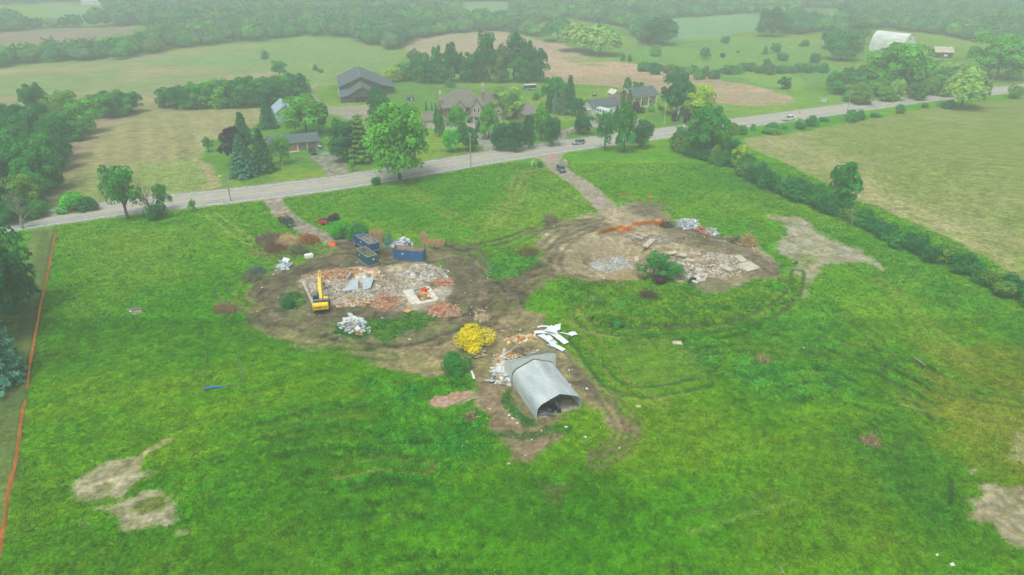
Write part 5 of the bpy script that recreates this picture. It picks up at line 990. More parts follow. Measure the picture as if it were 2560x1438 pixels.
# ------------------------------------------------------------------ open-top waste containers
def container(loc, rz, L_, Wd, Hh, mcol, inner, label, name='waste_container', fill=.35, rails=None, nr=9, z0=.15, wheels=True, fillcol=None, steep=False):
    r = thing(name, label, 'container', (loc[0], loc[1], loc[2]), rz); t_ = .07
    b = MB(); b.box((L_ / 2, t_ / 2, z0 + Hh / 2), (L_, t_, Hh)).box((L_ / 2, Wd - t_ / 2, z0 + Hh / 2), (L_, t_, Hh)).box((t_ / 2, Wd / 2, z0 + Hh / 2 - .01), (t_, Wd - 2 * t_ - .004, Hh - .02)).box((L_ / 2, Wd / 2, z0 + .05), (L_ - 2 * t_ - .01, Wd - 2 * t_ - .01, .1)); b.build('body', mcol, r)
    MB().box((L_ - t_ / 2, Wd / 2, z0 + Hh / 2 - .01), (t_, Wd - 2 * t_ - .004, Hh - .02)).build('door', mcol, r)
    ib = MB(); ib.box((L_ / 2, t_ + .012, z0 + Hh / 2 + .03), (L_ - .2, .02, Hh - .12)).box((L_ / 2, Wd - t_ - .012, z0 + Hh / 2 + .03), (L_ - .2, .02, Hh - .12)).box((t_ + .012, Wd / 2, z0 + Hh / 2 + .03), (.02, Wd - .2, Hh - .12)).box((L_ - t_ - .012, Wd / 2, z0 + Hh / 2 + .03), (.02, Wd - .2, Hh - .12)); ib.build('lining', inner, r)
    tr_ = MB(); rm = rails or mcol
    for y in (0, Wd): tr_.tube((0, y, z0 + Hh), (L_, y, z0 + Hh), .075, n=6)
    for x in (0, L_): tr_.tube((x, 0, z0 + Hh + .003), (x, Wd, z0 + Hh + .003), .075, n=6)
    tr_.build('top_rail', rm, r)
    rb = MB()
    for i in range(nr):
        x = (i + .5) * L_ / nr
        for y in (-.04, Wd + .04): rb.box((x, y, z0 + Hh / 2 - .05), (.09, .08, Hh - .14))
    for i in range(3):
        rb.box((L_ + .04, Wd / 2, z0 + Hh * (i + .7) / 3.3), (.07, Wd * .96, .08))
    rb.build('rib', mcol, r)
    lr = MB(); lr.box((L_ / 2, -.05, z0 + .02), (L_, .12, .14)).box((L_ / 2, Wd + .05, z0 + .02), (L_, .12, .14)).box((L_ + .06, Wd / 2, z0 + .02), (.12, Wd, .14)); lr.build('base_rail', rm, r)
    fc = fillcol if fillcol is not None else mat('container_waste', S(150, 138, 120), .95, .25, 2, bump=.5)
    fb = MB(); k = 8
    hgt = [[z0 + Hh * fill + random.uniform(-.07, .07) for _ in range(5)] for _ in range(k + 1)]
    for i in range(k + 1):
        for j in range(5): fb.v.append((.12 + (L_ - .24) * i / k, .12 + (Wd - .24) * j / 4, hgt[i][j]))
    for i in range(k):
        for j in range(4): q = i * 5 + j; fb.f.append((q, q + 5, q + 6, q + 1))
    fb.build('waste', fc, r)
    if wheels:
        for x in (.4, L_ - .4):
            for y in (.2, Wd - .2): MB().tube((x, y - .1, .16), (x, y + .1, .16), .16, n=12).build('wheel', mat('steel_wheel', S(70, 70, 68), .6), r)
    MB().box((L_ * .33, -.095, z0 + Hh * .62), (.4, .02, .34)).build('sticker', mat('white_sticker', S(226, 226, 220), .6), r)
    if steep: MB().box((L_ + .085, Wd * .58, z0 + Hh * .62), (.02, .5, .38)).build('sticker', MATS['white_sticker'], r)
    return r
tealM = mat('dark_teal_paint', S(42, 98, 114), .55, .12, 1.5, spec=.5); blueM = mat('blue_paint', S(20, 90, 148), .5, .14, 1.2, spec=.5, col2=S(36, 104, 156)); navyM = mat('navy_blue_paint', S(28, 90, 142), .5, .12, 1.5, spec=.5)
railM = mat('scuffed_rail', S(140, 160, 164), .6, .15, 3)
A, rz, L_ = frame2((892, 646.5), (920.6, 667.5)); container(A, rz, max(L_, 5.6), 2.35, 2.15, tealM, mat('olive_lining', S(150, 150, 120), .9, .2, 1.5), 'dark teal open waste container nearest the rubble, in front of the blue truck', rails=railM, fill=.12, steep=True)
A, rz, L_ = frame2((983.2, 648), (1054, 654)); container(A, rz, 6.9, 2.4, 2.2, blueM, mat('rusty_lining', S(160, 112, 84), .9, .2, 1.5, col2=S(196, 160, 130)), 'long bright blue open waste container standing right of the truck', rails=mat('blue_rail', S(60, 110, 150), .6), fill=.1)
# roll-off truck with its container
TA = P(891.6, 590, 3.1); TB = P(923.5, 610, 3.1); rz = math.atan2(TB.y - TA.y, TB.x - TA.x); L_ = (TB - TA).length; TA.z = 0
T1 = thing('hook_lift_truck', 'blue roll-off truck parked behind the teal container, carrying a blue open container', 'truck', TA, rz)
mb = MB(); mb.box((L_ / 2 - .8, .75, .98), (L_ + 3.0, .18, .3)).box((L_ / 2 - .8, 1.65, .98), (L_ + 3.0, .18, .3)); 
for x in (-1, 1.5, 4): mb.box((x, 1.2, .98), (.2, .72, .2))
mb.build('chassis', mat('muddy_frame', S(96, 92, 84), .8), T1)
cb = MB(); cb.prism([(-2.5, .75), (-.55, .75), (-.55, 2.75), (-2.0, 2.75), (-2.45, 1.9)], .08, 2.32); cbo = cb.build('cab', navyM, T1, bevel=.06)
MB().add([(-2.47, .25, 1.95), (-2.47, 2.15, 1.95), (-2.04, 2.15, 2.68), (-2.04, .25, 2.68)], [(0, 1, 2, 3)]).build('windscreen', mat('dark_glass', S(40, 50, 56), .12, .02, 1, spec=.8), T1)
for y in (.07, 2.33): MB().box((-1.4, y, 2.2), (.9, .02, .6)).build('window', MATS['dark_glass'], T1)
MB().box((-2.62, 1.2, .8), (.2, 2.3, .35)).build('bumper', mat('chrome_grey', S(190, 196, 198), .3, metal=.6), T1); MB().tube((-.45, .3, 1.0), (-.45, .3, 3.1), .07).build('exhaust', MATS['chrome_grey'], T1)
for x in (-1.7, 3.2, 4.5):
    for y in (.15, 2.25):
        wv = MB().tube((x, y - .17, .5), (x, y + .17, .5), .5, n=16).build('wheel', mat('muddy_tyre', S(126, 116, 102), .95, .2, 3), T1); MB().tube((x, y - .185, .5), (x, y + .185, .5), .25, n=12).build('rim', mat('muddy_rim', S(160, 152, 140), .7), wv)
container((TA.x, TA.y, 1.0), rz, L_, 2.4, 1.85, navyM, mat('grey_lining', S(120, 118, 112), .9, .2, 2), 'blue open container loaded on the roll-off truck', rails=railM, fill=.86, wheels=False, fillcol=mat('grey_load', S(128, 124, 118), .95, .25, 1.5, bump=.5))
# ------------------------------------------------------------------ excavator
E0 = P(805, 770); EX = thing('excavator', 'yellow tracked excavator working at the left edge of the house rubble', 'excavator', E0, R(103))
yel = mat('excavator_yellow', S(255, 208, 18), .5, .06, 1.5, spec=.5); ygrey = mat('excavator_grey', S(112, 124, 128), .6, .1, 2)
for s_ in (-1, 1):
    tk = MB().prism([(-2.1, .28), (-1.8, 0), (1.8, 0), (2.1, .28), (2.1, .6), (1.75, .9), (-1.75, .9), (-2.1, .6)], s_ * 1.25 - .3, s_ * 1.25 + .3).build('track', mat('track_steel', S(96, 92, 86), .8, .2, 4), EX, bevel=.05)
    g = MB()
    for i in range(14):
        x = -1.8 + 3.6 * i / 13
        for zz in (-.015, .915): g.box((x, s_ * 1.25, zz), (.1, .6, .05))
    g.build('tread', mat('tread_steel', S(70, 68, 64), .8), tk)
MB().box((0, 0, .75), (2.0, 1.7, .5)).build('undercarriage', mat('dark_steel', S(50, 52, 52), .8), EX)
MB().box((-.55, -.0, 1.32), (3.3, 2.8, .35)).build('deck', ygrey, EX, bevel=.04)
MB().prism([(-3.0, 1.12), (-2.2, 1.05), (-2.15, 2.35), (-2.75, 2.35), (-3.0, 2.15)], -1.42, 1.42).build('counterweight', yel, EX, bevel=.1)
MB().box((-1.4, 0, 1.92), (1.4, 2.7, .86)).build('engine_cover', ygrey, EX, bevel=.06); MB().box((-1.85, 0, 2.38), (.55, 2.5, .06)).build('grille', mat('dark_grille', S(48, 56, 60), .8), EX)
MB().box((-.1, -.95, 1.8), (1.5, .8, .6)).build('tank', yel, EX, bevel=.05)
cb_ = MB().box((.75, .95, 2.15), (1.7, .95, 1.6)).build('cab', ygrey, EX, bevel=.08); MB().box((1.62, .95, 2.3), (.02, .8, 1.1)).box((.8, 1.44, 2.4), (1.3, .02, .9)).box((.8, .46, 2.4), (1.3, .02, .9)).box((-.12, .95, 2.4), (.02, .7, .7)).build('window', MATS['dark_glass'], cb_)
bm_ = MB(); pr = [(.3, 1.35), (.9, 1.5), (3.6, 4.3), (6.2, 4.35), (6.25, 4.75), (3.3, 4.95), (2.6, 4.5), (.2, 1.95)]; bm_.prism(pr, -.28, .28).build('boom', yel, EX, bevel=.04)
MB().prism([(5.75, 4.9), (6.25, 5.2), (6.9, 4.2), (7.6, 1.9), (7.35, 1.75), (6.1, 4.1)], -.2, .2).build('stick', yel, EX, bevel=.03)
MB().tube((1.0, .42, 1.6), (3.0, .42, 3.9), .1).tube((1.0, -.42, 1.6), (3.0, -.42, 3.9), .1).tube((3.4, 0, 5.05), (5.8, 0, 5.25), .09).build('hydraulic_cylinder', mat('cylinder_steel', S(196, 200, 196), .35, metal=.6), EX)
MB().prism([(7.1, 1.9), (7.8, 1.9), (8.3, 1.0), (8.0, .3), (7.2, .25), (7.0, .8), (7.5, .9), (7.7, 1.3)], -.6, .6).build('bucket', mat('bucket_steel', S(150, 140, 120), .7), EX, bevel=.02)
def lettering(txt, size, m, parent, loc, rot, depth=.015, name='lettering'):
    cu = bpy.data.curves.new('txt', 'FONT'); cu.body = txt; cu.size = size; cu.extrude = depth; cu.align_x = 'CENTER'; cu.align_y = 'CENTER'
    o = bpy.data.objects.new('txt', cu); COL.objects.link(o); bpy.context.view_layer.update(); me = bpy.data.meshes.new_from_object(o.evaluated_get(bpy.context.evaluated_depsgraph_get())); bpy.data.objects.remove(o)
    q = link(name, me, m, parent); q.location = loc; q.rotation_euler = rot; return q
lettering('KOBELCO', .55, mat('black_letter_paint', S(60, 46, 20), .6), EX, (-3.02, 0, 1.62), (R(90), 0, R(-90)), .02)
# ================================================================== BUILDINGS
shingD = mat('charcoal_shingle', S(92, 104, 108), .9, .1, 1.5, bump=.3); shingB = mat('brown_shingle', S(128, 125, 114), .92, .1, 1.2, bump=.3); tinM = mat('rusty_white_tin', S(234, 238, 236), .55, .1, .7, col2=S(206, 206, 198), stretch=(1, .25, 1))
darkW = mat('dark_weathered_boards', S(84, 84, 80), .95, .15, 3, stretch=(6, 6, .5)); whiteW = mat('white_siding', S(214, 216, 206), .75, .05, 2, stretch=(.3, .3, 6)); trimW = mat('white_trim', S(226, 230, 226), .6, .03, 2)
brickB = brick_mat('brown_brick', S(150, 112, 92), S(128, 96, 80), S(170, 160, 146), 3.2); brickS = brick_mat('pale_stone', S(186, 176, 158), S(160, 152, 138), S(196, 190, 176), 2.2); brickR = brick_mat('red_brick', S(170, 112, 90), S(150, 96, 78), S(180, 168, 152), 3.2)
glassM = MATS['dark_glass']
def gable(r, x0, x1, y0, y1, he, hr, wm, rm, axis='x', ov=.45, th=.18, names=('wall', 'roof'), z0=0.0, off=0.0):
    """box with a pitched roof; ridge along axis"""
    wb = MB()
    if axis == 'x':
        ym = (y0 + y1) / 2; wb.prism([(y0, z0), (y1, z0), (y1, he), (ym, hr), (y0, he)], x0, x1, axis='X')
        s_ = (hr - he) / ((y1 - y0) / 2); rb = MB()
        for a, b in ((y0 - ov, ym), (y1 + ov, ym)):
            ea = he - s_ * ov + .06 + off; rb.add([(x0 - ov, a, ea), (x1 + ov, a, ea), (x1 + ov, b, hr + .06 + off), (x0 - ov, b, hr + .06 + off), (x0 - ov, a, ea + th), (x1 + ov, a, ea + th), (x1 + ov, b, hr + .06 + off + th), (x0 - ov, b, hr + .06 + off + th)], [(0, 3, 2, 1), (4, 5, 6, 7), (0, 1, 5, 4), (1, 2, 6, 5), (2, 3, 7, 6), (3, 0, 4, 7)])
    else:
        xm = (x0 + x1) / 2; wb.prism([(x0, z0), (x1, z0), (x1, he), (xm, hr), (x0, he)], y0, y1)
        s_ = (hr - he) / ((x1 - x0) / 2); rb = MB()
        for a, b in ((x0 - ov, xm), (x1 + ov, xm)):
            ea = he - s_ * ov + .06 + off; rb.add([(a, y0 - ov, ea), (a, y1 + ov, ea), (b, y1 + ov, hr + .06 + off), (b, y0 - ov, hr + .06 + off), (a, y0 - ov, ea + th), (a, y1 + ov, ea + th), (b, y1 + ov, hr + .06 + off + th), (b, y0 - ov, hr + .06 + off + th)], [(0, 3, 2, 1), (4, 5, 6, 7), (0, 1, 5, 4), (1, 2, 6, 5), (2, 3, 7, 6), (3, 0, 4, 7)])
    return wb.build(names[0], wm, r), rb.build(names[1], rm, r)
def hip(r, x0, x1, y0, y1, he, hr, rx, wm, rm, ov=.5, flat=0.0, names=('wall', 'roof'), zw=0.0):
    wo = MB().box(((x0 + x1) / 2, (y0 + y1) / 2, (he + zw) / 2), (x1 - x0, y1 - y0, he - zw)).build(names[0], wm, r); ym = (y0 + y1) / 2
    V = [(x0 - ov, y0 - ov, he - .05), (x1 + ov, y0 - ov, he - .05), (x1 + ov, y1 + ov, he - .05), (x0 - ov, y1 + ov, he - .05), (x0 + rx, ym - flat, hr), (x1 - rx, ym - flat, hr), (x1 - rx, ym + flat, hr), (x0 + rx, ym + flat, hr)]
    ro = MB().add(V + [(a, b, he - .2) for a, b, _ in V[:4]], [(0, 1, 5, 4), (1, 2, 6, 5), (2, 3, 7, 6), (3, 0, 4, 7), (4, 5, 6, 7), (8, 11, 10, 9), (0, 8, 9, 1), (1, 9, 10, 2), (2, 10, 11, 3), (3, 11, 8, 0)]).build(names[1], rm, r); return wo, ro
def window(r, x, y, z, wd, ht, face='f', frame=trimW, bars=1):
    """window on the front (f, y-), left (l, x-) or right (r, x+) wall; (x,y,z) = its centre on the wall"""
    d = {'f': (0, -1), 'l': (-1, 0), 'r': (1, 0)}[face]; fb = MB(); pb = MB()
    def bx(mb, u, v, a, b, o, t):
        if face == 'f': mb.box((x + u, y - o, z + v), (a, t, b))
        else: mb.box((x + d[0] * o, y + u, z + v), (t, a, b))
    bx(fb, 0, ht / 2, wd + .16, .1, .04, .08); bx(fb, 0, -ht / 2, wd + .16, .1, .04, .09); bx(fb, -wd / 2, 0, .1, ht - .102, .04, .078); bx(fb, wd / 2, 0, .1, ht - .102, .04, .078)
    for k in range(bars): bx(fb, (k + 1) * wd / (bars + 1) - wd / 2, 0, .06, ht - .102, .045, .06)
    f = fb.build('window', frame, r); bx(pb, 0, 0, wd - .1, ht - .1, .02, .03); pb.build('pane', glassM, f); return f
def bldg(name, a, b, label, cat='house', drz=0.0):
    A, rz, L_ = frame2(a, b); return thing(name, label, cat, (A.x, A.y, 0), rz + drz), L_
# low brick bungalow with double garage
r, L_ = bldg('bungalow', (677, 384), (799, 371), 'low brick bungalow with charcoal roof and two garage doors behind the birch'); L_ = 16.3
gable(r, 0, L_, 0, 8.5, 2.7, 4.6, brickB, shingD)
for x in (L_ - 6.2, L_ - 2.9): MB().box((x + .4, -.03, 1.12), (2.5, .08, 2.2)).build('garage_door', mat('grey_garage_door', S(126, 122, 112), .8), r)
gtr = MB()
for x in (L_ - 7.3, L_ - 4.1, L_ - .25): gtr.box((x, -.06, 1.2), (.4, .14, 2.4))
gtr.build('door_surround', mat('cream_trim', S(220, 204, 164), .8), r)
window(r, L_ - 9.6, 0, 1.7, 1.8, .8); window(r, L_ - 12.6, 0, 1.6, 1.4, 1.0); MB().box((L_ - 8.5, -.8, .06), (3.4, 1.4, .12)).build('step', concM, r)
def bin_(px, py, col, label, h=1.1, w_=.7):
    p = P(px, py); r = thing('wheelie_bin', label, 'bin', p); MB().box((0, 0, h / 2), (w_, w_, h), top=(1.12, 1.12)).build('body', col, r, bevel=.03); MB().box((0, 0, h + .05), (w_ * 1.2, w_ * 1.2, .1)).build('lid', mat('pale_lid', S(206, 214, 216), .6), r)
binB = mat('blue_bin', S(40, 104, 160), .6)
bin_(801, 375, binB, 'tall blue barrel with white lid at the right corner of the bungalow garage', 1.3, .9); bin_(733, 377, binB, 'left blue bin standing against the bungalow wall'); bin_(738, 376.4, binB, 'right blue bin standing against the bungalow wall')
# mansion
r, _ = bldg('mansion', (1112, 312), (1226, 304), 'large brick and stone mansion with steep grey-brown hipped roof and two chimneys'); M_ = r
hip(r, 0, 17.2, 0, 11.5, 6.5, 12.0, 5.2, brickB, shingB, .7, 1.2)
for x0, x1, zr, d in ((3.6, 8.2, 9.4, 1.4), (10.4, 14.6, 9.6, 1.8)):
    gable(r, x0, x1, -d, 3.5, 6.3, zr, brickS, shingB, axis='y', ov=.4, names=('bay_wall', 'bay_roof'), z0=0)
    window(r, (x0 + x1) / 2 - .8, -d, 5.2, .8, 1.3, bars=0); window(r, (x0 + x1) / 2 + .9, -d, 5.2, .6, 1.9, bars=0); window(r, (x0 + x1) / 2, -d, 2.0, 1.8, 1.6)
window(r, 9.3, 0, 5.2, 1.5, 1.7); window(r, 1.9, 0, 5.0, 1.1, 1.7, bars=0); window(r, 1.9, 0, 1.9, 1.1, 1.7, bars=0); window(r, 15.9, 0, 4.8, 1.0, 1.6)
MB().box((9.5, -2.0, 3.1), (3.4, 3.0, .25)).build('porch_roof', shingB, r); MB().box((9.4, -2.2, .2), (3.6, 3.4, .4)).build('porch_step', concM, r)
for x in (8.0, 11.0): MB().tube((x, -3.2, .4), (x, -3.2, 3.0), .16, n=10).build('column', trimW, r)
MB().box((9.3, -.04, 1.5), (1.3, .1, 2.3)).build('door', mat('dark_door', S(70, 62, 56), .6), r)
hip(r, 15.4, 25.4, 1.2, 10.4, 3.4, 10.6, 3.0, brickS, shingB, .5, .4, names=('wing_wall', 'wing_roof'))
gable(r, 20.4, 23.6, .2, 4, 4.8, 6.6, brickS, shingB, axis='y', ov=.3, names=('wing_gable', 'wing_gable_roof')); window(r, 22, .2, 3.9, 1.3, 1.0); window(r, 19, 1.2, 1.9, 1.0, 1.2)
hip(r, -8.6, -.1, -3.5, 3.6, 2.9, 5.6, 2.6, brickS, shingB, .4, .3, names=('garage_wall', 'garage_roof')); MB().box((-6.2, -3.53, 1.15), (2.8, .08, 2.3)).build('garage_door', mat('white_garage_door', S(206, 204, 194), .7), r)
for x, y, zt in ((-.5, 4.2, 11.4), (17.6, 7.0, 12.8)):
    c = MB().box((x, y, zt / 2 - .5), (1.1, 1.4, zt - 4.0)).build('chimney', brickB, r); MB().box((x, y, zt - 1.75), (1.0, 1.3, 2.5)).box((x, y, zt - .5), (1.25, 1.55, .3)).build('chimney_top', brickS, c); MB().tube((x, y, zt), (x, y, zt + .9), .28, n=10).tube((x, y, zt + .5), (x, y, zt + .62), .5, n=10).build('chimney_pot', trimW, c)
# small brown garage
r, _ = bldg('garage', (1312.8, 305), (1344, 300.5), 'small brown garage with dark hipped roof between the mansion and the blue spruces', 'garage')
hip(r, 0, 8.6, 0, 9.4, 3.0, 6.0, 3.0, mat('brown_stucco', S(150, 132, 110), .9, .08, 1), shingB, .5, .6); MB().box((4, -.03, 1.1), (5, .06, 2.1)).build('garage_door', mat('brown_door', S(120, 100, 84), .7), r); window(r, 0, 4.5, 1.8, 1.2, .9, 'l')
MB().box((-2.1, 5.5, 2.9), (3.4, .5, .12), (0, -.5, .25)).build('awning', mat('orange_canvas', S(228, 150, 70), .8), r)
# grey barn
r = thing('barn', 'big dark barn with slate-grey pitched roof and a gabled front annex', 'barn', P(851, 243), R(14))
gable(r, 0, 20, 0, 33, 4.4, 8.6, darkW, shingD, axis='y', ov=.6); MB().add([(20.4, 2, 4.35), (25.5, 2, 3.0), (25.5, 27, 3.0), (20.4, 27, 4.35), (20.4, 2, 4.15), (25.5, 2, 2.8), (25.5, 27, 2.8), (20.4, 27, 4.15)], [(0, 1, 2, 3), (7, 6, 5, 4), (0, 4, 5, 1), (1, 5, 6, 2), (2, 6, 7, 3), (3, 7, 4, 0)]).build('lean_to_roof', shingD, r)
MB().box((22.6, 14.5, 1.4), (5.0, 24, 2.8)).build('lean_to_wall', darkW, r)
gable(r, 4.2, 15.2, -14.5, -.1, 3.4, 6.6, darkW, shingD, axis='y', ov=.5, names=('annex_wall', 'annex_roof'))
MB().add([(-.3, -14.6, 2.5), (4.0, -14.6, 3.3), (4.0, -.5, 3.8), (-.3, -.5, 3.2), (-.3, -14.6, 2.3), (4.0, -14.6, 3.1), (4.0, -.5, 3.6), (-.3, -.5, 3.0)], [(0, 1, 2, 3), (7, 6, 5, 4), (0, 4, 5, 1), (1, 5, 6, 2), (2, 6, 7, 3), (3, 7, 4, 0)]).build('side_roof', shingD, r); MB().box((1.9, -7.5, 1.15), (3.8, 13.6, 2.3)).build('side_wall', darkW, r)
MB().tube((10, -.5, 8.86), (10, 33.5, 8.86), .14, n=6).build('ridge_cap', mat('pale_ridge', S(150, 160, 164), .6), r)
MB().box((-.4, 33.5, 4.5), (.3, .3, .3)).add([(-.7, 33.2, 4.33), (9.9, 33.2, 8.86), (9.9, 33.75, 8.86), (-.7, 33.75, 4.33), (-.7, 33.2, 4.5), (9.9, 33.2, 9.02), (9.9, 33.75, 9.02), (-.7, 33.75, 4.5)], [(0, 3, 2, 1), (4, 5, 6, 7), (0, 1, 5, 4), (1, 2, 6, 5), (2, 3, 7, 6), (3, 0, 4, 7)]).build('bargeboard', mat('rusty_orange_metal', S(214, 150, 116), .7, .15, 3), r)
MB().box((9.7, -14.53, 1.35), (7.4, .08, 2.5)).build('dark_bay_panel', mat('painted_bay_shade', S(40, 44, 44), .95), r); fm = MB()  # flat dark panel on the closed wall paints the bay's unlit depth
for x in (6.0, 8.4, 11.0, 13.4): fm.box((x, -14.6, 1.4), (.16, .12, 2.7))
fm.box((9.7, -14.61, 2.75), (9.6, .14, .16)).box((9.7, -14.61, 4.4), (6.0, .14, .14)).box((9.7, -14.62, 5.0), (.14, .14, 2.2)).build('timber_frame', mat('grey_timber', S(120, 124, 116), .9), r); MB().tube((-.45, -.2, 0), (-.45, -.2, 4.2), .14).build('downpipe', trimW, r)
# small pale barn
r = thing('barn', 'small pale blue-white barn half hidden behind the dark spruce', 'barn', P(694, 304), R(24)); gable(r, 0, 7.5, 0, 14, 3.4, 6.2, mat('pale_blue_metal', S(178, 196, 208), .6, .05, 1), mat('pale_blue_roof', S(162, 180, 196), .5, .05, 1), axis='y', ov=.4); MB().box((3.7, -.03, 1.5), (2.6, .06, 2.8)).build('door', mat('pale_door', S(196, 208, 214), .6), r)
# white workshop
r, _ = bldg('workshop', (1480.3, 287.5), (1548, 279.5), 'white sided workshop with dark roof beside the parked motorhome', 'workshop')
gable(r, 0, 13.6, 0, 8.0, 3.0, 5.4, whiteW, shingD, ov=.4); window(r, 0, 5.6, 1.9, .7, 1.0, 'l', bars=0); window(r, 0, 3.0, 1.9, .7, 1.0, 'l', bars=0); MB().box((9.8, -.03, 1.15), (3.0, .06, 2.2)).build('garage_door', trimW, r); MB().box((-.9, 2.2, 2.0), (1.5, 2.0, .12)).build('canopy', trimW, r)
MB().box((-.6, 1.3, 1.0), (.9, .9, 2.0)).build('porch', mat('pinkish_panel', S(190, 176, 166), .8), r); MB().tube((12.6, 3.9, 5.2), (12.6, 3.9, 9.0), .05).build('mast', greyM, r)
# brick shed
r = thing('shed', 'small pinkish brick shed with white roof edge between workshop and cedars', 'shed', P(1533, 256), R(25)); gable(r, 0, 3.6, 0, 5.0, 3.6, 5.0, mat('pink_brick', S(194, 164, 148), .9, .06, 2), whiteW, axis='y', ov=.25)
# house with columns
r, _ = bldg('house', (1582, 270.5), (1648, 262), 'two-storey house with dark roof and tall white porch columns'); hL = 14.6
gable(r, 0, hL, 1.8, 9.8, 4.8, 7.2, brickB, shingD, ov=.4); MB().box((hL / 2 - .3, .85, 4.62), (hL - 1.2, 1.8, .22)).box((hL / 2 - .3, .02, 4.55), (hL - 1.2, .2, .5)).build('porch_roof', trimW, r)
MB().add([(-.1, -.3, 4.78), (hL + .1, -.3, 4.78), (hL + .1, 1.5, 5.0), (-.1, 1.5, 5.0), (-.1, -.3, 4.9), (hL + .1, -.3, 4.9), (hL + .1, 1.5, 5.12), (-.1, 1.5, 5.12)], [(0, 3, 2, 1), (4, 5, 6, 7), (0, 1, 5, 4), (1, 2, 6, 5), (2, 3, 7, 6), (3, 0, 4, 7)]).build('porch_shingles', shingD, r)
MB().box((hL / 2, 1.74, 2.4), (hL - .1, .08, 4.6)).build('front_wall', mat('buff_render', S(182, 174, 154), .85, .06, 1.2), r)
for x in (.7, 4.4, 8.6, 12.8): MB().box((x, .1, 2.2), (.34, .34, 4.4)).build('column', trimW, r)
for x, z, w_, h_ in ((2.5, 3.7, 1.2, 1.0), (10.4, 3.7, 1.4, 1.0), (13.4, 3.6, .8, 1.0), (2.5, 1.4, 1.3, 1.0), (11, 1.4, 1.4, 1.0)): window(r, x, 1.7, z, w_, h_)
MB().box((6.2, 1.66, 1.25), (1.1, .1, 2.3)).build('door', mat('door_brown', S(90, 70, 56), .6), r); MB().box((6.2, -.2, .1), (5.6, 1.6, .2)).build('porch_step', concM, r); MB().box((11.8, 6.2, 7.3), (.5, .5, 1.0)).build('chimney', trimW, r)
MB().tube((-.35, 1.7, 4.9), (-.35, 5.8, 7.35), .14, n=4).tube((-.35, 9.9, 4.9), (-.35, 5.8, 7.35), .14, n=4).build('bargeboard', trimW, r)
# round-roofed barn
r, _ = bldg('round_roof_barn', (2251, 138), (2288, 130), 'white round-roofed barn rising out of the trees at the upper right', 'barn', drz=R(-14)); wB = 12.5; hB = 12.6; n = 18; pf = []
for i in range(n + 1):
    t_ = i / n; a = math.pi * t_; pf.append((wB / 2 - wB / 2 * math.cos(a) * (1.0 - .0 * math.sin(a)), 1.2 + (hB - 1.2) * math.sin(a) ** .82))
pf2 = [(wB / 2 + (a - wB / 2) * 1.02, b * 1.012) for a, b in pf]; V = []; Fc = []
for y in (-.5, 24.0):
    for a, b in pf2: V.append((a, y, b))
for i in range(n): Fc.append((i, i + 1, n + 2 + i, n + 1 + i))
m_ = MB(); m_.v = V; m_.f = Fc; ro = m_.build('roof', tinM, r); md = ro.modifiers.new('thickness', 'SOLIDIFY'); md.thickness = .12
MB().prism([(0.05, 0)] + [(a * .996 + .02, b * .99) for a, b in pf] + [(wB - .05, 0)], 0, 23.5).build('wall', mat('white_boards', S(226, 232, 230), .8, .06, .8, stretch=(.4, .4, 3)), r)
MB().box((wB / 2, -.04, 9.6), (1.0, .08, 1.4)).build('loft_hatch', glassM, r); MB().box((4.2, -.04, 1.3), (2.4, .08, 2.4)).build('door', mat('grey_barn_door', S(150, 156, 154), .8), r)
for x in (8.2, 10.0): window(r, x, 0, 2.6, .7, .7, bars=0)
# weathered shed
r = thing('shed', 'weathered grey shed with rust-streaked tin roof right of the round-roofed barn', 'shed', P(2334, 144), R(-14))
gable(r, 0, 10.5, 0, 8.5, 3.4, 6.0, darkW, mat('rust_streaked_tin', S(200, 194, 180), .7, .2, .6, col2=S(186, 162, 142)), ov=.5); MB().box((6.6, -.03, 1.5), (2.0, .06, 1.2)).build('white_panel', trimW, r); MB().box((2.2, -.03, 1.3), (1.6, .06, 2.2)).build('door', glassM, r)
# far roofs
for a, b, l, hm_, w_, d_ in (((2388, 88), (2446, 86), 'distant low house with pale blue roof in the trees at the upper right', S(150, 176, 204), 16, 8), ((2536, 92), (2580, 88), 'distant roof just inside the right edge among the trees', S(190, 194, 188), 12, 8), ((204, 12), (246, 12), 'faint pale roof in the haze at the top left', S(196, 206, 214), 24, 12)):
    r, _ = bldg('farmhouse', a, b, l); gable(r, 0, w_, 0, d_, 4.0, 7.5, whiteW, mat('far_roof_%d' % a[0], hm_, .7), ov=.4); window(r, w_ * .3, 0, 1.8, 1.2, 1.1); window(r, w_ * .7, 0, 1.8, 1.2, 1.1); MB().box((w_ * .6, d_ / 2, 7.6), (.8, .8, 1.6)).build('chimney', brickR, r)
# coop in the paddock
r = thing('coop', 'tiny dark coop with a white door inside the fenced paddock', 'shed', P(1018, 252), R(10)); gable(r, 0, 3.0, 0, 2.2, 1.5, 2.1, darkW, shingD, ov=.25); MB().box((2.0, -.03, .7), (.7, .06, .9)).build('door', trimW, r)
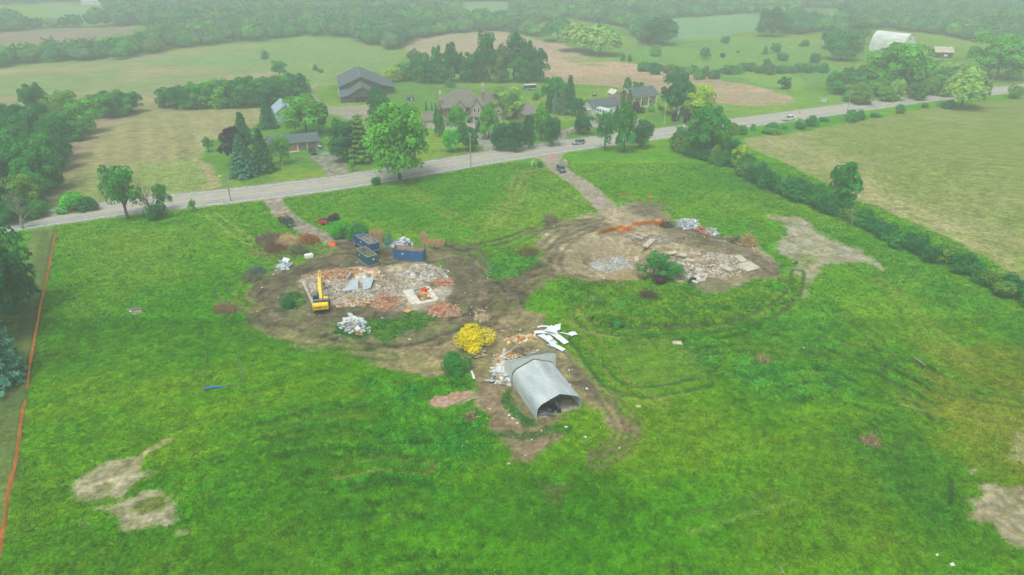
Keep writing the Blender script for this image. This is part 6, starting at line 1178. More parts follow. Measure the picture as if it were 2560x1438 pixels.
# ================================================================== VEHICLES
rub = mat('tyre_rubber', S(42, 44, 46), .9); rimM = mat('alloy_rim', S(170, 176, 178), .35, metal=.7); lampM = mat('clear_lamp', S(226, 232, 234), .2, spec=.8); redL = mat('red_lamp', S(150, 30, 26), .3); blkP = mat('black_trim', S(36, 38, 40), .5)
def vehicle(name, label, px, py, rz, paint, kind='suv', L_=4.7, Wd=1.85, plate=True):
    """x forward; origin in the middle on the ground"""
    p = P(px, py); r = thing(name, label, 'car' if kind != 'pickup' else 'pickup truck', (p.x, p.y, .02), rz); h = L_ / 2
    if kind == 'suv': low = [(-h, .38), (-h + .05, .95), (-h + .2, 1.05), (h - 1.25, 1.05), (h - .25, .9), (h, .7), (h, .36), (h - .2, .26), (-h + .2, .26)]; cab = [(-h + .12, 1.04), (-h + .42, 1.62), (-h + .8, 1.7), (.35, 1.7), (.7, 1.62), (h - 1.15, 1.04)]
    else: low = [(-h, .55), (-h, .88), (-h + .02, .9), (-.3, .9), (-.28, 1.12), (h - 1.3, 1.14), (h - .2, 1.06), (h, .85), (h, .45), (h - .2, .38), (-h + .2, .42)]; cab = [(-.35, 1.1), (-.3, 1.78), (-.05, 1.86), (1.15, 1.86), (1.35, 1.8), (h - 1.15, 1.12)]
    MB().prism(low, -Wd / 2, Wd / 2).build('body', paint, r, bevel=.07)
    cz = MB(); n = len(cab); k = .80
    zlo = 1.05; V = [(a, -Wd / 2 * (.96 - .16 * (b - zlo) / .7), b) for a, b in cab] + [(a, Wd / 2 * (.96 - .16 * (b - zlo) / .7), b) for a, b in cab]
    cz.add(V, [tuple(range(n - 1, -1, -1)), tuple(range(n, 2 * n))] + [(i, (i + 1) % n, n + (i + 1) % n, n + i) for i in range(n)]); gh = cz.build('glasshouse', glassM, r)
    ri = [c for c in cab if c[1] > 1.6]; xs = (ri[0][0] - .05, ri[-1][0] + .05); MB().box(((xs[0] + xs[1]) / 2, 0, 1.72 if kind == 'suv' else 1.87), (xs[1] - xs[0], Wd * .80, .07)).build('roof', paint, r, bevel=.03)
    pl = MB()
    for s_ in (-1, 1):
        for a, b in ((cab[0], ri[0]), (cab[-1], ri[-1]), ((( xs[0] + xs[1]) / 2 - .2, 1.08), ((xs[0] + xs[1]) / 2 - .2, 1.68 if kind == 'suv' else 1.82))):
            pl.tube((a[0], s_ * Wd / 2 * .965, a[1]), (b[0], s_ * Wd / 2 * .82, b[1]), .05, n=5)
    pl.build('pillar', paint, r)
    for x in (-h + .95, h - .95):
        for s_ in (-1, 1):
            w_ = MB().tube((x, s_ * (Wd / 2 - .2), .36), (x, s_ * (Wd / 2 + .02), .36), .36, n=16).build('wheel', rub, r); MB().tube((x, s_ * (Wd / 2 - .1), .36), (x, s_ * (Wd / 2 + .03), .36), .22, n=12).build('rim', rimM, w_)
    for s_ in (-1, 1):
        MB().box((h - .04, s_ * Wd * .36, .78), (.12, .36, .16)).build('headlight', lampM, r); MB().box((-h + .02, s_ * Wd * .40, .85), (.08, .22, .26)).build('tail_light', redL, r); MB().box((h - 1.35, s_ * (Wd / 2 + .1), 1.12), (.12, .2, .14)).build('mirror', paint, r)
    MB().box((h, 0, .5), (.1, Wd * .9, .2)).build('bumper', blkP if kind == 'suv' else MATS['chrome_grey'], r)
    if kind == 'pickup': MB().box((-h / 2 - .35, 0, .915), (h - .7, Wd * .8, .02)).build('bed', blkP, r); bw = MB(); bw.box((-h / 2 - .3, Wd / 2 - .06, 1.0), (h - .5, .1, .26)).box((-h / 2 - .3, -Wd / 2 + .06, 1.0), (h - .5, .1, .26)).box((-h + .06, 0, 1.0), (.1, Wd - .24, .26)).build('bed_side', paint, r)
    return r
def road_dir(px, py):
    p = P(px, py); i = int(np.argmin((RD[:, 0] - p.x) ** 2 + (RD[:, 1] - p.y) ** 2)); d = RD[i + 1] - RD[i - 1]; return math.atan2(d[1], d[0])
vehicle('suv', 'silver crossover driving left on the far lane of the road', 1446, 361, road_dir(1446, 361) + math.pi, mat('silver_paint', S(176, 186, 192), .3, .03, 1, metal=.4, spec=.6))
vehicle('pickup_truck', 'white pickup truck driving right on the road above the field', 1971, 301, road_dir(1971, 301), mat('white_paint', S(228, 234, 234), .35, .02, 1, spec=.6), 'pickup', 5.8, 2.0)
d = P(1450, 458) - P(1372, 395); vehicle('suv', 'dark blue-grey wagon parked on the gravel drive near the road', 1403, 428, math.atan2(d.y, d.x), mat('slate_blue_paint', S(96, 118, 132), .3, .05, 1, metal=.4, spec=.7))
MB_ = vehicle('suv', 'black car parked on the driveway of the brick bungalow', 782, 384, R(-62), mat('black_paint', S(24, 34, 40), .25, .05, 1, spec=.7), 'suv', 4.7)
d = P(742, 570) - P(700, 545); pk = vehicle('pickup_truck', 'black pickup truck with a ladder rack at the side of the left drive', 718, 560, math.atan2(d.y, d.x), mat('dark_green_black_paint', S(44, 58, 62), .3, .05, 1, spec=.7), 'pickup', 6.0, 2.0)
rk = MB()
for x in (-2.8, -1.6, -.5):
    for s_ in (-1, 1): rk.tube((x, s_ * .85, 1.1), (x, s_ * .85, 2.0), .04, n=5)
    rk.tube((x, -.85, 2.0), (x, .85, 2.0), .04, n=5)
for s_ in (-1, 1): rk.tube((-2.9, s_ * .85, 2.0), (-.4, s_ * .85, 2.0), .04, n=5)
rk.build('ladder_rack', blkP, pk)
tb = MB(); tb.box((-2.7, 0, 2.12), (.5, 1.7, .14)).box((-2.1, .3, 1.3), (.9, .5, .4)).box((-1.4, -.3, 1.25), (.6, .6, .35)); o = tb.build('cargo', mat('yellow_cargo', S(220, 176, 92), .8), None); o.location = pk.location; o.rotation_euler = pk.rotation_euler; tag(o, 'yellow timber and tools loaded on the rack of the black pickup', 'cargo')
# motorhome, trailers, tractor, cart
A, rz, _ = frame2((1487, 286), (1522, 296)); r = thing('motorhome', 'white motorhome parked against the front of the workshop', 'motorhome', A, rz); wp = MATS['white_paint']
MB().prism([(0, .5), (8.4, .5), (8.4, 2.4), (8.0, 3.1), (.2, 3.1), (0, 2.8)], 0, 2.4).build('body', wp, r, bevel=.08); MB().box((2.2, 1.2, 3.25), (.9, .8, .25)).build('roof_vent', wp, r)
for x, w_ in ((.7, .5), (2.0, 1.2), (3.5, 1.0), (5.4, 1.2)): MB().box((x, -.015, 2.1), (w_, .03, .75)).build('window', glassM, r)
MB().box((4, -.02, 1.0), (7.6, .03, .2)).build('stripe', mat('grey_stripe', S(150, 150, 146), .6), r)
for x in (1.8, 6.4):
    for y in (.1, 2.3): w_ = MB().tube((x, y - .12, .4), (x, y + .12, .4), .4, n=14).build('wheel', rub, r); MB().tube((x, y - .14, .4), (x, y + .14, .4), .2, n=10).build('rim', rimM, w_)
A, rz, _ = frame2((1313, 226.5), (1340, 224.5)); r = thing('cargo_trailer', 'dark enclosed cargo trailer with white roof on the lawn behind the garage', 'trailer', A, rz); MB().box((3, 1.1, 1.45), (6, 2.2, 1.9)).build('body', mat('trailer_dark', S(60, 76, 84), .5), r, bevel=.05); MB().box((3, 1.1, 2.45), (6.1, 2.3, .12)).build('roof', trimW, r); MB().box((3, -.02, .62), (6.1, .08, .3)).build('skirt', trimW, r)
for x in (2.2, 3.3):
    for y in (-.05, 2.25): MB().tube((x, y - .1, .34), (x, y + .1, .34), .34, n=12).build('wheel', rub, r)
MB().tube((0, 1.1, .5), (-1.4, 1.1, .45), .06).build('drawbar', greyM, r)
r = thing('lawn_tractor', 'small ride-on mower standing on the lawn behind the workshop', 'mower', P(1487, 241), R(10)); MB().box((0, 0, .7), (1.3, .8, .5)).build('body', mat('mower_green', S(60, 90, 60), .5), r, bevel=.05); MB().box((-.3, 0, 1.15), (.5, .5, .5)).build('seat', trimW, r)
for x, q in ((-.6, .42), (.6, .3)):
    for y in (-.5, .5): MB().tube((x, y - .1, q), (x, y + .1, q), q, n=12).build('wheel', rub, r)
r = thing('dump_cart', 'red dump cart with dark open top at the edge of the garden shrubs', 'cart', P(812, 560), R(-12)); MB().prism([(-1.3, 1.3), (-1.0, .5), (1.0, .5), (1.3, 1.3)], -.9, .9).build('tub', mat('cart_red', S(214, 52, 34), .5), r); MB().box((0, 0, 1.31), (2.5, 1.7, .04)).build('dark_tub_top', mat('painted_tub_shade', S(44, 60, 70), .8), r); MB().tube((1, 0, .5), (2.2, 0, .4), .06).build('drawbar', blkP, r)  # flat dark sheet on the solid tub paints its shaded hollow
for y in (-.95, .95): MB().tube((0, y - .12, .34), (0, y + .12, .34), .34, n=12).build('wheel', rub, r)
# ================================================================== POLES, SIGNS, FENCES
poleM = mat('pole_wood', S(186, 170, 134), .9, .1, 2); conM = mat('pale_pole', S(190, 192, 184), .8, .05, 2)
def upole(px, py, ty, m, label, lamp=False, trans=False, arm=True, lean=0.0, r_=.16):
    p = P(px, py); h = top_z(p.y, ty); r = thing('utility_pole', label, 'utility pole', p); a = road_dir(px, py) + math.pi / 2
    MB().tube((0, 0, -.1), (lean, 0, h), r_ * 1.2, r_ * .75, n=10).build('pole', m, r); c, s = math.cos(a), math.sin(a)
    if arm: MB().box((lean, 0, h - .7), (2.2, .12, .14), (0, 0, a)).build('crossarm', m, r); ins = MB(); [ins.tube((lean + c * k, s * k, h - .63), (lean + c * k, s * k, h - .4), .06, n=6) for k in (-1, 0.0, 1)]; ins.build('insulator', trimW, r)
    if lamp: MB().tube((lean, 0, h - 1.2), (lean - 1.6, .4, h - .2), .06, n=6).build('lamp_arm', greyM, r); MB().box((lean - 1.9, .45, h - .18), (.8, .3, .18)).build('lamp_head', lampM, r)
    if trans: MB().tube((lean + .42, 0, h - 2.6), (lean + .42, 0, h - 1.4), .3, n=12).build('transformer', mat('transformer_grey', S(176, 186, 192), .5), r)
    return r
upole(577, 502, 440, mat('grey_pole', S(150, 150, 144), .9), 'utility pole with street lamp and transformer at the left drive entrance', True, True)
upole(1177, 418, 331, poleM, 'tall bare wooden utility pole by the road in front of the mansion')
upole(2115, 292, 222, poleM, 'wooden utility pole on the right-hand verge, left of the weeping tree'); upole(2469, 239, 184, poleM, 'wooden utility pole nearest the right edge, beyond the weeping tree')
upole(1690, 318, 268, mat('grey_pole2', S(120, 124, 116), .9), 'utility pole with white transformer among purple shrubs right of the columned house', False, True)
def pole(px, py, ty, m, label, name='pole', cat='pole', r_=.06):
    p = P(px, py); h = top_z(p.y, ty); r = thing(name, label, cat, p); MB().tube((0, 0, 0), (0, 0, h), r_, r_ * .7, n=8).build('shaft', m, r); MB().tube((0, 0, h), (0, 0, h + .15), r_ * 1.4, n=8).build('cap', m, r); return r
pole(1660, 311, 262, trimW, 'white flagpole without flag on the lawn before the columned house', 'flagpole', 'flagpole', .07)
pole(1402, 396, 361, trimW, 'thin white pole on the verge left of the gravel entrance', r_=.07); pole(1441, 308, 277, conM, 'short pale post on the lawn left of the workshop', r_=.08); pole(1489, 240, 219, greyM, 'thin mast on the lawn by the ride-on mower', r_=.05)
pole(710, 436, 408, conM, 'slim pale post on the lawn right of the birch', r_=.06); pole(565, 528, 500, poleM, 'slim stake in the grass below the lamp pole', r_=.05)
pole(102, 545, 525, conM, 'pale road post at the field corner on the left', r_=.07); pole(2175, 240, 232, trimW, 'tiny white marker post at the edge of the right-hand wood', r_=.12)
for (px, py, l) in ((1785, 705 + 200, 'dry upright stalk'),): pass
pole(1474, 900, 878, deadM, 'thin dead sapling right of the mud beside the arched shed', 'sapling', 'sapling', .04); pole(1501, 912, 900, woodM, 'short pale stake in the grass right of the arched shed', 'stake', 'stake', .05)
# basketball hoop
r = thing('basketball_hoop', 'basketball backboard on a slanted white pole beside the birch', 'basketball hoop', P(701, 399)); MB().tube((0, 0, 0), (-1.3, .2, 3.3), .08).build('pole', trimW, r); MB().box((-1.5, .2, 3.5), (1.2, .08, .85)).build('backboard', mat('backboard', S(200, 204, 200), .6), r)
# signs, barrel, cones
p = P(1413, 420); r = thing('sign', 'blank weathered plywood sign on a stake at the gravel entrance', 'sign', p, R(-25)); MB().box((0, 0, 1.9), (1.9, .06, 1.5), (0, .12, 0)).build('board', mat('weathered_ply', S(186, 168, 140), .9, .12, 2), r); MB().box((-.1, -.035, 2.5), (1.1, .02, .25), (0, .12, 0)).build('top_panel', trimW, r)
for x in (-.6, .6): MB().box((x, .06, .7), (.09, .09, 1.5)).build('post', poleM, r)
MB().box((0, 0, 0), (.1, .1, .1))
p = P(2059, 260); r = thing('sign', 'blue and white notice board on the verge below the right-hand wood', 'sign', p, R(8)); MB().box((0, 0, 1.7), (2.5, .08, 1.4)).build('board', mat('sign_blue_white', S(200, 212, 226), .6), r); fr_ = MB(); fr_.box((0, -.045, 2.33), (2.5, .02, .14)).box((0, -.045, 1.07), (2.5, .02, .14)).box((-1.18, -.045, 1.7), (.14, .02, 1.1)).box((1.18, -.045, 1.7), (.14, .02, 1.1)); fr_.build('border', trimW, r); MB().box((0, -.048, 1.98), (1.9, .02, .16)).build('text_band', mat('sign_blue', S(80, 96, 130), .6), r)
for x in (-1, 1): MB().box((x, .08, .6), (.1, .1, 1.2)).build('post', poleM, r)
def barrel(px, py, label, s=1.0):
    r = thing('traffic_barrel', label, 'traffic barrel', P(px, py)); om = mat('safety_orange', S(244, 110, 50), .6)
    MB().tube((0, 0, 0), (0, 0, 1.25 * s), .32 * s, .24 * s, n=14).build('body', om, r); b = MB(); b.tube((0, 0, .45 * s), (0, 0, .6 * s), .305 * s, .295 * s, n=14).tube((0, 0, .85 * s), (0, 0, 1.0 * s), .282 * s, .272 * s, n=14); b.build('band', trimW, r)
barrel(1380, 398, 'orange traffic barrel at the mouth of the gravel drive', 1.1); barrel(1999, 283, 'pale orange cone on the far verge near the white pickup', 1.0)
r = thing('mailbox', 'white stone mailbox pillar beside the iron gate', 'mailbox', P(1433, 332)); MB().box((0, 0, .8), (.9, .9, 1.6)).build('pillar', brickS, r, bevel=.04); MB().box((0, 0, 1.68), (1.1, 1.1, .16)).build('cap', trimW, r)
def rail_fence(name, pts, label, m, h=1.2, sp=2.6, rails=(.35, .75, 1.1), group=None, cat='fence', pr=.06):
    L_ = W(pts); seg = np.r_[0, np.cumsum(np.linalg.norm(np.diff(L_, axis=0), axis=1))]; o0 = L_[0]; r = thing(name, label, cat, (o0[0], o0[1]), 0, group); n = max(2, int(seg[-1] / sp)); q = np.linspace(0, seg[-1], n + 1); x = np.interp(q, seg, L_[:, 0]) - o0[0]; y = np.interp(q, seg, L_[:, 1]) - o0[1]
    for i in range(n + 1): MB().box((x[i], y[i], h / 2), (pr * 2, pr * 2, h)).build('post', m, r)
    rb = MB()
    for z in rails:
        for i in range(n): rb.tube((x[i], y[i], z), (x[i + 1], y[i + 1], z), .035, n=4)
    rb.build('rail', m, r); return r
fD = mat('dark_fence', S(88, 92, 80), .9); fP = mat('grey_fence', S(140, 146, 130), .9)
rail_fence('paddock_fence', [(990, 266), (1060, 260), (1090, 256)], 'wooden paddock fence nearest the mansion, in front of the tiny coop', fP)
rail_fence('paddock_fence', [(968, 240), (1020, 238), (1090, 234)], 'middle wooden paddock fence just behind the tiny coop', fP)
rail_fence('paddock_fence', [(985, 228), (1040, 224), (1110, 221), (1180, 222)], 'farthest wooden paddock fence below the grove', fP)
rail_fence('board_fence', [(1062, 384), (1110, 379), (1160, 377), (1208, 374)], 'dark rail fence along the mansion lawn by the road', fD)
rail_fence('board_fence', [(1232, 372), (1290, 368), (1345, 364), (1396, 358)], 'dark rail fence under the row of dark trees by the road', fD)
rail_fence('wire_fence', [(1478, 302), (1500, 306), (1530, 312), (1556, 318)], 'thin picket fence beside the motorhome parking', fP, 1.0, 1.2)
rail_fence('iron_gate', [(1405, 338), (1431, 334)], 'black iron gate across the driveway near the silver crossover', blkP, 1.3, 3.0, (.3, .8, 1.25), cat='gate')
# orange snow fence, half fallen, and the long silt fence on the left boundary
ora = mat('orange_mesh', S(255, 160, 26), .7, .06, 3); orr = mat('faded_orange_mesh', S(226, 128, 56), .85, .12, 2)
def mesh_fence(name, pts, h, label, m, lean=.35, gap=.10, sp=2.5, solid=False):
    pw = smooth_line(W(pts), 6); o0 = Vector((pw[0, 0], pw[0, 1], 0)); r = thing(name, label, 'fence', o0); zz = Z[gi(pw[:, 0], pw[:, 1])]; d = np.gradient(pw, axis=0); d /= np.linalg.norm(d, axis=1)[:, None]; nn = np.stack([-d[:, 1], d[:, 0]], 1)
    hh = h * (.55 + .6 * RNG.random(len(pw))); hh = np.convolve(hh, np.ones(3) / 3, 'same'); hh[[0, -1]] = h; ln = lean * (.4 + 1.1 * np.convolve(RNG.random(len(pw)), np.ones(4) / 4, 'same'))
    def pt(i, t): b = pw[i] - nn[i] * ln[i] * t; return Vector((b[0] - o0.x, b[1] - o0.y, max(zz[i], -.05) + .03 + hh[i] * t))
    mb = MB(); rows = max(2, int(h / gap))
    for k in range(rows):
        t0 = k / rows; t1 = t0 + (.999 if solid else .8) / rows
        for i in range(len(pw) - 1): a, b, c, e = pt(i, t0), pt(i + 1, t0), pt(i + 1, t1), pt(i, t1); q = Vector((.02 * nn[i][0], .02 * nn[i][1], 0)); mb.add([a, b, c, e, a + q, b + q, c + q, e + q], [(0, 1, 2, 3), (7, 6, 5, 4), (0, 4, 5, 1), (3, 2, 6, 7)])
    mb.build('mesh', m, r)
    for i in range(0, len(pw), 3): MB().tube(pt(i, 0) - Vector((0, 0, .05)), pt(i, 1.05), .035, n=5).build('stake', deadM, r)
    return r
mesh_fence('snow_fence', [(1496, 585), (1512, 580), (1535, 575), (1560, 576), (1576, 574)], 1.3, 'left sagging half of the bright orange snow fence above the pit', ora, .8, solid=True)
mesh_fence('snow_fence', [(1580, 568), (1600, 569), (1625, 566), (1642, 562), (1655, 557)], 1.3, 'right half of the bright orange snow fence, ending near the scrap heap', ora, .6, solid=True)
for a, b, c, l in (((1550, 579), (1562, 576), (1578, 573), 'crumpled bright orange netting where the two snow fence halves meet'), ((1644, 564), (1652, 562), (1657, 556), 'crumpled bright orange netting at the right end of the snow fence')):
    q = [P(*k) for k in (a, b, c)]; mb = MB()
    for i in range(90):
        t = RNG.random(); p = q[0].lerp(q[2], t) + Vector((RNG.normal() * .12, RNG.normal() * .2, 0)); e = p + Vector((RNG.normal() * .6, RNG.normal() * .5, .2 + RNG.random() * .9)); mb.tube(p, e, .05, n=4)
    tag(mb.build('netting', ora), l, 'netting')
mesh_fence('silt_fence', [(143, 577), (138, 600), (131, 640), (124, 675), (116, 715), (107, 752), (100, 790), (92, 830), (85, 875), (77, 920), (70, 974)], .42, 'upper long stretch of faded orange silt fence along the left boundary', orr, .25, .3, solid=True)
mesh_fence('silt_fence', [(66, 1002), (60, 1035), (54, 1075), (50, 1110), (44, 1150), (36, 1185), (28, 1220), (22, 1260), (16, 1310), (8, 1350), (0, 1400), (-10, 1450)], .42, 'lower stretch of faded orange silt fence running out at the bottom left corner', orr, .3, .3, solid=True)
# ================================================================== DEAD WOOD, GRASSES, ODDS AND ENDS
def twigs(name, px, py, wpx, h, n, cols, label, cat='brush pile', flat=.75, r_=.05, ln=1.9):
    n = int(n * .6)
    p = ground_at(px, py); wd = wpx / ppm(py) / 2; V = []; F_ = []; CC = []
    for i in range(n):
        a = RNG.random() * 6.283; q = wd * math.sqrt(RNG.random()); z = h * (1 - (q / wd) ** 2) * RNG.random(); d = Vector((RNG.normal(), RNG.normal(), RNG.normal() * flat + .15)).normalized() * ln * (.4 + .9 * RNG.random()); s = Vector((math.cos(a) * q, math.sin(a) * q * .8, z + .05)) - d * .4
        if s.z < 0: s.z = .03
        e = s + d; e.z = max(e.z, .04); sd_ = Vector((RNG.normal(), RNG.normal(), RNG.normal())).normalized() * r_ * (.5 + RNG.random()); s2 = d.cross(sd_).normalized() * r_ * .8
        k = len(V); V += [s - sd_, s + sd_, s + s2, e - sd_ * .3, e + sd_ * .3, e + s2 * .3]; F_ += [(k, k + 1, k + 4, k + 3), (k + 1, k + 2, k + 5, k + 4), (k + 2, k, k + 3, k + 5)]; CC += [np.array(cols[RNG.integers(len(cols))]) * (.75 + .5 * RNG.random())] * 6
    o = link(name, np_mesh(name, np.array([v[:] for v in V]), np.array(F_).ravel(), 4, np.array(CC)), attr_mat('twig_wood', .95)); o.location = (p.x, p.y, max(p.z, -.3)); return tag(o, label, cat)
TW = [S(190, 160, 116), S(150, 128, 96), S(120, 106, 84)]; RU = [S(176, 106, 60), S(150, 100, 70), S(196, 140, 90)]; GY = [S(120, 118, 98), S(96, 94, 80), S(140, 132, 108)]; ST = [S(214, 184, 132), S(196, 160, 108), S(222, 200, 156)]
twigs('brush_pile', 566, 776, 56, 1.3, 900, TW, 'tan heap of dead branches alone in the grass left of the muddy loop')
twigs('brush_pile', 1376, 553, 34, 1.6, 700, GY + TW[:1], 'grey-brown root heap at the left edge of the second site'); twigs('brush_pile', 1320, 634, 54, 1.8, 900, [S(140, 120, 70), S(120, 110, 70), S(110, 120, 60)], 'brown-green brush heap in the grass between the two sites')
twigs('brush_pile', 1868, 612, 44, 3.0, 900, ST + TW, 'upright tan brush heap at the right end of the second site'); twigs('brush_pile', 1845, 606, 40, 1.4, 500, GY, 'dark grey brush heap left of the tan one at the right end of the site')
twigs('brush_pile', 724, 608, 62, 2.4, 1300, ST, 'straw-coloured dead brush in the middle of the long brush bank by the left drive'); twigs('brush_pile', 772, 604, 50, 2.0, 1100, RU, 'rusty orange dead brush at the right end of the brush bank'); twigs('brush_pile', 676, 602, 72, 2.0, 1300, GY + [S(150, 96, 80)], 'grey and reddish dead brush at the left end of the brush bank')
twigs('brush_pile', 690, 624, 60, .9, 700, [S(140, 86, 66), S(120, 80, 64)], 'low red-brown litter of branches below the brush bank'); twigs('brush_pile', 745, 632, 50, 2.2, 900, [S(120, 126, 86), S(96, 106, 70), S(140, 136, 100)], 'olive-grey leafless shrub below the straw-coloured brush')
twigs('brush_pile', 640, 682, 46, 1.0, 700, [S(86, 130, 108), S(70, 110, 90), S(110, 140, 120)], 'cut blue-green conifer branches at the left of the muddy loop', r_=.06); twigs('brush_pile', 634, 700, 50, .5, 500, GY, 'dark twigs below the cut conifer branches')
twigs('brush_pile', 1665, 566, 30, 1.2, 500, [S(86, 78, 62), S(110, 98, 78)], 'dark root ball between the snow fence and the scrap heap'); twigs('brush_pile', 1178, 1048, 26, .6, 300, TW, 'small tan clump of dead stalks left of the mud track'); twigs('brush_pile', 2175, 1106, 40, .5, 300, TW, 'flattened tan stalks in the right-hand meadow'); twigs('brush_pile', 1905, 905, 34, .5, 260, TW, 'tan dead patch in the lush green weeds')
twigs('brush_pile', 1205, 798, 40, .5, 260, ST + WHT[:1], 'scatter of pale sticks above the golden bush'); twigs('brush_pile', 1620, 748, 44, .8, 500, [S(120, 96, 70), S(90, 78, 60)], 'brown dead hollow in the middle of the bramble bank')
def reeds(px0, px1, py, h, n, label):
    A, B = P(px0, py), P(px1, py); o0 = (A + B) / 2; V = []; F_ = []; CC = []
    for i in range(n):
        t = RNG.random(); p = A.lerp(B, t) - o0 + Vector((0, RNG.normal() * .5, 0)); e = p + Vector((RNG.normal() * .15, RNG.normal() * .15, h * (.6 + .5 * RNG.random()))); k = len(V); q = .06
        V += [p + Vector((-q, 0, 0)), p + Vector((q, 0, 0)), e + Vector((.02, 0, 0)), e - Vector((.02, 0, 0))]; F_ += [(k, k + 1, k + 2, k + 3)]; CC += [np.array(ST[RNG.integers(3)]) * (.8 + .4 * RNG.random())] * 4
    o = link('ornamental_grass', np_mesh('ornamental_grass', np.array([v[:] for v in V]), np.array(F_).ravel(), 4, np.array(CC)), attr_mat('straw_blades', .95, transl=.3)); o.location = o0; tag(o, label, 'ornamental grass')
reeds(926, 956, 602, 2.6, 700, 'tall straw-coloured grasses between the truck container and the small blue spruce'); reeds(1052, 1066, 608, 2.6, 240, 'tallest tan reeds at the left end of the reed row behind the long container'); reeds(1066, 1110, 614, 1.6, 420, 'lower tan reeds trailing right behind the long container')
tag(branch_mb(2, seed=3, r=.02).build('x', deadM), None) if False else None
def bare(px, py, ty, wpx, m, label, seed, levels=3, name='dead_tree', r_=.03, gn=.2):
    p = P(px, py); h = top_z(p.y, ty); r = thing(name, label, 'tree', p); o = branch_mb(levels, seed=seed, r=r_, gnarl=gn).build('trunk_and_branches', m, r); bb = [v.co for v in o.data.vertices]; zx = max(v.z for v in bb); xx = max(abs(v.x) for v in bb + []) * 2; k = h / zx; o.scale = (k * min(1.6, max(.5, wpx / ppm(py) / max(xx * k, .1))), k * 1.0, k); return r
bare(56, 572, 478, 96, deadM, 'leafless grey dead tree at the far left by the road', 4, 3, r_=.045)
bare(386, 544, 432, 60, deadM, 'broken grey trunk leaning left, its foot in a leafy shrub, on the left verge', 12, 2, r_=.05)
bare(318, 548, 404, 80, deadM, 'bare dead limbs sticking out of the storm-torn tree', 22, 2, r_=.03)
b_ = bare(706, 410, 330, 60, barkP, 'white-barked birch with sparse leaves on the bungalow lawn', 9, 2, 'birch_tree', r_=.034); c = link('crown', PROTO['airy1'], parent=b_); c.scale = (7.5, 7.5, 9.5); c.color = (*LC['lite'] * .9, 1)
bare(1329, 416, 398, 24, mat('bleached_wood', S(214, 208, 190), .9), 'bleached forked branch standing in the grass left of the gravel entrance', 31, 1, 'branch', r_=.06)
bare(2130, 566, 520, 40, deadM, 'pale bare branches poking out of the hedgerow below the poplar', 44, 2, 'dead_shrub')
# orange tarp, mattress, scraps, tyre, tarp strip, manhole
def crumple(name, px, py, wpx, h, m, label, cat, seed=0, n=9):
    p = ground_at(px, py); wd = wpx / ppm(py); rg = np.random.default_rng(seed); mb = MB()
    for i in range(n + 1):
        for j in range(n + 1):
            u, v = i / n - .5, j / n - .5; q = max(abs(u), abs(v)) * 2; mb.v.append((u * wd * (1 + (rg.random() - .5) * .2), v * wd * .7 * (1 + (rg.random() - .5) * .2), (h * (1 - q ** 3) * (.4 + .8 * rg.random())) + .02))
    for i in range(n):
        for j in range(n): k = i * (n + 1) + j; mb.f.append((k, k + n + 1, k + n + 2, k + 1))
    o = mb.build(name, m); o.location = (p.x, p.y, max(p.z, -.1)); return tag(o, label, cat)
crumple('tarp', 829, 612, 20, .7, mat('vivid_orange_netting', S(255, 108, 20), .7), 'crumpled vivid orange netting beside the left drive', 'tarp', 1)
crumple('tarp', 1626, 494, 9, .6, MATS['vivid_orange_netting'], 'small orange bundle in the grass right of the gravel drive', 'tarp', 2); crumple('scrap', 1561, 487, 14, .6, mat('rusty_brown', S(150, 96, 70), .9), 'small rusty-brown bundle in the grass right of the gravel drive', 'scrap', 3)
crumple('scrap', 1706, 667, 20, .9, mat('blue_white_sheet', S(186, 202, 212), .6), 'x', 'scrap', 4) if False else None
pile('scrap_heap', [(692, 672), (700, 658), (716, 656), (724, 666), (712, 676), (698, 676)], 46, 1.1, WHT[:3], .9, 'pale crumpled metal scraps at the top left of the muddy loop', 'scrap heap', long=1.7, flat=.12)
o = MB().box((0, 0, .45), (1.9, 1.3, .9)).build('mattress', trimW, bevel=.15); o.location = ground_at(773, 645); o.rotation_euler = (0, 0, .4); tag(o, 'white padded box lying on the soil below the brush bank', 'box')
bm2 = bmesh.new(); me = bpy.data.meshes.new('tyre')
for i in range(20):
    for j in range(8):
        a, b = i / 20 * 6.283, j / 8 * 6.283; bm2.verts.new(((1.0 + .32 * math.cos(b)) * math.cos(a), .32 * math.sin(b), (1.0 + .32 * math.cos(b)) * math.sin(a)))
bm2.verts.ensure_lookup_table()
for i in range(20):
    for j in range(8): bm2.faces.new([bm2.verts[i * 8 + j], bm2.verts[((i + 1) % 20) * 8 + j], bm2.verts[((i + 1) % 20) * 8 + (j + 1) % 8], bm2.verts[i * 8 + (j + 1) % 8]])
bmesh.ops.recalc_face_normals(bm2, faces=bm2.faces); bm2.to_mesh(me); bm2.free(); o = link('tyre', me, rub); g0 = ground_at(1731, 718); o.location = (g0.x, g0.y, 1.15); o.rotation_euler = (-.35, 0, .2); o.scale = (.8, .8, .8); tag(o, 'large old tyre leaning on the grey stones below the broken concrete', 'tyre')
for a, b, l in (((508, 975), (532, 972), 'left half of the blue tarp strip in the meadow'), ((530, 972), (556, 969), 'right half of the blue tarp strip in the meadow'), ((558, 968), (604, 963), 'thin bluish edging right of the blue tarp strip')): strip('tarp_strip', a, b, .36 if 'half' in l else .12, MATS['blue_tarp'] if 'half' in l else mat('dull_blue_edge', S(100, 136, 110), .7), l, 'tarp', .25, group='blue strips in the meadow')
strip('tarp_strip', (596, 885), (610, 958), .1, MATS['dull_blue_edge'], 'thin bluish edging up the right side of the weedy square', 'edging', .2); strip('tarp_strip', (516, 888), (512, 965), .12, mat('green_edge', S(90, 110, 70), .8), 'faint edging up the left side of the weedy square', 'edging', .15)
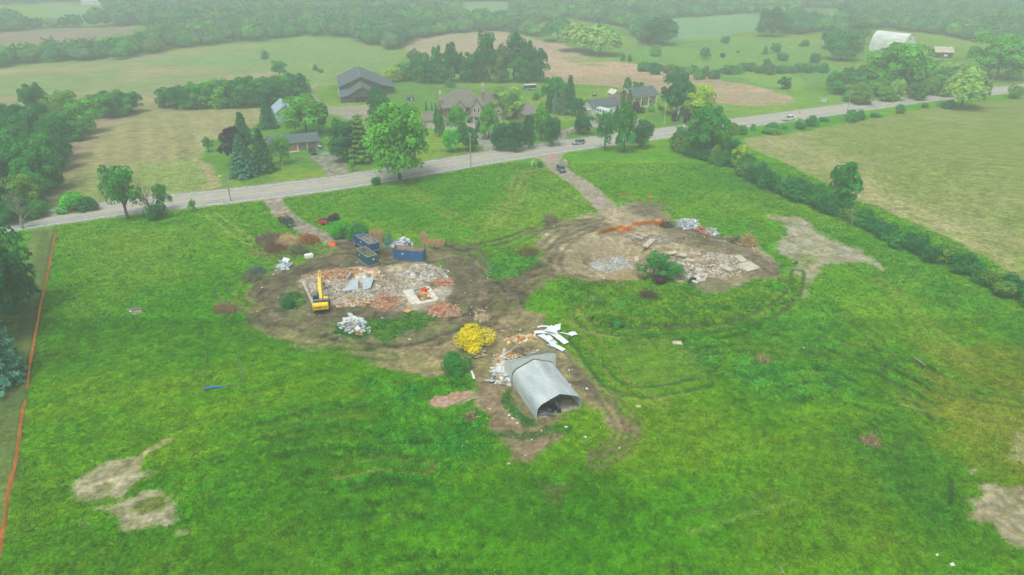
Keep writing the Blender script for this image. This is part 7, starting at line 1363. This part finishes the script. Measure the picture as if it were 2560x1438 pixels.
crumple('scrap', 2342, 1389, 8, .25, trimW, 'upper of two white scraps in the grass at the lower right', 'scrap', 6, 4); crumple('scrap', 2381, 1412, 11, .25, trimW, 'lower of two white scraps in the grass at the lower right', 'scrap', 7, 4)
crumple('scrap', 2008, 870, 9, .3, MATS['pale_blue_slab'], 'pale scrap in the lush weeds on the right', 'scrap', 8, 4); crumple('stone', 1693, 857, 26, .25, concM, 'flat grey stone heap above the mown circle', 'stone heap', 9, 6); crumple('scrap', 1596, 1016, 14, .2, concM, 'flat grey slab in the grass right of the arched shed', 'slab', 10, 5)
for i, (x, y, s_, l) in enumerate([(1272, 1160, 10, 'pale stone at the foot of the mud track'), (1313, 1138, 6, 'small pale stone right of the track end'), (1416, 1070, 9, 'white scrap in front of the arched shed'), (1273, 1039, 7, 'white paper scrap left of the arched shed'), (1229, 946, 5, 'small white scrap on the mud near the fallen boards'), (1425, 962, 6, 'small white scrap right of the arched shed roof'), (1467, 972, 7, 'white scrap on the mud right of the arched shed'), (1024, 848, 8, 'wheel rim ring lying on the bare patch'), (832, 876, 6, 'x'), (326, 780, 6, 'white stone in the left meadow')]):
    if l != 'x': crumple('scrap', x, y, s_, .22, trimW if 'white' in l else concM, l, 'scrap', 20 + i, 4)
strip('board', (316, 781), (350, 774), .3, deadM, 'grey log on the bare patch in the left meadow', 'log', .15, th=.25)
# ================================================================== HAZE
hm = bpy.data.materials.new('haze_air'); hm.use_nodes = True; t = hm.node_tree; t.nodes.remove(t.nodes['Principled BSDF'])
pv = t.nodes.new('ShaderNodeVolumePrincipled'); pv.inputs['Color'].default_value = (*HAZE_COL, 1); pv.inputs['Density'].default_value = HAZE_D; pv.inputs['Anisotropy'].default_value = 0.0
t.links.new(pv.outputs[0], t.nodes['Material Output'].inputs['Volume'])
hb = MB().box((0, 700, 40), (3400, 2300, 90)); ho = hb.build('haze', hm); tag(ho, 'thin grey-green mist filling the air over the fields', 'haze', kind='stuff')
print('objects', len(bpy.data.objects))
